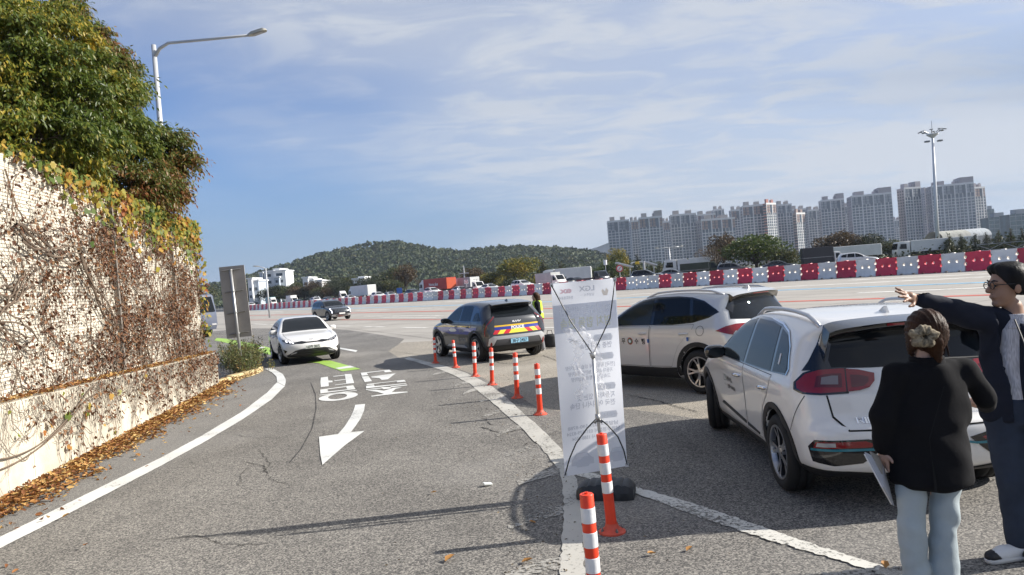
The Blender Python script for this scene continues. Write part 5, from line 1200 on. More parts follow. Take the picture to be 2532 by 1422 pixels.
CONT = dict(white=mat('lorry_white', (.68, .68, .66), .45, var=.06, scale=1), grey=mat('box_grey', (.42, .43, .42), .55, var=.1, scale=1), red=mat('container_red', (.42, .03, .022), .5, var=.12, scale=1), teal=mat('box_teal', (.13, .30, .33), .5, var=.25, scale=1.2), dark=mat('box_black', (.03, .03, .035), .4), steel=mat('bed_grey', (.10, .11, .12), .6), blue=mat('lorry_blue', (.03, .05, .20), .4, coat=.6), olive=mat('army_green', (.045, .055, .04), .8), navy=PAINT_N, orange=mat('door_orange', (.55, .09, .03), .5))
def wheel_at(t, x, y, z, sg, ms):
    w = bpy.data.objects.new('wheel', None); COL.objects.link(w); w.parent = t; w.location = (x, y*sg, z); w.rotation_euler = (0, 0, 0 if sg > 0 else math.pi); link('tyre', ms[0], w); link('rim', ms[1], w)
def cab(t, prof, hw, mt, win_side, ws, lampz):
    """cab-over cab: side profile x,z extruded across with rounded flanks"""
    m = MB(); n = len(prof); cx = sum(p[0] for p in prof)/n; cz = sum(p[1] for p in prof)/n; rows = []
    for y, k in ((-hw, .94), (-hw+.06, 1), (hw-.06, 1), (hw, .94)): rows += [(cx+(x-cx)*k, y, cz+(z-cz)*k) for x, z in prof]
    m.add(rows, [(r*n+i, r*n+(i+1) % n, (r+1)*n+(i+1) % n, (r+1)*n+i) for r in range(3) for i in range(n)]+[tuple(range(n-1, -1, -1)), tuple(3*n+i for i in range(n))])
    c = m.build('cab', mt, t, angle=40)
    bm = bmesh.new(); bm.from_mesh(c.data); bmesh.ops.recalc_face_normals(bm, faces=bm.faces[:]); bm.to_mesh(c.data); bm.free()
    for sg in (1, -1):
        m = MB(); pts = [(x, sg*(hw+.006), z) for x, z in win_side]; m.sheet(pts if sg < 0 else pts[::-1]); m.build('door_window', GLASS, t)
        m = MB(); x, z = win_side[0]; m.bbox(x-.02, x+.10, min(sg*(hw+.08), sg*(hw+.26)), max(sg*(hw+.08), sg*(hw+.26)), z+.05, z+.40, .02); m.build('door_mirror', CLAD, t)
        m = MB(); xf = max(p[0] for p in prof); m.bbox(xf-.06, xf+.012, min(sg*hw*.6, sg*hw*.92), max(sg*hw*.6, sg*hw*.92), lampz, lampz+.14, .02); m.build('headlamp', LAMP_C, t)
    (x0, z0), (x1, z1) = ws; k = hw-.12; d = Vector((z1-z0, 0, x0-x1)).normalized()*.012; m = MB(); m.sheet([(x0+d.x, -k, z0+d.z), (x0+d.x, k, z0+d.z), (x1+d.x, k*.94, z1+d.z), (x1+d.x, -k*.94, z1+d.z)]); m.build('windscreen', GLASS, t)
def small_truck(label, pos, rz, cabc, body=None, bodyc='grey', bodyh=2.6, spoiler=False, panel=False):
    t = thing('delivery_truck', label, 'truck', pos, rz, 'vehicles beyond the barriers')
    cab(t, [(3.05, .42), (4.35, .42), (4.42, .62), (4.40, 1.0), (4.25, 1.22), (3.72, 1.94), (3.55, 1.98), (3.02, 1.98)], .82, cabc, [(4.02, 1.18), (3.62, 1.78), (3.22, 1.80), (3.22, 1.15)], ((4.25, 1.24), (3.74, 1.90)), .78)
    m = MB(); m.box(0, 4.1, -.4, .4, .45, .62); m.build('chassis', CLAD, t)
    if body == 'box': m = MB(); m.bbox(-.75, 2.98, -.92, .92, .70, bodyh, .03); bx = m.build('cargo_box', CONT[bodyc], t); m = MB(); m.box(-.76, 2.99, -.925, .925, bodyh*.52, bodyh*.52+.03); m.build('box_trim', SILV, bx)
    else:
        m = MB(); m.box(-.75, 2.98, -.86, .86, .68, .76); m.build('bed_floor', CONT['steel'], t)
        for a in ((-.75, 2.98, -.90, -.861), (-.75, 2.98, .861, .90), (-.79, -.751, -.9, .9), (2.941, 2.98, -.86, .86)): m = MB(); m.box(*a, .70, 1.12 if a[0] < 2 else 1.95); m.build('bed_side', CONT[bodyc], t)
    if spoiler: m = MB(); m.prism([(3.0, 1.99), (3.9, 1.99), (3.5, 2.45), (3.0, 2.6)], -.7, .7, Matrix(((1, 0, 0, 0), (0, 0, 1, 0), (0, 1, 0, 0), (0, 0, 0, 1)))); m.build('roof_spoiler', cabc, t)
    if panel: m = MB(); m.box(2.9, 3.5, -.5, .5, 2.35, 2.39, Matrix.Rotation(.0, 4, 'Y')); m.tube([(3.2, 0, 1.98), (3.2, 0, 2.36)], .03, 6); m.build('roof_board', CONT['steel'], t)
    for x in (.4, 3.62):
        for sg in (1, -1): wheel_at(t, x, .72, .33, sg, PORW)
    return t
def lorry(label, pos, rz, cabc, bodyc, length=9.5, h=3.7, door='white', name='lorry', text=None):
    t = thing(name, label, 'lorry', pos, rz, 'vehicles beyond the barriers')
    x1 = length
    cab(t, [(x1+.15, .5), (x1+2.1, .5), (x1+2.25, .8), (x1+2.2, 1.6), (x1+1.95, 2.75), (x1+1.6, 2.9), (x1+.15, 2.9)], 1.18, cabc, [(x1+1.75, 1.7), (x1+1.65, 2.5), (x1+.7, 2.5), (x1+.7, 1.65)], ((x1+2.22, 1.65), (x1+1.98, 2.65)), .75)
    m = MB(); m.prism([(x1+.15, 2.91), (x1+1.7, 2.91), (x1+1.0, min(h, 3.7)), (x1+.15, min(h, 3.75))], -1.0, 1.0, Matrix(((1, 0, 0, 0), (0, 0, 1, 0), (0, 1, 0, 0), (0, 0, 0, 1)))); m.build('roof_deflector', cabc, t)
    m = MB(); m.box(0, x1+1.5, -.45, .45, .7, .95); m.build('chassis', CLAD, t)
    m = MB(); m.bbox(0, x1, -1.23, 1.23, 1.05, h, .04); b = m.build('cargo_box', CONT[bodyc], t)
    m = MB(); m.box(-.04, .0-.002, -1.15, 1.15, 1.15, h-.12); m.build('rear_doors', CONT[door], b)
    for k in range(1, int(x1/1.2)): m = MB(); m.box(k*1.2-.02, k*1.2+.02, -1.245, -1.229, 1.1, h-.05); m.build('box_rib', CONT[bodyc], b)
    if text:
        for sg in (1, -1):
            vs, fs = text_mesh(text[0], text[1], bold=.02); m = MB(); m.add([(x1*.55+(v.x if sg < 0 else -v.x), sg*1.26, h-1.3+v.y) for v in vs], fs); m.build('side_lettering', WHITE_D, b)
    for x in (.9, 2.1, x1+1.2) if length > 6 else (1.0, x1+1.2):
        for sg in (1, -1): wheel_at(t, x, 1.02, .5, sg, TRKW)
    return t
RZ_R = math.atan2(-BAR_DIR.y, -BAR_DIR.x); RZ_L = math.atan2(BAR_DIR.y, BAR_DIR.x)
def veh_pos(px, off, half, left=False):
    p = bar_depth(px, off); d = BAR_DIR if left else -BAR_DIR; p = p-d*half; return (p.x, p.y, CW_Z)
def deep(px, D, half, left=False): p = AT(px, 640, D); return (p.x+(half if left else -half), D, CW_Z)
PCOL = dict(white=PAINT_W, black=PAINT_K, navy=PAINT_N, silver=PAINT_S, grey=PAINT_P, dark=PAINT_G)
used_proto = set()
def far_car(kind, px, off, colr, label, scale=1.0):
    far_d = {1598: 97, 1665: 99, 1812: 95, 1928: 95, 2118: 84}.get(px)
    o = PROTO[kind] if kind not in used_proto else copy_tree(PROTO[kind]); used_proto.add(kind)
    o.location = veh_pos(px, off, 1.35); o.rotation_euler = (0, 0, RZ_R+rnd.uniform(-.04, .04))
    if far_d: o.location = deep(px, far_d, 1.35); o.rotation_euler = (0, 0, R(-16))
    o.scale = (scale,)*3; tag(o, label, 'car', 'vehicles beyond the barriers')
    for ch in o.children:
        st = ch.name.split('.')[0]
        if st in ('body', 'door_mirror'): ch.material_slots[0].link = 'OBJECT'; ch.material_slots[0].material = PCOL[colr]
    return o
CARS = [('suv', 621, 4.5, 'white', 'white car at the far left of the traffic beside the sign back'), ('sedan', 738, 4.5, 'navy', 'dark sedan in front of the white box truck'), ('suv', 781, 7.5, 'white', 'white car half hidden by the black crossing car'), ('sedan', 812, 7.5, 'dark', 'dark car roof showing above the black crossing car'), ('sedan', 866, 4.5, 'white', 'white sedan low behind the barriers below the white trailer'), ('suv', 936, 4.5, 'white', 'white car in front of the rear of the white trailer'), ('sedan', 965, 9, 'silver', 'silver car roof right of the trailer'),
 ('suv', 1022, 6, 'navy', 'dark blue car behind the tail of the white crossover'), ('suv', 1070, 4.5, 'white', 'white crossover in front of the red lorry'), ('sedan', 1140, 6.5, 'silver', 'silver car squeezed before the white pick-up truck'), ('sedan', 1212, 4.5, 'white', 'white hatchback right behind the white pick-up truck'), ('suv', 1292, 4.5, 'white', 'white car with roof rails ahead of the box truck'), ('sedan', 1424, 8, 'black', 'dark car between the box truck and the dark pick-up'),
 ('suv', 1598, 4.5, 'black', 'black car above the barriers right of the banner'), ('sedan', 1665, 5.5, 'grey', 'grey car behind the black car right of the banner'), ('suv', 1812, 5.0, 'dark', 'dark car with a roof box above the silver car'), ('sedan', 1928, 5.0, 'navy', 'dark blue sedan below the broad green tree'), ('suv', 2118, 5.0, 'silver', 'pale car with dark windows below the white trailer')]
for a in CARS: far_car(*a)
small_truck('white box truck with a teal rear half at the left of the traffic', veh_pos(672, 6, 2.2), RZ_R, PAINT_W, 'box', 'teal', 2.7, True); small_truck('white box truck behind the dark sedan', veh_pos(724, 9, 2.2), RZ_R, PAINT_W, 'box', 'white', 2.7)
small_truck('white tow truck with an open bed before the white trailer', veh_pos(843, 8, 2.2), RZ_R, PAINT_W, None, 'steel', 2, True); small_truck('white pick-up truck with a board on its roof', veh_pos(1172, 4.8, 2.2), RZ_R, PAINT_W, None, 'steel', 2, False, True)
small_truck('white box truck passing behind the banner', veh_pos(1366, 5.0, 2.2), RZ_R, PAINT_W, 'box', 'grey', 2.35); small_truck('dark pick-up truck right of the box truck', veh_pos(1470, 5.0, 2.2), RZ_R, PAINT_N, None, 'dark', 2)
small_truck('army green truck standing right of the grey car', deep(1735, 100, 2.2), R(-14), CONT['olive'], 'box', 'olive', 2.0); small_truck('black panelled box truck in front of the long white trailer', deep(2040, 96, 2.2), R(-12), PAINT_W, 'box', 'dark', 2.7)
lorry('white trailer lorry left of the rust topped tree', veh_pos(896, 18, 6, True), RZ_L, CONT['white'], 'white', 10, 3.7); lorry('red container lorry before the red bushes', veh_pos(1082, 18, 6, True), RZ_L, CONT['white'], 'red', 10, 3.5, 'orange', text=('Home plus', .9)); lorry('white lorry showing right of the red container', veh_pos(1150, 22, 4, True), RZ_L, CONT['white'], 'grey', 5, 3.2)
lorry('long pale trailer behind the white box truck', deep(1400, 125, 4, True), R(172), CONT['white'], 'white', 6, 3.0); lorry('white trailer lorry below the wide brown tree', deep(2070, 124, 7, True), R(174), CONT['white'], 'white', 10.5, 2.9); lorry('white trailer lorry at the foot of the mast', deep(2308, 124, 7, True), R(174), CONT['white'], 'white', 10.5, 2.95); lorry('white lorry showing behind the grey car', deep(1690, 118, 4, True), R(172), CONT['white'], 'white', 5, 2.9)
# lorry waiting behind the wall end
g_ = G(528, 835); lorry('dark blue grey lorry half hidden between wall end and sign back', (g_.x-8.7, g_.y+5.4, 0), R(-32), mat('lorry_slate', (.10, .115, .16), .4, coat=.5), 'steel', 7.0, 3.5, name='lorry')
# ---------------------------------------------------------------- poles, signs and lights
POLE = mat('pole_grey', (.50, .51, .52), .45, .3, var=.08, scale=2); LAMPH = mat('lamp_head', (.42, .40, .34), .5)
def street_lamp(base, top_z, arm, head, label, r=.085, double=False, group=None):
    t = thing('street_lamp', label, 'street lamp', base, 0, group); h = top_z-base[2]
    m = MB(); m.tube([(0, 0, 0), (0, 0, h*.5), (0, 0, h)], [r*1.25, r, r*.8], 10); m.build('pole', POLE, t, smooth=True)
    for sg in ((1, -1) if double else (1,)):
        a = Vector(arm)*sg; a.z = arm[2]; m = MB(); m.tube([(0, 0, h-.35), a*.06+Vector((0, 0, h-.12)), a*.16+Vector((0, 0, h-.02+.03)), a*.6+Vector((0, 0, h)), a+Vector((0, 0, h))], [r*.7, r*.62, r*.55, r*.5, r*.45], 8); m.build('arm', POLE, t, smooth=True)
        d = Vector((a.x, a.y, 0)).normalized(); M_ = Matrix.Translation(a+Vector((0, 0, h))) @ Matrix.Rotation(math.atan2(d.y, d.x), 4, 'Z') @ Matrix.Rotation(-.12, 4, 'Y')
        m = MB(); k = head; m.add([M_ @ Vector(v) for v in [(-.1*k, -.05*k, -.03*k), (.15*k, -.15*k, -.05*k), (.75*k, -.14*k, -.04*k), (.85*k, -.06*k, -.02*k), (.85*k, .06*k, -.02*k), (.75*k, .14*k, -.04*k), (.15*k, .15*k, -.05*k), (-.1*k, .05*k, -.03*k), (-.1*k, -.04*k, .05*k), (.15*k, -.10*k, .10*k), (.7*k, -.09*k, .10*k), (.82*k, -.04*k, .05*k), (.82*k, .04*k, .05*k), (.7*k, .09*k, .10*k), (.15*k, .10*k, .10*k), (-.1*k, .04*k, .05*k)]], [tuple(range(7, -1, -1)), tuple(range(8, 16))]+[(i, (i+1) % 8, 8+(i+1) % 8, 8+i) for i in range(8)])
        hd = m.build('lamp_head', LAMPH, t, angle=60)
        m = MB(); m.box(.2*k, .7*k, -.10*k, .10*k, -.065*k, -.052*k, M_); m.build('lens', LAMP_C, hd)
    return t
pt = AT(369, 112, 21.0); pb = AT(393, 315, 21.0); dirp = (pb-pt).normalized()
ae = AT(606, 88, 20.2)-pt; street_lamp((pt.x+.12, 21.0, 3.0), pt.z, (ae.x, ae.y, ae.z), .62, 'tall grey street lamp reaching over the lane from behind the trees', .078)
p = AT(659, 752, 95); pt = AT(657, 664, 95); ae = AT(640, 659, 95)-pt; street_lamp((pt.x, 95, 0), pt.z, (ae.x, ae.y, ae.z), .9, 'thin white street lamp before the white apartment house', .10)
pt = AT(1654, 612, 140); street_lamp((pt.x, 140, .4), pt.z, (2.0, .3, 0), .9, 'lamp with two short arms before the third broad tower', .14, True)
pt = AT(1146, 657, 175); t = thing('utility_pole', 'pale pole with a cross arm left of the brown tree', 'pole', (pt.x, 175, 0)); m_ = MB(); m_.tube([(0, 0, 0), (0, 0, pt.z)], [.2, .12], 8); m_.build('pole', POLE, t); m_ = MB(); m_.box(-1.1, 1.1, -.08, .08, pt.z*.72, pt.z*.72+.22); m_.build('cross_arm', POLE, t)
# high mast with a ring of floodlights
pt = AT(2305, 338, 170); pb = AT(2318, 602, 170); t = thing('light_mast', 'tall pale floodlight mast before the dark towers', 'mast', (pb.x, 170, 0)); hh = pt.z
lean = (pt.x-pb.x)/(pt.z-pb.z); x_t = lean*hh
m_ = MB(); m_.tube([(0, 0, 0), (x_t*.5, 0, hh*.5), (x_t, 0, hh)], [.44, .36, .24], 12); m_.build('pole', mat('mast_white', (.66, .67, .68), .4), t, smooth=True)
m_ = MB(); m_.lathe([(.15, -.4), (1.2, .4), (1.3, .6), (.25, .65), (0, .65)], 16, Matrix.Translation((x_t, 0, hh))); m_.build('ring', mat('mast_white', (.66, .67, .68)), t, smooth=True)
for k in range(8):
    a = 2*math.pi*k/8+.2; e = Vector((math.cos(a), math.sin(a), 0)); m_ = MB(); c = Vector((x_t, 0, hh+.8)); m_.tube([c+e*1.0, c+e*2.2+Vector((0, 0, .5))], .09, 6); m_.build('arm', POLE, t)
    M_ = Matrix.Translation(c+e*2.45+Vector((0, 0, .55))) @ Matrix.Rotation(a, 4, 'Z') @ Matrix.Rotation(.25, 4, 'Y'); m_ = MB(); m_.bbox(-.42, .42, -.36, .36, -.08, .08, .03, M_); m_.build('floodlight', mat('floodlight_grey', (.18, .19, .2), .5), t)
for sx in (-1.3, 1.6): m_ = MB(); m_.bbox(x_t+sx-.5, x_t+sx+.5, -.4, .4, hh-1.2, hh-.85, .05); m_.build('floodlight', mat('floodlight_grey', (.18, .19, .2)), t)
m_ = MB(); m_.tube([(x_t, 0, hh+.8), (x_t, 0, hh+3.6)], .06, 5); m_.build('lightning_rod', POLE, t)
# road signs far off
def disc_sign(px, ytop, ybot, D, label, sq=False):
    a, b = AT(px, ytop, D), AT(px, ybot, D); r = (a.z-b.z)/2; c = (a+b)/2; t = thing('road_sign', label, 'sign', (c.x, D, 0)); m = MB(); m.tube([(0, .06, 0), (0, .06, c.z+r*.8)], .05, 6); m.build('pole', POLE, t)
    M_ = Matrix.Translation((0, 0, c.z)) @ Matrix.Rotation(math.pi/2, 4, 'X'); m = MB()
    if sq: m.box(-r, r, -.02, .02, c.z-r, c.z+r)
    else: m.lathe([(0, -.02), (r, -.02), (r, .02), (0, .02)], 20, M_)
    f = m.build('face', WHITE_D, t); m = MB(); k = .82 if sq else .98; m.lathe([(r*k*.72, .03), (r*k, .03)], 20, M_); m.build('red_ring', RED2, f)
    m = MB(); m.box(-.08*r, .08*r, -.045, -.04, c.z-r*.55, c.z+r*.55, Matrix.Translation((0, 0, c.z)) @ Matrix.Rotation(.7, 4, 'Y') @ Matrix.Translation((0, 0, -c.z))); m.build('red_bar', RED2, f)
    return t
disc_sign(1153, 692, 702, 135, 'square no parking sign right of the red container', True); disc_sign(1483, 671, 681, 108, 'square no turning sign above the dark pick-up', True); disc_sign(1532, 655, 673, 105, 'tall round speed limit sign before the light green tree')
p = AT(987, 712, 140); q = AT(987, 726, 140); t = thing('road_sign', 'small blue sign below the rust topped tree', 'sign', (p.x, 140, 0)); m_ = MB(); m_.box(-.5, .5, -.03, .03, q.z, p.z); m_.build('face', mat('sign_blue', (.03, .12, .42), .5), t); m_ = MB(); m_.tube([(0, .06, 0), (0, .06, p.z)], .05, 6); m_.build('pole', POLE, t)
# camera gantry with sloping canopies
D = 112; a = AT(1545, 651, D); b = AT(1592, 645, D); t = thing('camera_gantry', 'slim gantry with cameras and a yellow box left of the firs', 'gantry', (b.x, D, 0)); m_ = MB(); m_.tube([(0, 0, 0), (0, 0, b.z)], .14, 8); m_.tube([(0, 0, b.z-.1), (a.x-b.x+1, 0, b.z-.15)], .09, 6); m_.build('pole', POLE, t); m_ = MB(); m_.bbox(-1.35, -.75, -.15, .15, b.z-.45, b.z-.05, .03); m_.build('yellow_box', mat('camera_yellow', (.62, .42, .02), .4), t); m_ = MB(); m_.bbox(-2.0, -1.75, -.12, .2, b.z-.4, b.z-.12, .03); m_.build('camera', POLE, t)
for x0, y0, x1, y1, lab in ((1527, 648, 1567, 658, 'sloping white canopy left of the camera gantry'), (1595, 645, 1625, 653, 'sloping white canopy right of the camera gantry')):
    a, b = AT(x0, y0, 118), AT(x1, y1, 118); t = thing('canopy', lab, 'canopy', (a.x, 118, 0)); m_ = MB(); m_.add([(0, 0, a.z), (b.x-a.x, 0, b.z), (b.x-a.x, 3, b.z), (0, 3, a.z), (0, 0, a.z-.2), (b.x-a.x, 0, b.z-.2), (b.x-a.x, 3, b.z-.2), (0, 3, a.z-.2)], [(0, 1, 2, 3), (7, 6, 5, 4), (0, 4, 5, 1), (1, 5, 6, 2), (2, 6, 7, 3), (3, 7, 4, 0)]); m_.build('roof', WHITE_D, t); m_ = MB(); m_.tube([((b.x-a.x)*.85, 1.5, 0), ((b.x-a.x)*.85, 1.5, b.z-.1)], .1, 8); m_.build('post', POLE, t)
pt = AT(1496, 643, 120); t = thing('white_cylinder_lamp', 'white cylinder on a pole left of the round sign', 'post', (pt.x, 120, 0)); m_ = MB(); m_.tube([(0, 0, 0), (0, 0, pt.z-.8)], .06, 6); m_.build('pole', POLE, t); m_ = MB(); m_.tube([(0, 0, pt.z-.8), (0, 0, pt.z)], .28, 12); m_.build('cylinder', WHITE_D, t)
# trussed parapet of the flyover on the right
a, b = AT(2415, 612, 92), AT(2700, 592, 84); t = thing('parapet', 'grey trussed parapet beyond the last barriers', 'parapet', (a.x, a.y, 0), math.atan2((b-a).y, (b-a).x)); Lp = (b-a).to_2d().length; zt = a.z+.35
for z_ in (zt, zt-.75): m_ = MB(); m_.box(0, Lp, -.05, .05, z_-.06, z_); m_.build('rail', STEEL, t)
for k in range(int(Lp/1.4)):
    m_ = MB(); s_ = 1 if k % 2 else -1; m_.tube([(k*1.4, 0, zt-.38-.33*s_), (k*1.4+1.4, 0, zt-.38+.33*s_)], .035, 5); m_.build('strut', STEEL, t)
m_ = MB(); m_.box(0, Lp, -.15, .15, 0, zt-.86); m_.build('wall', mat('parapet_concrete', (.26, .26, .26), .9), t)
def build_niro():
    side = [(-.55, .22), (-.78, .30), (-.835, .42), (-.845, .56), (-.835, .66), (-.76, .715), (-.735, .82), (-.715, .93), (-.66, 1.03), (-.58, 1.15), (-.47, 1.33), (-.53, 1.445), (-.47, 1.485), (-.1, 1.515), (.35, 1.53), (.85, 1.525), (1.2, 1.49), (1.5, 1.425), (1.9, 1.22), (2.28, 1.03), (2.5, .995), (2.9, .95), (3.2, .88), (3.40, .76), (3.50, .60), (3.50, .40), (3.38, .25), (3.05, .19), (2.4, .18), (.3, .18), (-.2, .18)]
    sec = [(0, .78), (.22, .80), (.34, .865), (.55, .885), (.72, .893), (.86, .902), (.955, .896), (1.01, .87), (1.2, .795), (1.38, .715), (1.5, .66), (1.6, .63)]
    c = Car(side, sec, 2.70, -.845, 3.50, 1.53, Rw=.333, yw=.785, arch=.375, k=.11, kend=.20, crown_r=.17, crown_f=.32, h=.024)
    root = c.make('parked_car', 'white crossover parked beside the standing banner, rear towards the people', 'car', PAINT_W, NIRO[:2]+(0,), NIRO[2])
    ty, ri = wheel_meshes(.333, .225, .232, 5, ALLOY, True)
    c.wheels(ty, ri, steer=R(-16))
    c.arches(.062, .012, .23)
    # sill and rear bumper skirt
    c.both('sill_trim', [(.46, .19), (.44, .30), (.7, .315), (2.0, .315), (2.25, .30), (2.24, .19)], CLAD, .012, .02)
    c.patch('bumper_skirt', [(90+20, .20), (90+20, .34), (135, .325), (150, .30), (180, .30), (210, .30), (225, .325), (250, .34), (250, .20), (180, .20)], ('C', -.15, 0, 1), CLAD, .012, None, .02, ang=True)
    for i, sg in enumerate((1, -1)):
        pr = 'LR'[i]
        # doors with their gaps
        for poly, wi, hx in (([(2.06, 1.0), (2.13, .72), (2.10, .50), (1.98, .345), (1.04, .335), (1.00, .6), (.985, 1.0)], 0, 1.17), ([(.965, 1.0), (.98, .6), (1.02, .335), (.53, .345), (.47, .50), (.36, .68), (.20, .80), (.11, .90), (.075, 1.0)], 1, .27)):
            c.patch('door_gap', poly, pr, SEAM, .0022, c.body, 0)
            cx = sum(p[0] for p in poly)/len(poly); cz = sum(p[1] for p in poly)/len(poly)
            inn = [(cx+(p[0]-cx)*.988, cz+(p[1]-cz)*.982) for p in poly]
            d = c.patch('door', inn, pr, PAINT_W, .0045, None, .003)
            p, _ = c.hit(pr, hx, .86); y = p.y
            m = MB(); L_ = .20; m.tube([(hx-L_/2, y-sg*.01, .868), (hx-L_/2+.025, y+sg*.024, .870), (hx, y+sg*.036, .868), (hx+L_/2-.03, y+sg*.030, .858), (hx+L_/2, y-sg*.008, .855)], [.012, .017, .018, .017, .012], 10)
            m.build('handle', CHROME, d, smooth=True)
            if wi == 0:
                c.patch('door_moulding', [(2.02, .445), (1.95, .475), (1.06, .415), (1.06, .385)], pr, CLAD, .014, d, .012)
            else: c.patch('door_moulding', [(.99, .41), (.99, .38), (.60, .365), (.60, .385)], pr, CLAD, .014, d, .012)
        # glass with a dark surround and a bright strip
        c.patch('window_surround', [(2.06, 1.0), (1.66, 1.285), (1.36, 1.415), (1.02, 1.462), (.5, 1.458), (.2, 1.425), (-.02, 1.37), (-.18, 1.25), (-.29, 1.08), (-.27, 1.035), (.5, 1.005)], pr, GLOSSK, .004, None, .004)
        c.patch('door_window', [(1.97, 1.02), (1.62, 1.265), (1.33, 1.395), (1.04, 1.437), (1.02, 1.012)], pr, GLASS_L, .0065, None, .002)
        c.patch('door_window', [(.94, 1.012), (.965, 1.437), (.5, 1.433), (.25, 1.405), (.14, 1.025)], pr, GLASS, .0065, None, .002)
        c.patch('quarter_window', [(.075, 1.03), (.175, 1.388), (-.01, 1.345), (-.155, 1.235), (-.255, 1.085), (-.235, 1.05)], pr, GLASS, .0065, None, .002)
        c.line('window_chrome', [(.6, 1.462), (.22, 1.43), (-.01, 1.376), (-.175, 1.26), (-.293, 1.09), (-.275, 1.035)], pr, .016, CHROME, .008)
        # lamp clusters wrapped round the corner
        P = ('C', -.15, .35, sg)
        c.patch('tail_lamp_gap', [(121, .945), (119.5, 1.00), (126, 1.075), (137, 1.108), (158, 1.112), (163, 1.11), (163, .92), (142, .912), (129, .918)], P, GLOSSK, .010, None, .018, ang=True, step=.04)
        c.patch('tail_lamp', [(125, .955), (123, .998), (129, 1.062), (139, 1.092), (157, 1.098), (161, 1.095), (161, .932), (142, .925), (130, .932)], P, LAMP_R, .022, None, .03, ang=True, step=.04)
        c.patch('tail_lamp_inset', [(138, .965), (138, 1.045), (146, 1.06), (158, 1.06), (158, .962)], P, LAMP_RD, .0245, None, .003, ang=True, step=.03)
        c.patch('reversing_lens', [(142, .985), (142, 1.035), (150, 1.046), (155, 1.044), (155, .982)], P, mat('greyish_reversing_lens', (.20, .17, .17), .15, .2, coat=1.0), .027, None, .002, ang=True, step=.03)  # lens colour greyer and darker than the clear lamp lens
        tl = c.patch('tail_lamp', [(162.2, .932), (162.2, 1.095), (174, 1.085), (187, 1.055), (185, 1.00), (180, .96), (172, .94)], P, LAMP_R, .018, None, .026, ang=True, step=.04)
        c.patch('tail_lamp_inset', [(165.5, .96), (165.5, 1.05), (173, 1.046), (181, 1.03), (180, .995), (175, .966)], P, LAMP_RD, .0205, tl, .003, ang=True, step=.03)
        # bumper pocket
        pk = c.patch('bumper_pocket', [(136, .40), (134, .52), (139, .575), (172, .585), (184, .555), (176, .47), (168, .40), (150, .375)], P, GLOSSK, .006, None, .012, ang=True, step=.04)
        c.patch('fog_reflector', [(138, .515), (140, .562), (170, .572), (176, .548), (173, .525)], P, LAMP_R, .010, pk, .004, ang=True, step=.03)
        c.patch('fog_lens', [(140, .525), (141, .555), (152, .559), (152, .528)], P, LAMP_C, .0125, pk, .002, ang=True, step=.02)
        c.patch('teal_strip', [(136, .492), (136, .508), (180, .518), (185, .530), (186, .516), (180, .500)], P, TEAL, .011, pk, .005, ang=True, step=.03)
        c.line('bumper_gap', [(112, .60), (120, .72), (131, .905)], P, .007, SEAM, .003, c.body, ang=True)
        c.patch('pillar_trim', [(124, 1.09), (128, 1.16), (131, 1.25), (136, 1.36), (142, 1.43), (152, 1.43), (148, 1.30), (146, 1.17), (150, 1.10), (135, 1.10)], P, GLOSSK, .007, None, .006, ang=True, step=.04)
    # tailgate
    tg = c.patch('tailgate', [(.66, .91), (.64, .75), (.56, .655), (-.56, .655), (-.64, .75), (-.66, .91)], 'B', PAINT_W, .006, None, .01)
    c.patch('tailgate_gap', [(.673, .91), (.653, .74), (.57, .643), (-.57, .643), (-.653, .74), (-.673, .91)], 'B', SEAM, .002, c.body, 0)
    rw = c.patch('rear_window', [(.69, 1.115), (.65, 1.22), (.58, 1.40), (.3, 1.425), (-.3, 1.425), (-.58, 1.40), (-.65, 1.22), (-.69, 1.115), (-.3, 1.10), (.3, 1.10)], 'B', GLASS, .006, None, .006)
    # spoiler lip over the glass, dark underneath and at its ends
    m = MB(); rows = []
    for y in np.linspace(-.63, .63, 31):
        e = abs(y)/.63; za = c.hit('T', -.36, y)[0].z; zb = c.hit('T', -.44, y*.97)[0].z; xt = -.655+.10*e**4
        rows.append([(-.34, y, za+.004), (-.45, y, zb+.008), (xt, y, zb-.030-.02*e*e), (xt+.004, y, zb-.052-.02*e*e), (xt+.05, y, zb-.085-.03*e*e), (-.46, y, zb-.12-.04*e*e), (-.36, y, zb-.12-.04*e*e)])
    n = len(rows[0]); m.add([p for r_ in rows for p in r_], [(i*n+j, i*n+j+1, (i+1)*n+j+1, (i+1)*n+j) for i in range(len(rows)-1) for j in range(n-1)]+[tuple(range(n-1, -1, -1)), tuple((len(rows)-1)*n+j for j in range(n))])
    m.m = [(0 if (k % (n-1)) < 1 else 1) for k in range((len(rows)-1)*(n-1))]+[1, 1]
    sp = m.build('spoiler', [PAINT_W, GLOSSK], root, angle=45)
    zb = c.hit('T', -.44, 0)[0].z; m = MB(); m.box(-.660, -.645, -.17, .17, zb-.058, zb-.040); m.build('brake_light', LAMP_R, sp)
    # wiper
    m = MB(); m.tube([(-.67, -.02, 1.13), (-.68, -.22, 1.14), (-.655, -.52, 1.13)], [.016, .012, .008], 6); m.build('wiper', CLAD, root)
    c.rails(-.42, 1.30, .60, SILV, .045, .020)
    c.fin(-.22, PAINT_W)
    c.mirrors(1.87, 1.04, GLOSSK, .90, .23)
    # windscreen and nose
    c.patch('windscreen', [(.72, 1.05), (.60, 1.40), (.3, 1.43), (-.3, 1.43), (-.60, 1.40), (-.72, 1.05), (-.3, 1.08), (.3, 1.08)], 'F', GLASS, .006, None, .004)
    for sg in (1, -1):
        c.patch('headlamp', [(sg*.50, .70), (sg*.56, .80), (sg*.80, .82), (sg*.82, .74), (sg*.7, .68)], 'F', LAMP_C, .006, None, .006)
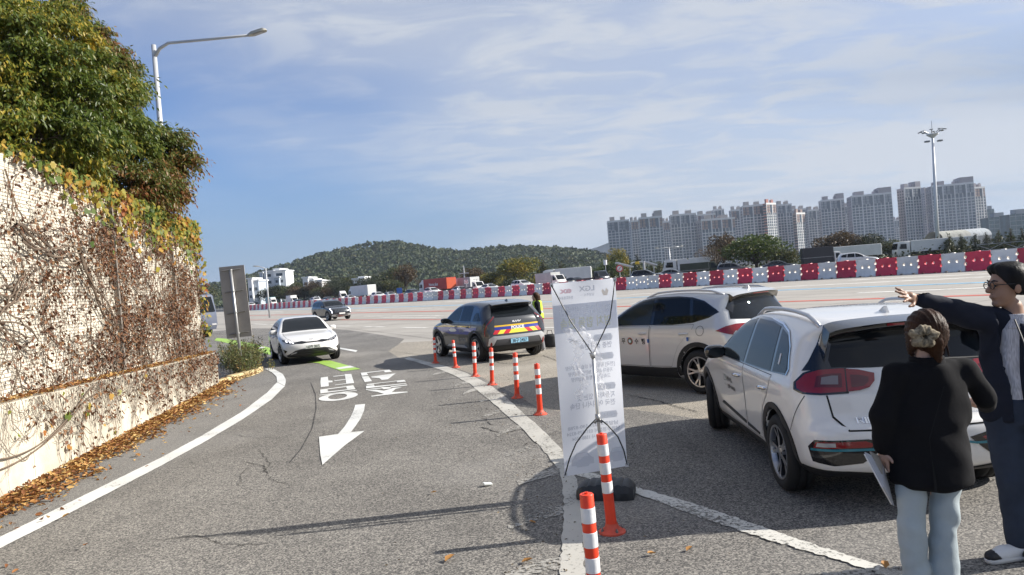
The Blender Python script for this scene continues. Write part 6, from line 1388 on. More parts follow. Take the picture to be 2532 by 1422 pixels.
    c.patch('grille', [(.4, .66), (.48, .72), (-.48, .72), (-.4, .66)], 'F', GLOSSK, .006, None, .006)
    # lettering
    c.text('model_emblem', 'NIRO', 'B', (.40, .715), .062, CHROME, .012, 1.25, .003, mirror=-1, parent=tg)
    c.patch('eco_badge', [(-.60, .712), (-.60, .738), (-.50, .738), (-.50, .712)], 'B', TEAL, .010, tg, .002)
    c.text('eco_lettering', 'eco plug-in', 'B', (-.42, .725), .024, CHROME, .010, 1.0, mirror=-1, parent=tg)
    # door decals
    c.line('door_emblem', [(1.80, .80), (1.80, .735), (1.72, .735)], 'L', .012, GREY_D, .009, root)
    c.line('door_emblem', [(1.74, .80), (1.66, .735)], 'L', .010, mat('green_lettering', (.10, .25, .12), .4), .0095, root)
    c.line('door_emblem', [(1.755, .76), (1.755, .795), (1.70, .795), (1.70, .76)], 'L', .010, GREY_D, .009, root)
    c.text('door_lettering', '세외수입', 'L', (1.56, .765), .060, INK, .009, .95, .002, parent=root, mirror=-1)
    c.text('door_lettering', '남양주 CHARGE', 'L', (1.50, .685), .052, INK, .009, .85, .002, parent=root, mirror=-1)
    c.text('door_lettering', '남양주시', 'L', (1.74, .69), .028, GREY_D, .009, .9, parent=root, mirror=-1)
    c.patch('window_sticker', [(-.02, 1.10), (-.05, 1.10), (-.03, 1.19), (0, 1.19)], 'L', WHITE_D, .010, root, .001)
    p = [o for o in root.children if o.name.startswith('tailgate') and not o.name.startswith('tailgate_gap')]
    c.plate('B', 0, .50, .335, .155, PLATE_W, '38나 2164', .02) if False else None
    return c
NIRO = (3.10, 6.50, R(87.6))
build_niro()
def doors_and_glass(c, paint, doors, hxs, hz, surround, windows, handle_mt, moulding=None):
    for i, sg in enumerate((1, -1)):
        pr = 'LR'[i]
        for poly, hx in zip(doors, hxs):
            c.patch('door_gap', poly, pr, SEAM, .0025, c.body, 0)
            cx = sum(p[0] for p in poly)/len(poly); cz = sum(p[1] for p in poly)/len(poly)
            d = c.patch('door', [(cx+(p[0]-cx)*.986, cz+(p[1]-cz)*.98) for p in poly], pr, paint, .005, None, .003)
            p, _ = c.hit(pr, hx, hz); y = p.y; L_ = .19; m = MB()
            m.tube([(hx-L_/2, y-sg*.01, hz), (hx-L_/2+.025, y+sg*.022, hz+.003), (hx, y+sg*.033, hz), (hx+L_/2-.03, y+sg*.026, hz-.008), (hx+L_/2, y-sg*.008, hz-.01)], [.012, .016, .017, .016, .012], 8)
            m.build('handle', handle_mt, d, smooth=True)
        c.patch('window_surround', surround, pr, GLOSSK, .005, None, .004)
        for w, mt in windows: c.patch('door_window', w, pr, mt, .0075, None, .002)
def build_tucson():
    side = [(-.55, .24), (-.80, .34), (-.885, .50), (-.90, .66), (-.86, .78), (-.80, .90), (-.78, 1.0), (-.70, 1.10), (-.60, 1.24), (-.45, 1.45), (-.52, 1.555), (-.40, 1.595), (0, 1.62), (.5, 1.635), (.95, 1.615), (1.25, 1.565), (1.5, 1.49), (1.9, 1.28), (2.22, 1.09), (2.45, 1.05), (2.9, 1.0), (3.25, .93), (3.45, .82), (3.56, .65), (3.56, .45), (3.42, .28), (3.1, .21), (2.4, .20), (.3, .20), (-.2, .20)]
    sec = [(0, .80), (.22, .82), (.36, .885), (.58, .905), (.80, .92), (.93, .925), (1.03, .91), (1.09, .885), (1.25, .82), (1.45, .73), (1.6, .66), (1.7, .64)]
    c = Car(side, sec, 2.67, -.90, 3.57, 1.635, Rw=.35, yw=.81, arch=.40, k=.11, kend=.20, crown_r=.22, crown_f=.32, h=.03)
    x, y, a = TUCSON; root = c.make('parked_car', 'silver sport utility car behind the banner with lettering on its door', 'car', PAINT_S, (x, y, 0), a)
    c.wheels(*wheel_meshes(.35, .235, .238, 5, ALLOY, True))
    c.arches(.075, .012, .26)
    c.both('sill_trim', [(.50, .21), (.48, .40), (.8, .385), (2.0, .385), (2.2, .40), (2.19, .21)], CLAD, .012, .02)
    c.patch('bumper_skirt', [(110, .22), (110, .50), (135, .48), (150, .42), (180, .40), (210, .42), (225, .48), (250, .50), (250, .22), (180, .22)], ('C', -.15, 0, 1), CLAD, .012, None, .02, ang=True)
    doors = [[(2.05, 1.07), (2.12, .78), (2.08, .55), (1.95, .40), (1.06, .395), (1.03, .7), (1.0, 1.08)], [(.98, 1.08), (1.01, .7), (1.04, .395), (.58, .41), (.50, .58), (.40, .75), (.24, .90), (.10, 1.02), (.07, 1.10)]]
    doors_and_glass(c, PAINT_S, doors, (1.16, .27), .955, [(2.02, 1.08), (1.62, 1.36), (1.3, 1.50), (.98, 1.545), (.5, 1.545), (.2, 1.52), (-.05, 1.46), (-.30, 1.33), (-.36, 1.28), (-.20, 1.20), (.1, 1.125), (.5, 1.095)],
        [([(1.92, 1.095), (1.58, 1.345), (1.28, 1.475), (1.02, 1.515), (1.0, 1.10)], GLASS_L), ([(.93, 1.10), (.95, 1.52), (.45, 1.52), (.25, 1.50), (.16, 1.13)], GLASS), ([(.09, 1.145), (.18, 1.485), (-.05, 1.44), (-.28, 1.32), (-.31, 1.285), (-.17, 1.215)], GLASS)], PAINT_S)
    for sg in (1, -1):
        P = ('C', -.15, .35, sg)
        c.patch('tail_lamp', [(111, 1.00), (126, 1.06), (140, 1.085), (164, 1.085), (164, .93), (150, .91), (130, .945)], P, LAMP_R, .02, None, .028, ang=True, step=.04)
        c.patch('reversing_lens', [(134, .935), (138, .985), (156, .985), (156, .93)], P, LAMP_C, .024, None, .002, ang=True, step=.03)
        c.patch('tail_lamp', [(165, .93), (165, 1.085), (185, 1.06), (200, 1.01), (188, .94)], P, LAMP_R, .018, None, .026, ang=True, step=.04)
        c.patch('pillar_trim', [(127, 1.33), (138, 1.48), (150, 1.50), (148, 1.38), (140, 1.25)], P, GLOSSK, .008, None, .006, ang=True, step=.04)
    c.patch('rear_window', [(.73, 1.17), (.66, 1.34), (.58, 1.50), (.3, 1.53), (-.3, 1.53), (-.58, 1.50), (-.66, 1.34), (-.73, 1.17), (-.3, 1.13), (.3, 1.13)], 'B', GLASS, .006, None, .006)
    m = MB(); rows = []
    for y_ in np.linspace(-.60, .60, 23):
        e = abs(y_)/.6; zb = c.hit('T', -.42, y_*.97)[0].z; xt = -.60+.10*e**4
        rows.append([(-.32, y_, c.hit('T', -.32, y_)[0].z+.004), (-.44, y_, zb+.006), (xt, y_, zb-.035), (xt+.01, y_, zb-.06), (-.46, y_, zb-.12)])
    n = 5; m.add([p for r_ in rows for p in r_], [(i*n+j, i*n+j+1, (i+1)*n+j+1, (i+1)*n+j) for i in range(len(rows)-1) for j in range(n-1)]+[tuple(range(n-1, -1, -1)), tuple((len(rows)-1)*n+j for j in range(n))])
    m.m = [(0 if (k % (n-1)) < 2 else 1) for k in range((len(rows)-1)*(n-1))]+[1, 1]
    sp = m.build('spoiler', [PAINT_S, GLOSSK], root, angle=45)
    zb = c.hit('T', -.44, 0)[0].z; m = MB(); m.box(-.592, -.58, -.2, .2, zb-.058, zb-.043); m.build('brake_light', LAMP_R, sp)
    c.rails(-.35, 1.25, .62, SILV, .04, .018); c.fin(-.30, PAINT_S); c.mirrors(1.84, 1.12, PAINT_S, .92, .22)
    c.patch('windscreen', [(.74, 1.12), (.62, 1.49), (.3, 1.53), (-.3, 1.53), (-.62, 1.49), (-.74, 1.12), (0, 1.14)], 'F', GLASS, .006, None, .004)
    cp = [(-.06+.075*math.cos(t), 1.0+.075*math.sin(t)) for t in np.linspace(0, 2*math.pi, 24, endpoint=False)]
    c.line('fuel_flap_gap', cp+[cp[0]], 'L', .006, SEAM, .004, c.body)
    # lettering and round emblem on the front door
    for t, x_ in (('공', 1.78), ('무', 1.61), ('수', 1.30), ('행', 1.15)):
        c.text('door_lettering', t, 'L', (x_, .82), .105, INK, .010, .95, .002, parent=root, mirror=-1)
    for r_, mt in ((.062, mat('emblem_red', (.45, .06, .05), .4)), (.046, mat('emblem_green', (.08, .22, .12), .4)), (.028, WHITE_D)):
        c.patch('door_emblem', [(1.455+r_*math.cos(t), .82+r_*math.sin(t)) for t in np.linspace(0, 2*math.pi, 16, endpoint=False)], 'L', mt, .008+.003*(.062-r_)*60, root, .001, 0, .03)
    for x_, z_ in ((1.03, .83), (.18, .87)):
        c.patch('door_edge_guard', [(x_-.014, z_-.03), (x_+.014, z_-.03), (x_+.014, z_+.03), (x_-.014, z_+.03)], 'L', mat('blue_foam_guard', (.06, .16, .45), .6), .022, root, .014, 0, .03)
    for sg in (1, -1): c.patch('headlamp', [(sg*.5, .80), (sg*.55, .90), (sg*.8, .93), (sg*.82, .84), (sg*.7, .78)], 'F', LAMP_C, .006, None, .006)
    return c
def build_ev3():
    side = [(-.45, .24), (-.66, .32), (-.74, .46), (-.75, .62), (-.735, .74), (-.70, .86), (-.69, .98), (-.65, 1.10), (-.56, 1.20), (-.36, 1.40), (-.42, 1.475), (-.30, 1.515), (.1, 1.545), (.6, 1.56), (1.05, 1.545), (1.40, 1.49), (1.65, 1.40), (2.0, 1.20), (2.25, 1.07), (2.6, 1.03), (3.05, .98), (3.35, .90), (3.50, .78), (3.55, .60), (3.54, .40), (3.42, .27), (3.1, .21), (2.4, .20), (.3, .20), (-.2, .20)]
    sec = [(0, .80), (.22, .82), (.36, .885), (.58, .905), (.80, .915), (.97, .91), (1.04, .89), (1.2, .82), (1.38, .735), (1.52, .67), (1.62, .64)]
    c = Car(side, sec, 2.68, -.75, 3.55, 1.56, Rw=.345, yw=.80, arch=.395, k=.10, kend=.19, crown_r=.12, crown_f=.24, h=.032)
    x, y, a = EV3; root = c.make('police_car', 'dark grey police crossover with yellow and blue stripes beside the bollards', 'police car', PAINT_G, (x, y, 0), a)
    c.wheels(*wheel_meshes(.345, .235, .245, 5, ALLOY, False))
    c.arches(.085, .013, .25)
    c.both('sill_trim', [(.52, .21), (.50, .33), (.8, .33), (2.0, .33), (2.2, .33), (2.19, .21)], CLAD, .012, .02)
    c.both('sill_blade', [(.62, .335), (.78, .40), (1.85, .40), (2.05, .335)], SILV, .014, .012)
    doors = [[(2.06, 1.02), (2.12, .78), (2.08, .55), (1.95, .34), (1.08, .335), (1.05, .7), (1.03, 1.02)], [(1.01, 1.02), (1.03, .7), (1.06, .335), (.60, .345), (.50, .56), (.42, .70), (.30, .82), (.22, 1.02)]]
    doors_and_glass(c, PAINT_G, doors, (1.20, .42), .90, [(2.06, 1.03), (1.68, 1.30), (1.4, 1.42), (1.0, 1.475), (.5, 1.475), (.12, 1.45), (-.05, 1.38), (-.30, 1.16), (-.36, 1.07), (.2, 1.03)],
        [([(1.96, 1.05), (1.64, 1.285), (1.37, 1.395), (1.07, 1.44), (1.05, 1.05)], GLASS_L), ([(.98, 1.05), (1.0, 1.445), (.5, 1.445), (.33, 1.43), (.28, 1.05)], GLASS)], PAINT_G)
    for pr in 'LR': c.patch('quarter_window', [(.12, 1.06), (.10, 1.22), (.0, 1.27), (-.10, 1.26), (-.26, 1.12), (-.30, 1.06)], pr, GLASS_L, .011, None, .004)
    for sg in (1, -1):
        pr = 'L' if sg > 0 else 'R'
        P = ('C', -.15, .35, sg)
        c.patch('tail_lamp', [(122, .66), (119, .80), (122, .95), (135, 1.10), (148, 1.17), (152, 1.12), (150, .95), (150, .78), (142, .66)], P, LAMP_D, .020, None, .03, ang=True, step=.04)
        c.line('tail_lamp_bar', [(128, .68), (128, .80), (133, .95), (146, 1.10), (149, 1.14)], P, .028, LAMP_R, .024, ang=True)
        c.patch('police_stripe', [(.24, .895), (.24, .93), (.9, .93), (2.0, .925), (3.0, .88), (3.25, .855), (3.25, .84), (3.0, .86), (2.0, .893), (.9, .895)], pr, YEL, .0085, None, .001)
        c.patch('police_band', [(-.10, .76), (-.14, .885), (.9, .888), (2.0, .885), (3.0, .85), (3.1, .83), (2.7, .80), (2.2, .74), (1.6, .69), (.9, .70), (.44, .70), (.30, .77)], pr, BLU, .0085, None, .001)
    c.text('police_lettering', 'POLICE', 'L', (.85, .56), .115, GREY_D, .009, 1, .002, mirror=-1)
    c.text('police_lettering', '경기남부', 'L', (.82, .80), .105, GREY_D, .0115, 1, .002, mirror=-1)
    c.patch('police_emblem', [(1.75, .80), (1.60, .85), (1.3, .845), (1.18, .80), (1.3, .765), (1.6, .76)], 'L', SILV, .0115, None, .001)
    # rear
    c.patch('rear_window', [(.66, 1.13), (.61, 1.24), (.52, 1.41), (.3, 1.44), (-.3, 1.44), (-.52, 1.41), (-.61, 1.24), (-.66, 1.13), (-.3, 1.12), (.3, 1.12)], 'B', GLASS, .006, None, .006)
    m = MB(); rows = []
    for y_ in np.linspace(-.58, .58, 21):
        e = abs(y_)/.58; zb = c.hit('T', -.33, y_*.97)[0].z; xt = -.60+.10*e**4
        rows.append([(-.24, y_, c.hit('T', -.24, y_)[0].z+.004), (-.36, y_, zb+.004), (xt, y_, zb-.03), (xt+.01, y_, zb-.055), (-.38, y_, zb-.11)])
    n = 5; m.add([p for r_ in rows for p in r_], [(i*n+j, i*n+j+1, (i+1)*n+j+1, (i+1)*n+j) for i in range(len(rows)-1) for j in range(n-1)]+[tuple(range(n-1, -1, -1)), tuple((len(rows)-1)*n+j for j in range(n))])
    m.m = [(0 if (k % (n-1)) < 2 else 1) for k in range((len(rows)-1)*(n-1))]+[1, 1]
    m.build('spoiler', [PAINT_G, GLOSSK], root, angle=45)
    def tx(y_): return 1.0-.0*abs(y_)
    tg = c.patch('tailgate', [(.74, .76), (.76, .93), (.66, 1.03), (-.66, 1.03), (-.76, .93), (-.74, .76), (-.62, .685), (.62, .685)], 'B', PAINT_G, .007, None, .010)
    c.patch('police_stripe', [(.72, .885), (.73, .925), (-.73, .925), (-.72, .885)], 'B', YEL, .011, tg, .001)
    c.patch('police_band', [(.715, .81), (.72, .882), (-.72, .882), (-.715, .81)], 'B', BLU, .011, tg, .001)
    n = 9; y0, y1 = .69, -.69
    for i in range(n):
        a0 = y0+(y1-y0)*i/n; a1 = y0+(y1-y0)*(i+1)/n; sl = .05 if i < 4 else (-.05 if i > 4 else 0)
        po = [(a0+(sl if 0 < i else 0), .705), (a0-(sl if i else 0), .805), (a1-(sl if i < n-1 else 0), .805), (a1+(sl if i < n-1 else 0), .705)]
        if i == 4: po = [(a0+.05, .705), (a0-.05, .805), (a1+.05, .805), (a1-.05, .705)]
        c.patch('chevron', po, 'B', (RED2, YEL2)[i % 2 if i != 4 else 1] if i != 4 else YEL2, .011, tg, .001)
    c.text('police_lettering', 'POLICE', 'B', (0, .845), .105, WHITE_D, .0145, 1.1, .004, mirror=-1, parent=tg)
    # maker's mark drawn as strokes
    for pts in ([(.12, .975), (.12, 1.015)], [(.12, .993), (.075, 1.015)], [(.115, .995), (.07, .975), (.02, 1.015), (.02, .975)], [(.02, .975), (-.04, 1.015), (-.05, 1.015), (-.05, .975)], [(-.05, .978), (-.12, 1.012)]):
        c.line('maker_emblem', pts, 'B', .014, WHITE_D, .012, tg)
    b = c.patch('bumper_trim', [(.80, .60), (.70, .66), (.4, .655), (-.4, .655), (-.70, .66), (-.80, .60), (-.82, .42), (-.70, .43), (-.62, .57), (.62, .57), (.70, .43), (.82, .42)], 'B', SILV, .012, None, .02)
    c.patch('bumper_panel', [(.66, .42), (.60, .565), (-.60, .565), (-.66, .42)], 'B', mat('grey_bumper_plastic', (.07, .07, .075), .5), .010, None, .015)
    c.patch('bumper_skirt', [(112, .22), (112, .42), (140, .42), (150, .40), (180, .40), (210, .40), (220, .42), (248, .42), (248, .22), (180, .22)], ('C', -.15, 0, 1), CLAD, .014, None, .02, ang=True)
    for sg in (1, -1): c.patch('rear_reflector', [(sg*.735, .36), (sg*.725, .47), (sg*.75, .52), (sg*.775, .47), (sg*.775, .36)], 'B', LAMP_R, .022, None, .012, 0, .03)
    c.plate('B', 0, .50, .50, .115, PLATE_B, '38구 2457', .025, size=.105)
    c.fin(-.15, GLOSSK); c.mirrors(1.88, 1.06, GLOSSK, .91, .23)
    c.patch('windscreen', [(.74, 1.10), (.62, 1.42), (.3, 1.46), (-.3, 1.46), (-.62, 1.42), (-.74, 1.10), (0, 1.12)], 'F', GLASS, .006, None, .004)
    for sg in (1, -1): c.patch('headlamp', [(sg*.55, .62), (sg*.6, .90), (sg*.78, .90), (sg*.80, .65)], 'F', LAMP_C, .006, None, .006)
    return c
def build_k3():
    side = [(-.70, .26), (-.95, .36), (-1.02, .52), (-1.03, .70), (-1.0, .86), (-.90, 1.02), (-.60, 1.06), (-.30, 1.17), (.1, 1.34), (.45, 1.42), (.8, 1.44), (1.15, 1.42), (1.45, 1.36), (1.9, 1.12), (2.18, .965), (2.5, .925), (2.95, .875), (3.3, .79), (3.52, .67), (3.60, .53), (3.60, .35), (3.45, .22), (3.1, .17), (2.4, .16), (.3, .16), (-.3, .18)]
    sec = [(0, .78), (.18, .80), (.30, .865), (.52, .89), (.72, .90), (.86, .90), (.94, .875), (1.0, .845), (1.2, .74), (1.36, .64), (1.5, .58)]
    c = Car(side, sec, 2.70, -1.03, 3.60, 1.44, Rw=.32, yw=.785, arch=.36, k=.10, kend=.20, crown_r=.2, crown_f=.34, h=.032)
    x, y, a = K3; root = c.make('moving_car', 'white sedan driving towards us over the green guide line', 'car', PAINT_W, (x, y, 0), a)
    c.wheels(*wheel_meshes(.32, .225, .22, 5, ALLOY, True), steer=R(6))
    doors = [[(2.02, .93), (2.10, .66), (2.05, .45), (1.95, .28), (1.06, .28), (1.03, .6), (1.0, .95)], [(.98, .95), (1.01, .6), (1.04, .28), (.55, .29), (.46, .45), (.36, .62), (.20, .76), (.02, .96)]]
    doors_and_glass(c, PAINT_W, doors, (1.16, .24), .82, [(1.95, .955), (1.55, 1.20), (1.25, 1.33), (.9, 1.37), (.5, 1.355), (.15, 1.27), (-.25, 1.10), (-.32, 1.02), (.5, .975)],
        [([(1.86, .975), (1.52, 1.185), (1.22, 1.305), (1.02, 1.34), (1.0, .98)], GLASS), ([(.93, .98), (.95, 1.345), (.5, 1.33), (.18, 1.25), (-.18, 1.10), (-.23, 1.04)], GLASS)], PAINT_W)
    c.patch('windscreen', [(.73, .97), (.60, 1.30), (.52, 1.365), (.2, 1.385), (-.2, 1.385), (-.52, 1.365), (-.60, 1.30), (-.73, .97), (-.3, .985), (.3, .985)], 'F', GLASS, .006, None, .006)
    for sg in (1, -1): c.line('bonnet_gap', [(2.2, sg*.70), (2.6, sg*.735), (3.0, sg*.70), (3.25, sg*.60)], 'T', .007, SEAM, .003, c.body)
    gr = c.patch('grille', [(.47, .645), (.50, .69), (.30, .712), (.16, .682), (-.16, .682), (-.30, .712), (-.50, .69), (-.47, .645), (-.30, .632), (-.16, .648), (.16, .648), (.30, .632)], 'F', GLOSSK, .008, None, .01)
    for sg in (1, -1):
        hl = c.patch('headlamp', [(sg*.47, .645), (sg*.52, .70), (sg*.70, .745), (sg*.82, .79), (sg*.83, .74), (sg*.72, .665), (sg*.58, .64)], 'F', LAMP_D, .010, None, .014, 0, .04)
        for k in ((.57, .69), (.56, .658), (.64, .712), (.63, .68), (.73, .735), (.72, .705)):
            c.patch('lit_lamp', [(sg*(k[0]-.026), k[1]-.008), (sg*(k[0]-.022), k[1]+.009), (sg*(k[0]+.026), k[1]+.014), (sg*(k[0]+.022), k[1]-.004)], 'F', LAMP_ON if sg < 0 else LAMP_C, .015, hl, .003, 0, .03)
        c.patch('air_curtain', [(sg*.80, .36), (sg*.84, .50), (sg*.74, .44)], 'F', GLOSSK, .008, None, .01, 0, .04)
        c.patch('corner_lamp', [(sg*.50, .36), (sg*.46, .41), (sg*.62, .37), (sg*.66, .32)], 'F', LAMP_C, .014, None, .01, 0, .04)
    c.patch('lower_grille', [(.36, .475), (.52, .44), (.76, .30), (.70, .245), (.3, .225), (-.3, .225), (-.70, .245), (-.76, .30), (-.52, .44), (-.36, .475)], 'F', CLAD, .010, None, .012)
    for z_ in (.30, .36, .42): c.line('grille_bar', [(.45, z_), (-.45, z_)], 'F', .012, GLOSSK, .016)
    c.text('bonnet_emblem', 'KIA', 'F', (0, .745), .05, SILV, .009, 1.8, .001, mirror=1)
    c.plate('F', 0, .53, .46, .11, PLATE_W, '160허 3815', .03, size=.10)
    c.mirrors(1.72, .99, PAINT_W, .90, .22)
    c.patch('rear_window', [(.6, 1.1), (.5, 1.3), (-.5, 1.3), (-.6, 1.1)], 'B', GLASS, .006, None, .006)
    for sg in (1, -1): c.patch('tail_lamp', [(sg*.45, .82), (sg*.45, .90), (sg*.82, .92), (sg*.82, .82)], 'B', LAMP_R, .01, None, .01)
    return c
def build_palisade():
    side = [(-.75, .28), (-.98, .38), (-1.05, .55), (-1.06, .80), (-1.03, 1.0), (-.98, 1.12), (-.82, 1.40), (-.72, 1.60), (-.55, 1.68), (0, 1.72), (.6, 1.745), (1.1, 1.735), (1.5, 1.67), (1.8, 1.54), (2.15, 1.31), (2.38, 1.17), (2.75, 1.12), (3.2, 1.06), (3.55, .98), (3.75, .86), (3.82, .70), (3.82, .45), (3.70, .30), (3.3, .24), (2.5, .23), (.3, .23), (-.3, .24)]
    sec = [(0, .84), (.25, .86), (.40, .935), (.62, .955), (.85, .97), (1.02, .972), (1.12, .955), (1.18, .93), (1.4, .86), (1.6, .79), (1.75, .73)]
    c = Car(side, sec, 2.90, -1.06, 3.82, 1.745, Rw=.375, yw=.84, arch=.42, k=.11, kend=.18, crown_r=.12, crown_f=.22, h=.05)
    x, y, a = PALIS; root = c.make('moving_car', 'black sport utility car crossing the pale concrete plaza', 'car', PAINT_K, (x, y, 0), a)
    c.wheels(*wheel_meshes(.375, .245, .26, 5, ALLOY, True), steer=R(4))
    c.arches(.06, .012, .28)
    doors = [[(2.2, 1.12), (2.26, .86), (2.2, .6), (2.08, .40), (1.18, .40), (1.15, .7), (1.12, 1.14)], [(1.10, 1.14), (1.13, .7), (1.16, .40), (.62, .42), (.50, .62), (.40, .80), (.25, .95), (.15, 1.16)]]
    doors_and_glass(c, PAINT_K, doors, (1.28, .35), 1.02, [(2.18, 1.15), (1.82, 1.42), (1.5, 1.58), (1.1, 1.635), (.4, 1.63), (-.4, 1.57), (-.75, 1.45), (-.82, 1.25), (.4, 1.17)],
        [([(2.05, 1.175), (1.78, 1.40), (1.46, 1.55), (1.14, 1.60), (1.12, 1.18)], GLASS), ([(1.04, 1.18), (1.06, 1.605), (.42, 1.60), (.28, 1.20)], GLASS), ([(.2, 1.21), (.32, 1.595), (-.4, 1.54), (-.7, 1.43), (-.74, 1.27)], GLASS)], PAINT_K)
    c.patch('windscreen', [(.80, 1.22), (.68, 1.60), (.3, 1.66), (-.3, 1.66), (-.68, 1.60), (-.80, 1.22), (0, 1.24)], 'F', GLASS, .006, None, .006)
    c.patch('grille', [(.62, .60), (.66, .92), (-.66, .92), (-.62, .60)], 'F', GLOSSK, .008, None, .01)
    for z_ in (.70, .78, .86):
        for k in range(9): c.patch('grille_block', [(-.56+k*.125, z_-.02), (-.56+k*.125, z_+.02), (-.48+k*.125, z_+.02), (-.48+k*.125, z_-.02)], 'F', PAINT_P, .014, None, .006, 0, .05)
    for sg in (1, -1):
        c.patch('headlamp', [(sg*.74, .58), (sg*.72, .98), (sg*.90, .98), (sg*.90, .58)], 'F', LAMP_D, .012, None, .014)
        c.line('lit_lamp', [(sg*.80, .60), (sg*.80, .78), (sg*.86, .95), (sg*.78, .99)], 'F', .05, LAMP_ON, .018)
    c.patch('bumper_trim', [(.85, .38), (.80, .50), (.4, .46), (-.4, .46), (-.80, .50), (-.85, .38), (-.6, .32), (.6, .32)], 'F', SILV, .012, None, .012)
    c.patch('lower_grille', [(.55, .385), (.5, .44), (-.5, .44), (-.55, .385)], 'F', CLAD, .018, None, .006)
    m = MB(); p, _ = c.hit('F', 0, .56); m.bbox(p.x+.02, p.x+.04, -.26, .26, .50, .62, .004); m.build('number_plate', PLATE_W, root)
    c.rails(-.6, 1.3, .66, SILV, .04, .02); c.mirrors(1.98, 1.22, PAINT_K, .97, .24)
    c.patch('rear_window', [(.7, 1.2), (.6, 1.55), (-.6, 1.55), (-.7, 1.2)], 'B', GLASS, .006, None, .006)
    return c
TUCSON = (3.58, 12.35, R(127)); EV3 = (-.26, 19.97, R(117)); K3 = (-7.68, 26.3, R(-66.5)); PALIS = (-16.6, 66.0, R(-55))
build_tucson(); build_ev3(); build_k3(); build_palisade()
# ---------------------------------------------------------------- flexible bollards
BOL = mat('bollard_orange', (.78, .055, .018), .42, var=.12, scale=5, bump=.08, bscale=14); BOLF = mat('bollard_base_orange', (.62, .09, .05), .6, var=.2, scale=8); REFL = mat('bollard_reflective_white', (.74, .74, .74), .38, var=.06, scale=9, bump=.12, bscale=18); BOLT = mat('anchor_bolt', (.3, .3, .3), .4, .9)
def bollard(top, base, label, bot=None):
    b = G(*base); d = AT(top[0], top[1], b.y)-b; L_ = min(.80, d.length); k = L_/.75; d = d.normalized()
    o = thing('traffic_bollard', label, 'bollard', b, rnd.uniform(0, 3), 'striped bollards along the lane line')
    t = bpy.data.objects.new('post', None); bpy.data.objects.remove(t)
    rot = Matrix.Rotation(-o.rotation_euler.z, 4, 'Z') @ Vector((0, 0, 1)).rotation_difference(d).to_matrix().to_4x4() @ Matrix.Scale(k, 4); r = .040/k*k
    def part(name, prof, mt, n=20, par=o): m = MB(); m.lathe(prof, n, rot); return m.build(name, mt, par, angle=40)
    part('post', [(.047, .02), (.044, .06), (.0405, .12), (.0400, .40), (.0400, .748), (.037, .752), (.012, .753), (.012, .762), (.006, .762), (.006, .745), (0, .745)], BOL)
    for z0 in (.685-.095, .685-.095-.140, .685-.095-.285):
        part('reflective_band', [(.0402, z0), (.0424, z0+.002), (.0424, z0+.085), (.0402, z0+.087)], REFL)
    m = MB(); m.lathe([(.105, 0), (.105, .012), (.085, .022), (.055, .045), (.047, .075)], 24); fl = m.build('base', BOLF, o, angle=40)
    for a in range(4): m = MB(); c = (.082*math.cos(a*1.571+.5), .082*math.sin(a*1.571+.5)); m.lathe([(.012, .015), (.012, .034), (.006, .036), (.006, .048), (0, .048)], 6, Matrix.Translation((c[0], c[1], 0))); m.build('bolt', BOLT, fl)
    return o
BLS = [((1450, 1222), (1478, 1545), 'nearest striped bollard, cut by the bottom of the photo'), ((1487, 1074), (1514, 1316), 'striped bollard standing right before the banner'), ((1327, 900), (1336, 1025), 'striped bollard left of the banner\'s lower half'), ((1273, 873), (1279, 984), 'second striped bollard left of the banner'), ((1214, 861), (1217, 952), 'third striped bollard left of the banner'), ((1171, 847), (1175, 931), 'striped bollard before the police car\'s rear wheel'), ((1120, 842), (1127, 909), 'striped bollard before the police car\'s door'), ((1073, 835), (1077, 898), 'farthest striped bollard, before the police car\'s front wheel')]
for a in BLS: bollard(*a)
# ---------------------------------------------------------------- banner stand
BD = G(1496, 1222).y+.02
TL, TR_, BR_, BL_ = AT(1362, 702, BD+.05), AT(1521, 688, BD-.02), AT(1551, 1152, BD-.02), AT(1397, 1178, BD+.05)
ban = thing('banner_stand', 'white notice banner on a cross frame seen from behind', 'banner', G(1500, 1226)); BO = Vector(ban.location)
def bq(u, v, off=0.0):
    """point of the cloth: u from left to right, v from top to bottom, off towards the camera"""
    p = TL.lerp(TR_, u).lerp(BL_.lerp(BR_, u), v); n = (TR_-TL).cross(BL_-TL).normalized()
    if n.y > 0: n = -n
    sag = .035*math.sin(math.pi*u)*math.sin(math.pi*v)+.012*math.sin(9*v+4*u)*math.sin(math.pi*u)-.02*math.exp(-v*14)*math.sin(u*6.3)
    return p-BO-n*sag+n*off
def cloth_mat():
    m = bpy.data.materials.new('banner_cloth'); m.use_nodes = True; nt = m.node_tree; N = nt.nodes.new; b = nt.nodes['Principled BSDF']; b.inputs['Base Color'].default_value = (.86, .88, .93, 1); b.inputs['Roughness'].default_value = .55
    t = N('ShaderNodeBsdfTranslucent'); t.inputs[0].default_value = (.90, .92, .97, 1); ms = N('ShaderNodeMixShader'); ms.inputs[0].default_value = .65; nt.links.new(b.outputs[0], ms.inputs[1]); nt.links.new(t.outputs[0], ms.inputs[2]); nt.links.new(ms.outputs[0], nt.nodes['Material Output'].inputs[0]); return m
m_ = MB(); NU, NV = 14, 40
m_.add([bq(i/NU, j/NV) for j in range(NV+1) for i in range(NU+1)], [(j*(NU+1)+i, j*(NU+1)+i+1, (j+1)*(NU+1)+i+1, (j+1)*(NU+1)+i) for j in range(NV) for i in range(NU)]); cloth = m_.build('cloth', cloth_mat(), ban, smooth=True)
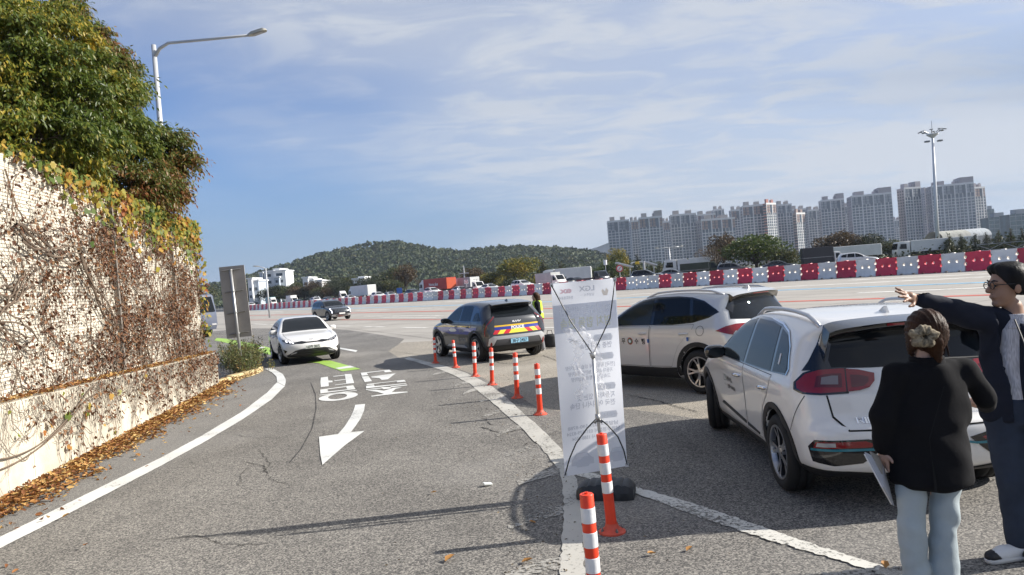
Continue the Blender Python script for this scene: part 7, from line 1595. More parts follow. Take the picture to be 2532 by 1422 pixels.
def pmat(n, c): 
    m = bpy.data.materials.new(n); m.use_nodes = True; nt = m.node_tree; b = nt.nodes['Principled BSDF']; b.inputs['Base Color'].default_value = (*c, 1); b.inputs['Roughness'].default_value = .6
    t = nt.nodes.new('ShaderNodeBsdfTranslucent'); t.inputs[0].default_value = (*c, 1); ms = nt.nodes.new('ShaderNodeMixShader'); ms.inputs[0].default_value = .45; nt.links.new(b.outputs[0], ms.inputs[1]); nt.links.new(t.outputs[0], ms.inputs[2]); nt.links.new(ms.outputs[0], nt.nodes['Material Output'].inputs[0]); return m
PB, PT, PWH, PYL, PRD, PGD, PPL = pmat('print_band', (.66, .69, .76)), pmat('print_grey', (.62, .64, .69)), pmat('print_white', (.90, .92, .95)), pmat('print_yellow', (.84, .84, .70)), pmat('print_red', (.86, .62, .66)), pmat('print_gold', (.80, .74, .66)), pmat('print_pill', (.75, .77, .81))
def bsheet(name, uv, mt, off=.002):
    m = MB(); n = len(uv)
    if n == 4:
        NS = 10; vs = []
        for j in range(NS+1):
            for i in range(NS+1):
                a, b, c, d = uv; u = (a[0]*(1-i/NS)+b[0]*i/NS)*(1-j/NS)+(d[0]*(1-i/NS)+c[0]*i/NS)*j/NS; v = (a[1]*(1-i/NS)+b[1]*i/NS)*(1-j/NS)+(d[1]*(1-i/NS)+c[1]*i/NS)*j/NS; vs.append(bq(u, v, off))
        m.add(vs, [(j*(NS+1)+i, j*(NS+1)+i+1, (j+1)*(NS+1)+i+1, (j+1)*(NS+1)+i) for j in range(NS) for i in range(NS)])
    else: m.sheet([bq(u, v, off) for u, v in uv])
    return m.build(name, mt, cloth)
def btext(s, u, v, h, mt, w=None, off=.004, bold=.002):
    """print showing through, so the letters run backwards; h and w are shares of the cloth"""
    vs, fs = text_mesh(s, 1.0, bold=bold*10); wd = max(p.x for p in vs)*2; hh = .8; k = h*3.0; sx = (w/wd) if w else k/hh*.33*1.0
    m = MB(); m.add([bq(u-p.x*sx, v-p.y*h/hh, off) for p in vs], fs); return m.build('print', mt, cloth)
bsheet('print_band', [(.0, .115), (1, .115), (1, .262), (0, .262)], PB)
btext('체납차량 번호판', .50, .155, .046, PWH, .80); bsheet('print_rule', [(.12, .180), (.46, .180), (.46, .184), (.12, .184)], PWH, .004); btext('영치 합동 단속', .50, .215, .048, PYL, .80)
btext('ex', .22, .045, .034, PRD, .19, bold=.004); btext('한국도로공사', .22, .080, .014, PT, .22); btext('LGX', .55, .040, .030, PT, .24); btext('남양주시 ─', .55, .073, .013, PT, .22); bsheet('print_emblem', [(.85, .045), (.885, .06), (.86, .085), (.80, .085), (.775, .06), (.80, .05), (.83, .065)], PGD)
for v, tx in ((.305, '단속기간'), (.405, '단속대상'), (.565, '단속장소'), (.715, '관련문의')):
    bsheet('print_pill', [(.62, v-.018), (.88, v-.018), (.905, v), (.88, v+.018), (.62, v+.018), (.595, v)], PPL); btext(tx, .75, v, .018, PWH, .20)
btext('연중 상시 단속', .63, .345, .028, PT, .50)
for i, tx in enumerate(('[전국] 자동차세 상습 체납차량', '자동차 과태료 30만원 체납차량', '고속도로 통행료 체납차량')): btext(tx, .52, .450+.030*i, .020, PT, .78-.08*i)
btext('자동차가 있는 곳', .58, .610, .028, PT, .60); btext('전국 어디서나 단속', .52, .650, .028, PT, .72)
for i, tx in enumerate(('남양주시 031-590-8788', '남양주경찰서 031-579-8324', '한국도로공사 1588-2504')): btext(tx, .50, .760+.029*i, .019, PT, (.80, .84, .68)[i])
for c, s_ in ((.30, 1), (.86, .8)):
    bsheet('print_car', [(c-.18*s_, .955), (c-.18*s_, .925), (c-.14*s_, .915), (c-.09*s_, .892), (c+.08*s_, .892), (c+.13*s_, .915), (c+.18*s_ if c < .5 else .99, .925), (c+.18*s_ if c < .5 else .99, .955), (c+.11*s_, .955), (c+.09*s_, .965), (c-.09*s_, .965), (c-.11*s_, .955)], PPL)
    bsheet('print_glass', [(c-.11*s_, .914), (c-.08*s_, .897), (c+.07*s_, .897), (c+.10*s_, .914)], PWH, .004)
ROD = mat('carbon_rod', (.02, .021, .023), .35); ALU = mat('aluminium_tube', (.60, .60, .58), .35, .8)
def pt_(px, py, off=.10): p = AT(px, py, BD-off)-BO; return p
hub = pt_(1466, 876); hub2 = pt_(1478, 1032)
for tgt, u, v in ((hub, 0, .002), (hub, 1, .002)):
    e = bq(u, v, .01); mid = tgt.lerp(e, .5)+Vector(((-.012 if u == 0 else .045), -.05, -.02)); m_ = MB(); m_.tube([tgt.lerp(mid, 0), tgt*.25*.0+(tgt.lerp(mid, .5)+Vector((.0, -.01, 0))), mid, mid.lerp(e, .55)+Vector((0, -.01, 0)), e], .006, 6); m_.build('upper_rod', ROD, ban, smooth=True)
for u in (0, 1):
    e = bq(u, .995, .01); mid = hub2.lerp(e, .5)+Vector(((-.05 if u == 0 else .05)*.9, -.05, .05)); m_ = MB(); m_.tube([hub2, hub2.lerp(mid, .5)+Vector((.0, -.02, .02)), mid, mid.lerp(e, .5)+Vector((.01*(1 if u else -1), -.01, .01)), e], .0065, 6); m_.build('lower_rod', ROD, ban, smooth=True)
for u, v in ((0, 0), (1, 0), (0, 1), (1, 1)): m_ = MB(); p = bq(u, v); m_.cbox((p.x+(.006 if u == 0 else -.006), p.y-.012, p.z+(-.012 if v == 0 else .012)), (.03, .01, .035)); m_.build('corner_pocket', mat('pocket_white', (.6, .6, .6), .5), ban)
bot = Vector((0, -.02, .16)); m_ = MB(); m_.tube([hub+Vector((0, 0, .0)), hub2, bot], .0155, 12); m_.build('pole', ALU, ban, smooth=True)
m_ = MB(); m_.tube([hub+Vector((0, 0, -.035)), hub+Vector((-.002, 0, .015))], [.020, .030], 12); m_.build('hub', STEEL, ban, smooth=True); m_ = MB(); m_.tube([hub2+Vector((0, 0, -.035)), hub2+Vector((0, 0, .03))], .023, 12); m_.tube([hub2, hub2+Vector((-.035, -.01, -.05))], .012, 6); m_.tube([hub2, hub2+Vector((.035, -.01, -.05))], .012, 6); m_.build('hub', STEEL, ban, smooth=True)
# weight base
BASEK = mat('base_black_plastic', (.020, .022, .025), .5, bump=.1, bscale=40); m_ = MB(); xs = np.linspace(-.255, .255, 27); prof = []
for x in xs:
    e = min(1, (.255-abs(x))/.05); hgt = .075+.075*math.sqrt(max(0, 1-(abs(x)/.30)**2)); rib = -.012 if (abs(abs(x)-.15) < .012 or abs(abs(x)-.09) < .012) else 0; prof.append((x, (hgt+rib)*(.75+.25*e), .165*(.80+.20*e)))
vs = []; 
for x, h_, w_ in prof: vs += [(x, -w_, .0), (x, -w_-.004, h_*.5), (x, -w_*.80, h_*.93), (x, -w_*.3, h_), (x, w_*.3, h_), (x, w_*.80, h_*.93), (x, w_+.004, h_*.5), (x, w_, .0)]
n = 8; m_.add(vs, [(i*n+j, (i+1)*n+j, (i+1)*n+j+1, i*n+j+1) for i in range(len(prof)-1) for j in range(n-1)]+[tuple(range(n)), tuple((len(prof)-1)*n+n-1-j for j in range(n))]); bs = m_.build('weight_base', BASEK, ban, angle=35); bs.rotation_euler = (0, 0, R(-14)); m_ = MB(); m_.tube([(0, -.02, .10), (0, -.02, .20)], [.035, .03], 12); m_.build('socket', BASEK, ban, smooth=True)
# plastic film wound round the rods
FILM = bpy.data.materials.new('clear_film'); FILM.use_nodes = True; _b = FILM.node_tree.nodes['Principled BSDF']; _b.inputs['Base Color'].default_value = (.9, .9, .92, 1); _b.inputs['Roughness'].default_value = .18; _b.inputs['Alpha'].default_value = .26
def film(path, w, label):
    o = thing('plastic_film', label, 'plastic film', BO+path[0], 0, 'torn film on the banner rods'); m = MB(); pts = [p-path[0] for p in path]; n = len(pts); NS = 7; vs = []
    for i, p in enumerate(pts):
        for k in range(NS): a = (k/(NS-1)-.5); vs.append(p+Vector((a*w*(.5+.8*abs(math.sin(i*1.9)))+rnd.gauss(0, .006), -.02+.022*math.sin(k*2.6+i*1.3)+rnd.gauss(0, .006), rnd.gauss(0, .006))))
    m.add(vs, [(i*NS+k, i*NS+k+1, (i+1)*NS+k+1, (i+1)*NS+k) for i in range(n-1) for k in range(NS-1)]); m.build('sheet', FILM, o); return o
def fpath(pp): 
    q = []; 
    for a, b in zip(pp, pp[1:]): q += [pt_(a[0]+(b[0]-a[0])*t/4, a[1]+(b[1]-a[1])*t/4, .16) for t in range(4)]
    return q+[pt_(*pp[-1], .16)]
film(fpath([(1404, 812), (1412, 840), (1425, 850), (1432, 875), (1422, 900), (1440, 935), (1446, 952), (1430, 965), (1432, 985)]), .07, 'knotted strip of clear film hanging from the left rod'); film(fpath([(1438, 808), (1452, 830), (1466, 852), (1478, 880), (1482, 900), (1478, 930), (1490, 955), (1506, 982)]), .055, 'twisted strip of clear film hanging from the right rod'); film(fpath([(1410, 838), (1425, 842), (1436, 850)]), .08, 'white knot of film tied round the left rod')
# ---------------------------------------------------------------- back of the road sign by the bush
SB = G(600, 926); SD = SB.y
sg_ = thing('road_sign', 'blank grey back of a tall road sign on a steel post', 'sign', SB); c4 = [AT(539, 661, SD)-SB, AT(601, 655, SD)-SB, AT(621.5, 831, SD)-SB, AT(559, 838, SD)-SB]
m_ = MB(); m_.add([c+Vector((0, .06, 0)) for c in c4]+[c+Vector((0, .075, 0)) for c in c4], [(3, 2, 1, 0), (4, 5, 6, 7), (0, 1, 5, 4), (1, 2, 6, 5), (2, 3, 7, 6), (3, 0, 4, 7)]); m_.build('plate', mat('aluminium_sheet', (.42, .385, .35), .6, .15, var=.12, scale=3), sg_)
tp = AT(570, 667, SD)-SB; m_ = MB(); m_.tube([(0, 0, -.05), tp*.5, tp], .042, 14); m_.build('post', STEEL, sg_, smooth=True)
for k, (xa, ya, xb, yb) in enumerate(((548, 670, 592, 665), (555, 724, 599, 717), (560, 777, 605, 769), (566, 828, 612, 820))):
    a, b = AT(xa, ya, SD)-SB, AT(xb, yb, SD)-SB; m_ = MB(); m_.tube([a+Vector((0, .035, 0)), b+Vector((0, .035, 0))], .018, 4); br = m_.build('bracket', mat('bracket_steel', (.28, .27, .25), .5, .6), sg_); m_ = MB(); c = a.lerp(b, .5); m_.tube([c+Vector((0, 0, -.02)), c+Vector((0, 0, .02))], .048, 12); m_.build('clamp', STEEL, br)
# bush and broken kerb round its foot
bush = thing('roadside_bush', 'ragged green weeds growing round the foot of the sign', 'bush', G(590, 915)); B0 = Vector(bush.location); PP = []; TT = []; LL = []; tw = MB()
for i in range(230):
    px = rnd.gauss(598, 26); b = G(px, 935-abs(px-600)*.25-rnd.random()*34)-B0; hgt = rnd.uniform(.35, .95)*(1-.006*abs(px-600)); lean = Vector((rnd.gauss(.05, .25), rnd.gauss(0, .25), 1)); tp = b+lean*hgt; tw.tube([b, b.lerp(tp, .5), tp], [.006, .005, .002], 3, False)
    for k in range(34): t = rnd.random()**.7; q = b.lerp(tp, t)+Vector((rnd.gauss(0, .05), rnd.gauss(0, .05), rnd.gauss(0, .03))); PP.append(tuple(q)); TT.append((rnd.gauss(0, .7), rnd.gauss(0, .7), rnd.gauss(.5, .4))); LL.append(rnd.uniform(.05, .11))
P = np.array(PP); L_ = np.array(LL); tag(tw.build('stems', STEMG, bush), kind='stuff'); o = link('leaves', leaves_mesh('leaves', P, np.array(TT), NPR.normal(0, .6, P.shape)+np.array([.3, -.3, .6]), L_, L_*.30, leaf_mat('weed_leaf', [(0, (.05, .075, .02)), (.45, (.095, .12, .035)), (.7, (.17, .15, .05)), (.88, (.30, .19, .06)), (1, (.24, .10, .04))], 2.0, .4, .3), 'lance'), bush); tag(o, kind='stuff')
KER = mat('old_yellow_kerb', (.48, .38, .20), .9, var=.35, scale=5, bump=.5, bscale=14)
for i, (x0, y0, x1, y1) in enumerate(((548, 953, 575, 944), (577, 943, 606, 935), (609, 934, 634, 926), (637, 925, 652, 916))):
    a, b = G(x0, y0), G(x1, y1); d = b-a; M_ = Matrix.Translation(a) @ Matrix.Rotation(math.atan2(d.y, d.x), 4, 'Z') @ Matrix.Rotation(rnd.uniform(-.05, .05), 4, 'X'); m_ = MB(); m_.bbox(0, d.length, .0, .22, -.05, .13+.03*rnd.random(), .03, M_); tag(m_.build('kerb', KER), kind='structure')
pts = [tuple(G(rnd.uniform(540, 650), 0, 0)) if False else tuple(G(px, 960-(px-545)*.40-rnd.random()*22, .02+rnd.random()*.1)) for px in [rnd.uniform(545, 645) for _ in range(700)]]
tag(litter('leaf_litter', pts, (.04, .08), LIT), 'brown leaves gathered round the foot of the sign', 'leaves', kind='stuff')
# bag on the ground behind the banner
bp = G(1362, 861); bag = thing('shoulder_bag', 'black bag standing on the concrete behind the banner edge', 'bag', bp)
def bagF(P): return smax(np.abs(P[:, 2]-.22)-.20, np.linalg.norm((P[:, :2])/np.array([.20, .13]), axis=1)*.13-.13, .10)+.02*(P[:, 2]-.2)
link('bag_body', sdf_mesh('bag_body', bagF, (-.3, -.25, -.05), (.3, .25, .5), .03, mat('black_nylon', (.012, .012, .013), .7, bump=.3, bscale=12)), bag); m_ = MB(); m_.tube([(-.08, 0, .40), (-.06, 0, .52), (.06, 0, .52), (.08, 0, .40)], .012, 6); m_.build('strap', CLAD, bag)
# ---------------------------------------------------------------- people
SKIN = mat('skin', (.33, .19, .125), .5, var=.06, scale=12); SKIN2 = mat('skin_fair', (.48, .30, .22), .5, var=.06, scale=12)
def hair_mat(n, c): return mat(n, c, .5, 0, var=.5, scale=18, bump=.3, bscale=90, spec=.15, stretch=(1, 1, .12))
def cloth(n, c, var=.1, b=.25, bs=7, rough=.85): return mat(n, c, rough, 0, var=var, scale=3, bump=b, bscale=bs, spec=.25)
def union(fs, k=.03):
    def F(P):
        d = None
        for f in fs:
            e = f(P); d = e if d is None else smin(d, e, k)
        return d
    return F
def C(a, b, ra, rb): return lambda P: cone(P, a, b, ra, rb)
def El(c, r): return lambda P: ell(P, c, r)
def bounds(F_pts, pad): a = np.array(F_pts); return tuple(a.min(0)-pad), tuple(a.max(0)+pad)
def wrinkle(F, amp, fr=(22, 17, 14), ph=0):
    def Gf(P): return F(P)+amp*(np.sin(P[:, 0]*fr[0]+2.1*np.sin(P[:, 2]*fr[2]*.6+ph))*np.cos(P[:, 2]*fr[2]+1.7*np.sin(P[:, 1]*fr[1]+ph)))
    return Gf
def cut(F, *planes):                    # keep n.(p-c) < 0
    def Gf(P):
        d = F(P)
        for c, n in planes: d = np.maximum(d, (P-np.array(c))@np.array(n))
        return d
    return Gf
def torso(c0, c1, r0, r1, ax=None):
    """elliptic trunk from c0 (bottom) to c1 (top); r = (half width, half depth); ax = unit vector across the shoulders"""
    c0 = np.array(c0, float); c1 = np.array(c1, float); ax = np.array(ax if ax is not None else (1, 0, 0), float); ax /= np.linalg.norm(ax); az = np.array([0, 0, 1.0]); ay = np.cross(az, ax)
    def F(P):
        t = np.clip((P[:, 2]-c0[2])/(c1[2]-c0[2]), 0, 1); c = c0+(c1-c0)*t[:, None]; q = P-c; w = r0[0]+(r1[0]-r0[0])*t; d = r0[1]+(r1[1]-r0[1])*t
        k = np.sqrt((q@ax/w)**2+(q@ay/d)**2+1e-9); side = (k-1)*np.minimum(w, d)
        return smax(side, np.maximum(c0[2]-P[:, 2], P[:, 2]-c1[2]), .05)
    return F
def head_F(c, yaw, s=1.0, ear=True):
    """skull, jaw, nose, brow, lips, ears; yaw turns the face, 0 looks to -y"""
    c = np.array(c); cy, sy = math.cos(yaw), math.sin(yaw)
    def loc(P): q = (P-c)/s; return np.stack([q[:, 0]*cy+q[:, 1]*sy, -q[:, 0]*sy+q[:, 1]*cy, q[:, 2]], 1)
    parts = [El((0, .012, .035), (.076, .094, .088)), El((0, -.028, -.04), (.056, .060, .072)), C((0, -.092, .005), (0, -.108, -.022), .009, .014), El((0, -.062, -.098), (.030, .028, .022)), El((-.03, -.075, .022), (.022, .016, .012)), El((.03, -.075, .022), (.022, .016, .012)), El((0, -.088, -.058), (.022, .012, .010))]
    if ear: parts += [El((-.079, .012, -.012), (.010, .020, .032)), El((.079, .012, -.012), (.010, .020, .032))]
    U = union(parts, .018)
    return lambda P: U(loc(P))*s
def hand_F(w, d, up, s=1.0, spread=.25, curl=.1, thumb=1):
    """wrist point, finger direction, back-of-hand normal; five fingers of different lengths"""
    w = np.array(w); d = np.array(d)/np.linalg.norm(d); up = np.array(up)-d*np.dot(up, d); up /= np.linalg.norm(up); sd = np.cross(d, up)*thumb
    fs = [C(w, w+d*.045*s, .027*s, .032*s), C(w+d*.04*s+sd*.022*s, w+d*.085*s+sd*.026*s, .016*s, .012*s), C(w+d*.04*s-sd*.02*s, w+d*.08*s-sd*.024*s, .016*s, .011*s), C(w+d*.04*s, w+d*.088*s, .017*s, .013*s)]; tips = []
    for i, (o, L_) in enumerate(((.028, .070), (.010, .080), (-.009, .074), (-.026, .058))):
        a = w+(d*.082+sd*o)*s; dd = d+sd*(spread*(1.5-i)*.5)-up*curl*(i*.5); dd /= np.linalg.norm(dd); m = a+dd*L_*.5*s; d2 = dd-up*curl*1.6; d2 /= np.linalg.norm(d2); t = m+d2*L_*.5*s; fs += [C(a, m, .0095*s, .0085*s), C(m, t, .0085*s, .0065*s)]; tips.append(t)
    a = w+(d*.025+sd*.030)*s; m = a+(d*.6+sd*.75-up*.2)*.042*s; t = m+(d*.9+sd*.35-up*.2)*.035*s; fs += [C(a, m, .013*s, .0105*s), C(m, t, .0105*s, .008*s)]; tips.append(t)
    return union(fs, .009), tips+[w]
def join_mesh(name, meshes, mats):
    V = []; Fc = []; MI = []
    for me, off in meshes:
        b = len(V); V += [v.co.copy() for v in me.vertices]
        for p in me.polygons: Fc.append(tuple(i+b for i in p.vertices)); MI.append(off)
        bpy.data.meshes.remove(me)
    me = bpy.data.meshes.new(name); me.from_pydata(V, [], Fc)
    for m in mats: me.materials.append(m)
    me.polygons.foreach_set('use_smooth', [True]*len(Fc)); me.polygons.foreach_set('material_index', MI); me.update(); return me
def woman_with_folder():
    D = 3.9; base = AT(2290, 1000, D); base = Vector((base.x+.02, D, 0)); o = thing('person', 'woman seen from behind in a black blazer and pale jeans holding folders', 'person', base)
    def p(px, py, dy=0.0): v = AT(px, py, D+dy)-base; return (v.x, v.y, v.z)
    hd = p(2288, 828); nk = p(2292, 900); shL, shR = p(2212, 925), p(2392, 915); elL, wrL = p(2180, 1030, .0), p(2184, 1112, .05); elR, wrR = p(2438, 985, .03), p(2424, 1000, .28)
    hipc = p(2300, 1175); pel = (hipc[0], hipc[1], .92); yaw = math.pi
    kn = [p(2262, 1390), p(2333, 1390)]; ft = [(kn[0][0]+.01, .02, .05), (kn[1][0]+.0, -.02, .05)]; hj = [p(2255, 1200), p(2338, 1200)]
    hj = [(h[0], h[1], .86) for h in hj]; kn = [(k[0], k[1], .46) for k in kn]
    H = head_F(hd, yaw, 1.02); trunk = torso((pel[0], 0, .90), (nk[0], 0, shL[2]+.02), (.125, .085), (.155, .075))
    body = union([H, C(nk, (nk[0], nk[1], nk[2]-.06), .052, .06), C((nk[0], nk[1], nk[2]+.05), nk, .05, .052), trunk, C(shL, elL, .045, .038), C(elL, wrL, .036, .026), C(shR, elR, .045, .038), C(elR, wrR, .036, .026)]+[f for i in (0, 1) for f in (C(hj[i], kn[i], .066, .05), C(kn[i], (ft[i][0], ft[i][1], .09), .045, .034), C((ft[i][0], ft[i][1]-.03, .045), (ft[i][0], ft[i][1]+.15, .035), .04, .032))], .03)
    hw, tips = hand_F(wrL, (.08, .12, -1), (-1, -.2, 0), .9, .15, .5, -1); hw2, tips2 = hand_F(wrR, (-.15, 1, .1), (0, .1, 1), .9, .2, .2, 1)
    ms = [(sdf_mesh('b', body, (-.45, -.30, 0), (.45, .45, 1.80), .017, SKIN2), 0)]
    for hf, tp in ((hw, tips), (hw2, tips2)): lo, hi = bounds(tp, .05); ms.append((sdf_mesh('h', hf, lo, hi, .0065, SKIN2), 0))
    link('body', join_mesh('body', ms, [SKIN2]), o)
    # jacket
    jt = torso((pel[0]+.005, .0, .765), (nk[0], .0, shL[2]+.055), (.222, .162), (.115, .080)); jt2 = torso((nk[0], 0, 1.08), (nk[0], 0, shL[2]+.045), (.180, .125), (.195, .080))
    arms = [C((shL[0]+.012, shL[1], shL[2]), elL, .060, .050), C(elL, (wrL[0], wrL[1], wrL[2]+.02), .050, .046), C((shR[0]-.012, shR[1], shR[2]), elR, .060, .052), C(elR, (wrR[0], wrR[1]-.05, wrR[2]), .052, .048)]
    J = union([jt, jt2, C((nk[0]-.055, nk[1]+.01, nk[2]-.045), (nk[0]+.055, nk[1]+.01, nk[2]-.045), .052, .052)]+arms, .028)
    J = wrinkle(wrinkle(J, .009, (14, 9, 8), .4), .0045, (33, 24, 19), 1.2); zc = jt
    JK = cloth('black_blazer', (.0065, .0065, .008), .15, .22, 9, .95)
    jk = link('blazer', sdf_mesh('blazer', J, (-.48, -.33, .66), (.50, .46, 1.56), .014, JK), o)
    m = MB(); v0 = p(2306, 1095, -.19); v1 = p(2312, 1208, -.17); m.tube([(nk[0]+.01, -.125, 1.30), (v0[0], -.165, 1.05), (v0[0], -.170, .96)], .0022, 4); m.build('back_seam', mat('seam_black', (.004, .004, .005), .9), jk)
    m = MB(); m.add([(v0[0]+.0, -.172, .97), (v0[0]+.012, -.176, .86), (v1[0]+.01, -.172, .785), (v1[0]-.004, -.170, .785)], [(0, 1, 2, 3)]); m.build('vent', mat('seam_black', (.004, .004, .005)), jk)
    col = lambda P: np.maximum(np.abs(np.hypot((P[:, 0]-nk[0])/1.0, (P[:, 1]-nk[1])/1.05)-.072-.28*np.maximum(0, nk[2]+.02-P[:, 2]))-.010, np.abs(P[:, 2]-(nk[2]+.0))-.042)
    link('collar', sdf_mesh('collar', col, (nk[0]-.15, nk[1]-.15, nk[2]-.1), (nk[0]+.15, nk[1]+.15, nk[2]+.06), .009, JK), jk)
    # jeans
    T = union([f for i in (0, 1) for f in (C((hj[i][0], hj[i][1], .80), kn[i], .074, .064), C(kn[i], (ft[i][0], ft[i][1], .07), .063, .078))]+[torso((pel[0], 0, .84), (pel[0], 0, .96), (.140, .092), (.125, .080))], .008); T = wrinkle(wrinkle(T, .008, (19, 14, 15), .8), .004, (43, 29, 31), 2.1)
    link('jeans', sdf_mesh('jeans', T, (-.32, -.26, .02), (.32, .26, 1.02), .014, cloth('pale_denim', (.36, .41, .43), .12, .15, 30)), o)
    for i in (0, 1):
        S = union([C((ft[i][0], ft[i][1]-.05, .04), (ft[i][0], ft[i][1]+.17, .035), .048, .042)], .02); S2 = cut(S, ((0, 0, 0), (0, 0, -1)), ); link('shoe', sdf_mesh('shoe', S2, (ft[i][0]-.1, ft[i][1]-.15, -.02), (ft[i][0]+.1, ft[i][1]+.27, .12), .014, cloth('black_shoe', (.02, .02, .02))), o)
    # hair gathered low, scrunchie
    hx, hy, hz = hd; hair = union([El((hx, hy-.012, hz+.032), (.094, .110, .106)), El((hx, hy-.045, hz-.005), (.086, .072, .082)), El((hx-.070, hy+.02, hz-.04), (.018, .035, .07)), El((hx+.075, hy+.0, hz-.05), (.014, .022, .075)), C((hx, hy-.09, hz-.03), (hx+.012, hy-.07, hz-.125), .040, .022)], .02)
    def hairF(P): return cut(hair, ((hx, hy+.075, hz+.02), (0, 1, -.35)))(P)+.0028*np.sin(np.arctan2(P[:, 0]-hx, P[:, 2]-hz+.05)*34)
    HM = hair_mat('dark_brown_hair', (.034, .015, .008)); hr = link('hair', sdf_mesh('hair', hairF, (hx-.15, hy-.2, hz-.18), (hx+.15, hy+.16, hz+.18), .009, HM), o)
    m = MB(); 
    for k in range(7): x = hx+.078+rnd.uniform(-.006, .012); m.tube([(x, hy-.01, hz+.01), (x+.008, hy-.02, hz-.06), (x+rnd.uniform(.0, .03), hy-.02, hz-.12)], [.003, .0025, .001], 4, False)
    m.build('loose_strand', HM, hr)
    sc = np.array(p(2284, 832, -.125))
    def scF(P):
        q = P-sc; a = np.arctan2(q[:, 2], q[:, 0]); rr = np.hypot(q[:, 0]*.92, q[:, 2]*1.12); return np.hypot(rr-.036-.006*np.sin(a*5+.6), q[:, 1])-.028-.004*np.sin(a*7+1)-.0025*np.sin(a*15+q[:, 1]*90)
    link('scrunchie', sdf_mesh('scrunchie', scF, tuple(sc-.1), tuple(sc+.1), .006, mat('beige_print_scrunchie', (.10, .08, .055), .9, col2=(.30, .25, .17), scale=55, detail=1, bump=.4, bscale=25)), o)
    # folders
    f = thing('folder', 'pale paper folders carried in the blazer woman\'s lowered hand', 'folder', Vector(base)+Vector(wrL)+Vector((.01, .0, -.05)))
    q0 = [AT(2140, 1118, D-.05), AT(2183, 1140, D+.08), AT(2211, 1250, D+.06), AT(2186, 1205, D-.08)]; fl = Vector(f.location)
    for nm, off, mt, sc_ in (('cover', 0, mat('grey_card', (.42, .44, .50), .6), 1), ('papers', .008, WHITE_D, .95), ('pad', .017, mat('notebook_edge', (.32, .30, .27), .7), .62)):
        c = sum(q0, Vector())/4 if sc_ > .7 else (q0[0]+q0[1])/2+Vector((.045, 0, -.05)); n = (q0[1]-q0[0]).cross(q0[3]-q0[0]).normalized(); m = MB(); a = [c+((v-sum(q0, Vector())/4)*sc_)+n*off-fl for v in q0]; m.add([v for v in a]+[v+n*.006 for v in a], [(3, 2, 1, 0), (4, 5, 6, 7), (0, 1, 5, 4), (1, 2, 6, 5), (2, 3, 7, 6), (3, 0, 4, 7)]); m.build(nm, mt, f)
    return o
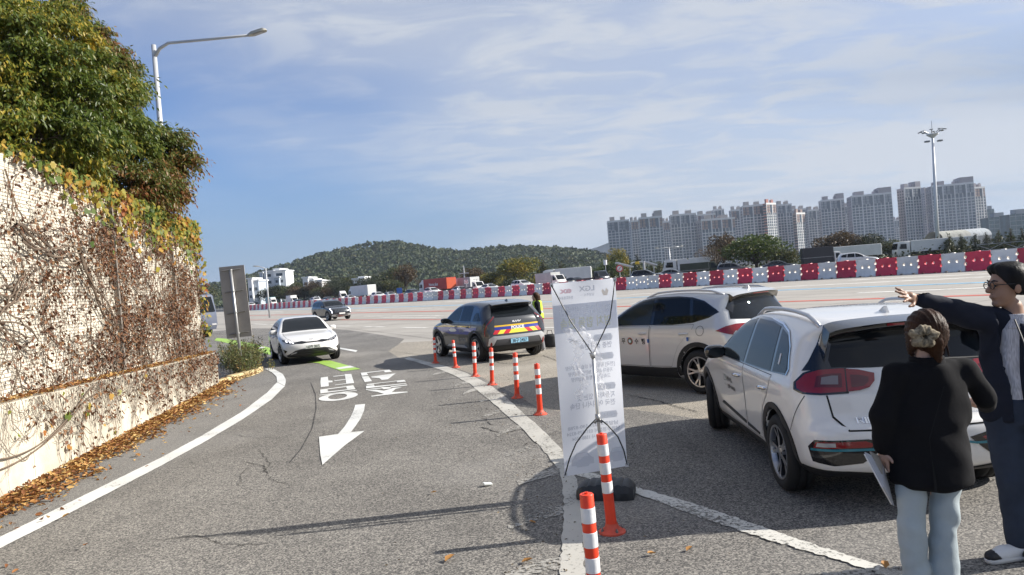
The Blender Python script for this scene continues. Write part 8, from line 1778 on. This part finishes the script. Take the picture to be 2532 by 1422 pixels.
def man_pointing():
    D = 4.75; b0 = AT(2512, 1000, D); base = Vector((b0.x+.04, D, 0)); o = thing('person', 'man in a navy jacket and glasses pointing with an outstretched arm', 'person', base)
    def p(px, py, dy=0.0): v = AT(px, py, D+dy)-base; return (v.x, v.y, v.z)
    hd = p(2492, 706, .02); nk = p(2506, 790, .03); shR, shL = p(2462, 800, .05), p(2600, 830, -.08); elR, wrR = p(2345, 765, .03), p(2262, 738, -.03); elL, wrL = p(2620, 960, -.1), p(2600, 1080, -.16)
    yaw = R(-97); pel = (p(2520, 1020)[0], 0, .98); ax = np.array([.93, -.36, 0])
    hj = [(pel[0]-.085, .02, .93), (pel[0]+.10, -.03, .93)]; kn = [(pel[0]-.085, -.01, .50), (pel[0]+.13, -.06, .50)]; ft = [(p(2512, 1340)[0], -.02, .06), (pel[0]+.14, -.05, .06)]
    H = head_F(hd, yaw, 1.12)
    body = union([H, C((nk[0], nk[1], nk[2]+.08), nk, .056, .062), C(nk, (nk[0], nk[1], nk[2]-.08), .062, .075), torso((pel[0], 0, .92), (nk[0], nk[1], nk[2]-.06), (.15, .10), (.15, .085), ax), C(shR, elR, .055, .045), C(elR, wrR, .043, .030), C(shL, elL, .055, .045), C(elL, wrL, .043, .030)]+[f for i in (0, 1) for f in (C(hj[i], kn[i], .09, .06), C(kn[i], (ft[i][0], ft[i][1], .1), .055, .04), C((ft[i][0], ft[i][1], .05), (ft[i][0]-.17, ft[i][1]-.04, .04), .04, .034))], .03)
    ht = np.array(p(2216, 724, -.10)); hF, tips = hand_F(wrR, tuple(ht-np.array(wrR)), (.1, -.75, .65), 1.0, .75, .05, -1); hF2, tips2 = hand_F(wrL, (-.1, -.2, -1), (1, 0, 0), 1, .1, .4, 1)
    ms = [(sdf_mesh('b', body, (-.75, -.4, 0), (.45, .4, 1.98), .018, SKIN), 0)]
    for hf, tp in ((hF, tips), (hF2, tips2)): lo, hi = bounds(tp, .06); ms.append((sdf_mesh('h', hf, lo, hi, .0065, SKIN), 0))
    # finer head
    lo, hi = bounds([hd], .20); ms.append((sdf_mesh('h', union([H], .01), lo, hi, .009, SKIN), 0)); link('body', join_mesh('body', ms, [SKIN]), o)
    # shirt under the open jacket
    sh = torso((pel[0], -.005, .96), (nk[0], nk[1]-.005, nk[2]-.02), (.165, .125), (.13, .098), ax); SHM = mat('striped_shirt', (.36, .35, .37), .8, col2=(.56, .55, .57), scale=190, detail=0, stretch=(1, 1, .02), bump=.1, bscale=30); link('shirt', sdf_mesh('shirt', wrinkle(sh, .004), (pel[0]-.35, -.3, .9), (pel[0]+.35, .3, 1.72), .015, SHM), o)
    colF = lambda P: np.maximum(np.abs(np.hypot(P[:, 0]-nk[0], P[:, 1]-nk[1]+.005)-.075-.35*np.maximum(0, nk[2]+.03-P[:, 2]))-.008, np.abs(P[:, 2]-(nk[2]-.005))-.045)
    link('shirt_collar', sdf_mesh('shirt_collar', colF, (nk[0]-.16, nk[1]-.16, nk[2]-.08), (nk[0]+.16, nk[1]+.16, nk[2]+.06), .009, SHM), o)
    JK = cloth('navy_jacket', (.012, .015, .026), .2, .25, 10)
    jt = torso((pel[0], 0, .86), (nk[0], nk[1], nk[2]-.01), (.215, .165), (.20, .125), ax); opening = np.array(p(2484, 900, -.2)); fdir = np.array([-.42, -.91, 0]); sdir = np.array([.91, -.42, 0])
    xo = p(2482, 900)[0]
    def open_F(P):
        q = P-np.array([pel[0], 0, 0]); f_ = q@fdir; s_ = P[:, 0]-xo-.02*np.clip((P[:, 2]-1.2)/.4, 0, 1); w = .030+.035*np.clip((P[:, 2]-1.1)/.5, 0, 1); return np.minimum(w-np.abs(s_), f_-.05) 
    core = union([jt, C((shR[0]+.03, shR[1], shR[2]), elR, .095, .068), C(elR, (wrR[0]+.03, wrR[1], wrR[2]-.002), .066, .052), C(shL, elL, .088, .068), C(elL, wrL, .066, .054)], .05)
    J0 = wrinkle(wrinkle(core, .010, (17, 11, 12), .2), .005, (37, 25, 27), 1.0)
    def J(P): return np.maximum(J0(P), open_F(P))
    jk = link('jacket', sdf_mesh('jacket', J, (-.72, -.42, .80), (.50, .42, 1.72), .014, JK), o)
    # lanyard
    m = MB(); c1 = np.array(nk)+np.array([-.06, -.10, .01]); m.tube([tuple(c1), tuple(c1+np.array([.0, -.075, -.15])), tuple(c1+np.array([.015, -.085, -.40]))], .006, 5); m.build('lanyard', INK, o)
    DEN = cloth('dark_denim', (.030, .040, .062), .25, .2, 24); T = union([f for i in (0, 1) for f in (C(hj[i], kn[i], .115, .088), C(kn[i], (ft[i][0], ft[i][1], .12), .084, .070))]+[torso((pel[0], 0, .84), (pel[0], 0, 1.04), (.185, .14), (.175, .13), ax)], .025)
    link('jeans', sdf_mesh('jeans', wrinkle(wrinkle(T, .005, (15, 13, 12), .3), .003, (33, 27, 29), 1.4), (pel[0]-.35, -.32, .03), (pel[0]+.4, .3, 1.06), .015, DEN), o)
    for i in (0, 1):
        fx, fy = ft[i][0], ft[i][1]; up_ = union([C((fx+.03, fy, .06), (fx-.12, fy-.03, .050), .050, .042), C((fx-.12, fy-.03, .050), (fx-.20, fy-.05, .045), .044, .036), C((fx+.02, fy, .10), (fx+.01, fy, .07), .048, .05)], .03)
        s1 = link('shoe', sdf_mesh('shoe', cut(up_, ((0, 0, .022), (0, 0, -1))), (fx-.30, fy-.15, 0), (fx+.12, fy+.12, .2), .011, mat('white_trainer', (.62, .62, .62), .6, bump=.2, bscale=30)), o)
        so = cut(union([C((fx+.03, fy, .03), (fx-.20, fy-.05, .03), .056, .046)], .02), ((0, 0, .034), (0, 0, 1)), ((0, 0, 0.002), (0, 0, -1))); link('sole', sdf_mesh('sole', so, (fx-.30, fy-.15, -.02), (fx+.12, fy+.12, .08), .011, mat('trainer_sole', (.55, .54, .52), .7)), s1)
        tc = cut(union([C((fx-.13, fy-.03, .046), (fx-.205, fy-.05, .042), .047, .040)], .02), ((0, 0, .030), (0, 0, -1)), ((fx-.165, 0, .050), (.8, 0, .6))); link('toe_cap', sdf_mesh('toe_cap', tc, (fx-.30, fy-.15, 0), (fx-.02, fy+.12, .14), .010, INK), s1)
    # hair, brows, glasses
    hx, hy, hz = hd; cy, sy = math.cos(yaw), math.sin(yaw); fw = np.array([sy, -cy, 0]); sd = np.array([cy, sy, 0])
    def loc(P): q = (P-np.array(hd))/1.12; return np.stack([q[:, 0]*cy+q[:, 1]*sy, -q[:, 0]*sy+q[:, 1]*cy, q[:, 2]], 1)
    hU = union([El((0, .020, .046), (.087, .103, .092)), El((0, .062, -.010), (.076, .056, .080)), El((.072, .012, .02), (.016, .030, .05)), El((-.072, .012, .02), (.016, .030, .05)), El((-.02, -.035, .098), (.066, .05, .034))], .02)
    def hairF(P): q = loc(P); d = np.maximum(hU(q), -(q[:, 2]-.055+1.5*(q[:, 1]+.062))*.55); d = np.maximum(d, -(q[:, 2]+.055)); return d+.0022*np.sin(q[:, 0]*150+q[:, 2]*60)
    lo, hi = bounds([hd], .21); link('hair', sdf_mesh('hair', hairF, lo, hi, .009, hair_mat('black_hair', (.012, .011, .011))), o)
    def W(a, b, c): return tuple(np.array(hd)+1.12*(sd*a-fw*b*-1*-1+np.array([0, 0, c]))) if False else tuple(np.array(hd)+1.12*(sd*a+fw*(-b)+np.array([0, 0, c])))
    g = MB()
    for sg in (-1, 1):
        g.tube([W(sg*(.034+.026*math.cos(t)), -.100, .006+.020*math.sin(t)) for t in np.linspace(0, 2*math.pi, 15)], .0028, 5, False); g.tube([W(sg*.060, -.098, .010), W(sg*.083, -.06, .012), W(sg*.084, .015, .012), W(sg*.082, .03, -.01)], .003, 5)
    g.tube([W(-.010, -.101, .008), W(.010, -.101, .008)], .0028, 5); gl_ = thing('glasses', 'thin dark rimmed glasses worn by the pointing man', 'glasses', base) if False else None
    g.build('glasses', INK, o)
    for sg in (-1, 1):
        m = MB(); m.lathe([(0, .004), (.009, .002), (.010, -.002)], 10, Matrix.Translation(W(sg*.032, -.083, .006)) @ Vector((0, 0, 1)).rotation_difference(Vector(fw)).to_matrix().to_4x4()); m.build('eye', INK, o); m = MB(); m.tube([W(sg*.014, -.092, .030), W(sg*.035, -.090, .036), W(sg*.055, -.078, .030)], [.004, .005, .003], 5); m.build('eyebrow', INK, o)
    return o
def officer():
    D = 21.3; b0 = AT(1331, 790, D); base = Vector((b0.x, D, 0)); o = thing('person', 'officer with long brown hair in a yellow vest behind the police car', 'person', base)
    top = AT(1326, 723, D).z; s = top/1.68; yaw = R(-95)
    def q(*v): return tuple(np.array(v)*s)
    hd = q(-.03, 0, 1.56); nk = q(0, 0, 1.43); sh = [q(0, -.17, 1.36), q(.02, .17, 1.36)]; el = [q(.03, -.23, 1.10), q(.05, .22, 1.10)]; wr = [q(-.17, -.18, 1.02), q(-.17, .16, 1.02)]; hj = [q(.02, -.09, .88), q(.02, .09, .88)]; kn = [q(.03, -.1, .48), q(.03, .1, .48)]; ft = [q(.06, -.1, .08), q(.06, .1, .08)]
    body = union([head_F(hd, yaw, 1.0*s), C(hd, nk, .05, .055), torso(q(.02, 0, .85), q(0, 0, 1.40), (.16, .11), (.17, .10), (0, 1, 0))]+[f for i in (0, 1) for f in (C(sh[i], el[i], .05, .04), C(el[i], wr[i], .04, .03), C(wr[i], q(-.25, (-.14, .12)[i], 1.0), .03, .025), C(hj[i], kn[i], .08, .055), C(kn[i], ft[i], .05, .04), C(ft[i], (ft[i][0]-.14, ft[i][1], .045), .04, .035))], .03)
    lo, hi = (-.45, -.40, 0), (.35, .40, 1.85); link('body', sdf_mesh('body', body, lo, hi, .022, SKIN2), o)
    link('jacket', sdf_mesh('jacket', wrinkle(union([torso(q(.02, 0, .88), q(0, 0, 1.43), (.185, .135), (.18, .12), (0, 1, 0))]+[f for i in (0, 1) for f in (C(sh[i], el[i], .075, .06), C(el[i], wr[i], .058, .05))], .04), .004), lo, hi, .02, cloth('black_uniform', (.012, .013, .015))), o)
    vF = torso(q(.02, 0, .92), q(0, 0, 1.44), (.205, .155), (.165, .140), (0, 1, 0)); ve = link('vest', sdf_mesh('vest', vF, lo, hi, .02, [mat('hi_vis_yellow', (.50, .72, .04), .6, emit=None), INK, SILV], lambda c: np.where(np.abs(c[:, 1]) < .055, 1, np.where((np.abs(c[:, 2]-1.12*s) < .03), 2, 0))), o)
    link('trousers', sdf_mesh('trousers', union([f for i in (0, 1) for f in (C(hj[i], kn[i], .10, .075), C(kn[i], (ft[i][0], ft[i][1], .08), .072, .075))]+[torso(q(.02, 0, .84), q(.02, 0, 1.0), (.175, .12), (.165, .11), (0, 1, 0))], .02), lo, hi, .022, cloth('grey_trousers', (.20, .20, .21))), o)
    for i in (0, 1): link('shoe', sdf_mesh('shoe', C((ft[i][0]+.02, ft[i][1], .05), (ft[i][0]-.16, ft[i][1], .045), .05, .042), lo, hi, .022, mat('white_trainer', (.62, .62, .62))), o)
    hr = union([El((hd[0]+.012, 0, hd[2]+.03), (.100, .088, .098)), C((hd[0]+.05, 0, hd[2]), (hd[0]+.07, 0, hd[2]-.20), .085, .075)], .03); link('hair', sdf_mesh('hair', cut(hr, ((hd[0]-.05, 0, hd[2]+.02), (-1, 0, -.4))), lo, hi, .016, hair_mat('brown_hair', (.055, .030, .018))), o)
    return o
woman_with_folder(); man_pointing(); officer()
# ---------------------------------------------------------------- the air between here and the hills
def build_haze():
    m = bpy.data.materials.new('haze'); m.use_nodes = True; nt = m.node_tree; nt.nodes.clear(); out = nt.nodes.new('ShaderNodeOutputMaterial'); v = nt.nodes.new('ShaderNodeVolumePrincipled')
    v.inputs['Color'].default_value = (.72, .82, 1.0, 1); v.inputs['Density'].default_value = .00014; v.inputs['Anisotropy'].default_value = .2; nt.links.new(v.outputs[0], out.inputs['Volume'])
    b = MB(); b.box(-3100, 3100, -130, 4300, -8, 92); o = b.build('haze', m); tag(o, 'thin pale haze over the plaza and the hills', 'haze', kind='stuff')
build_haze()
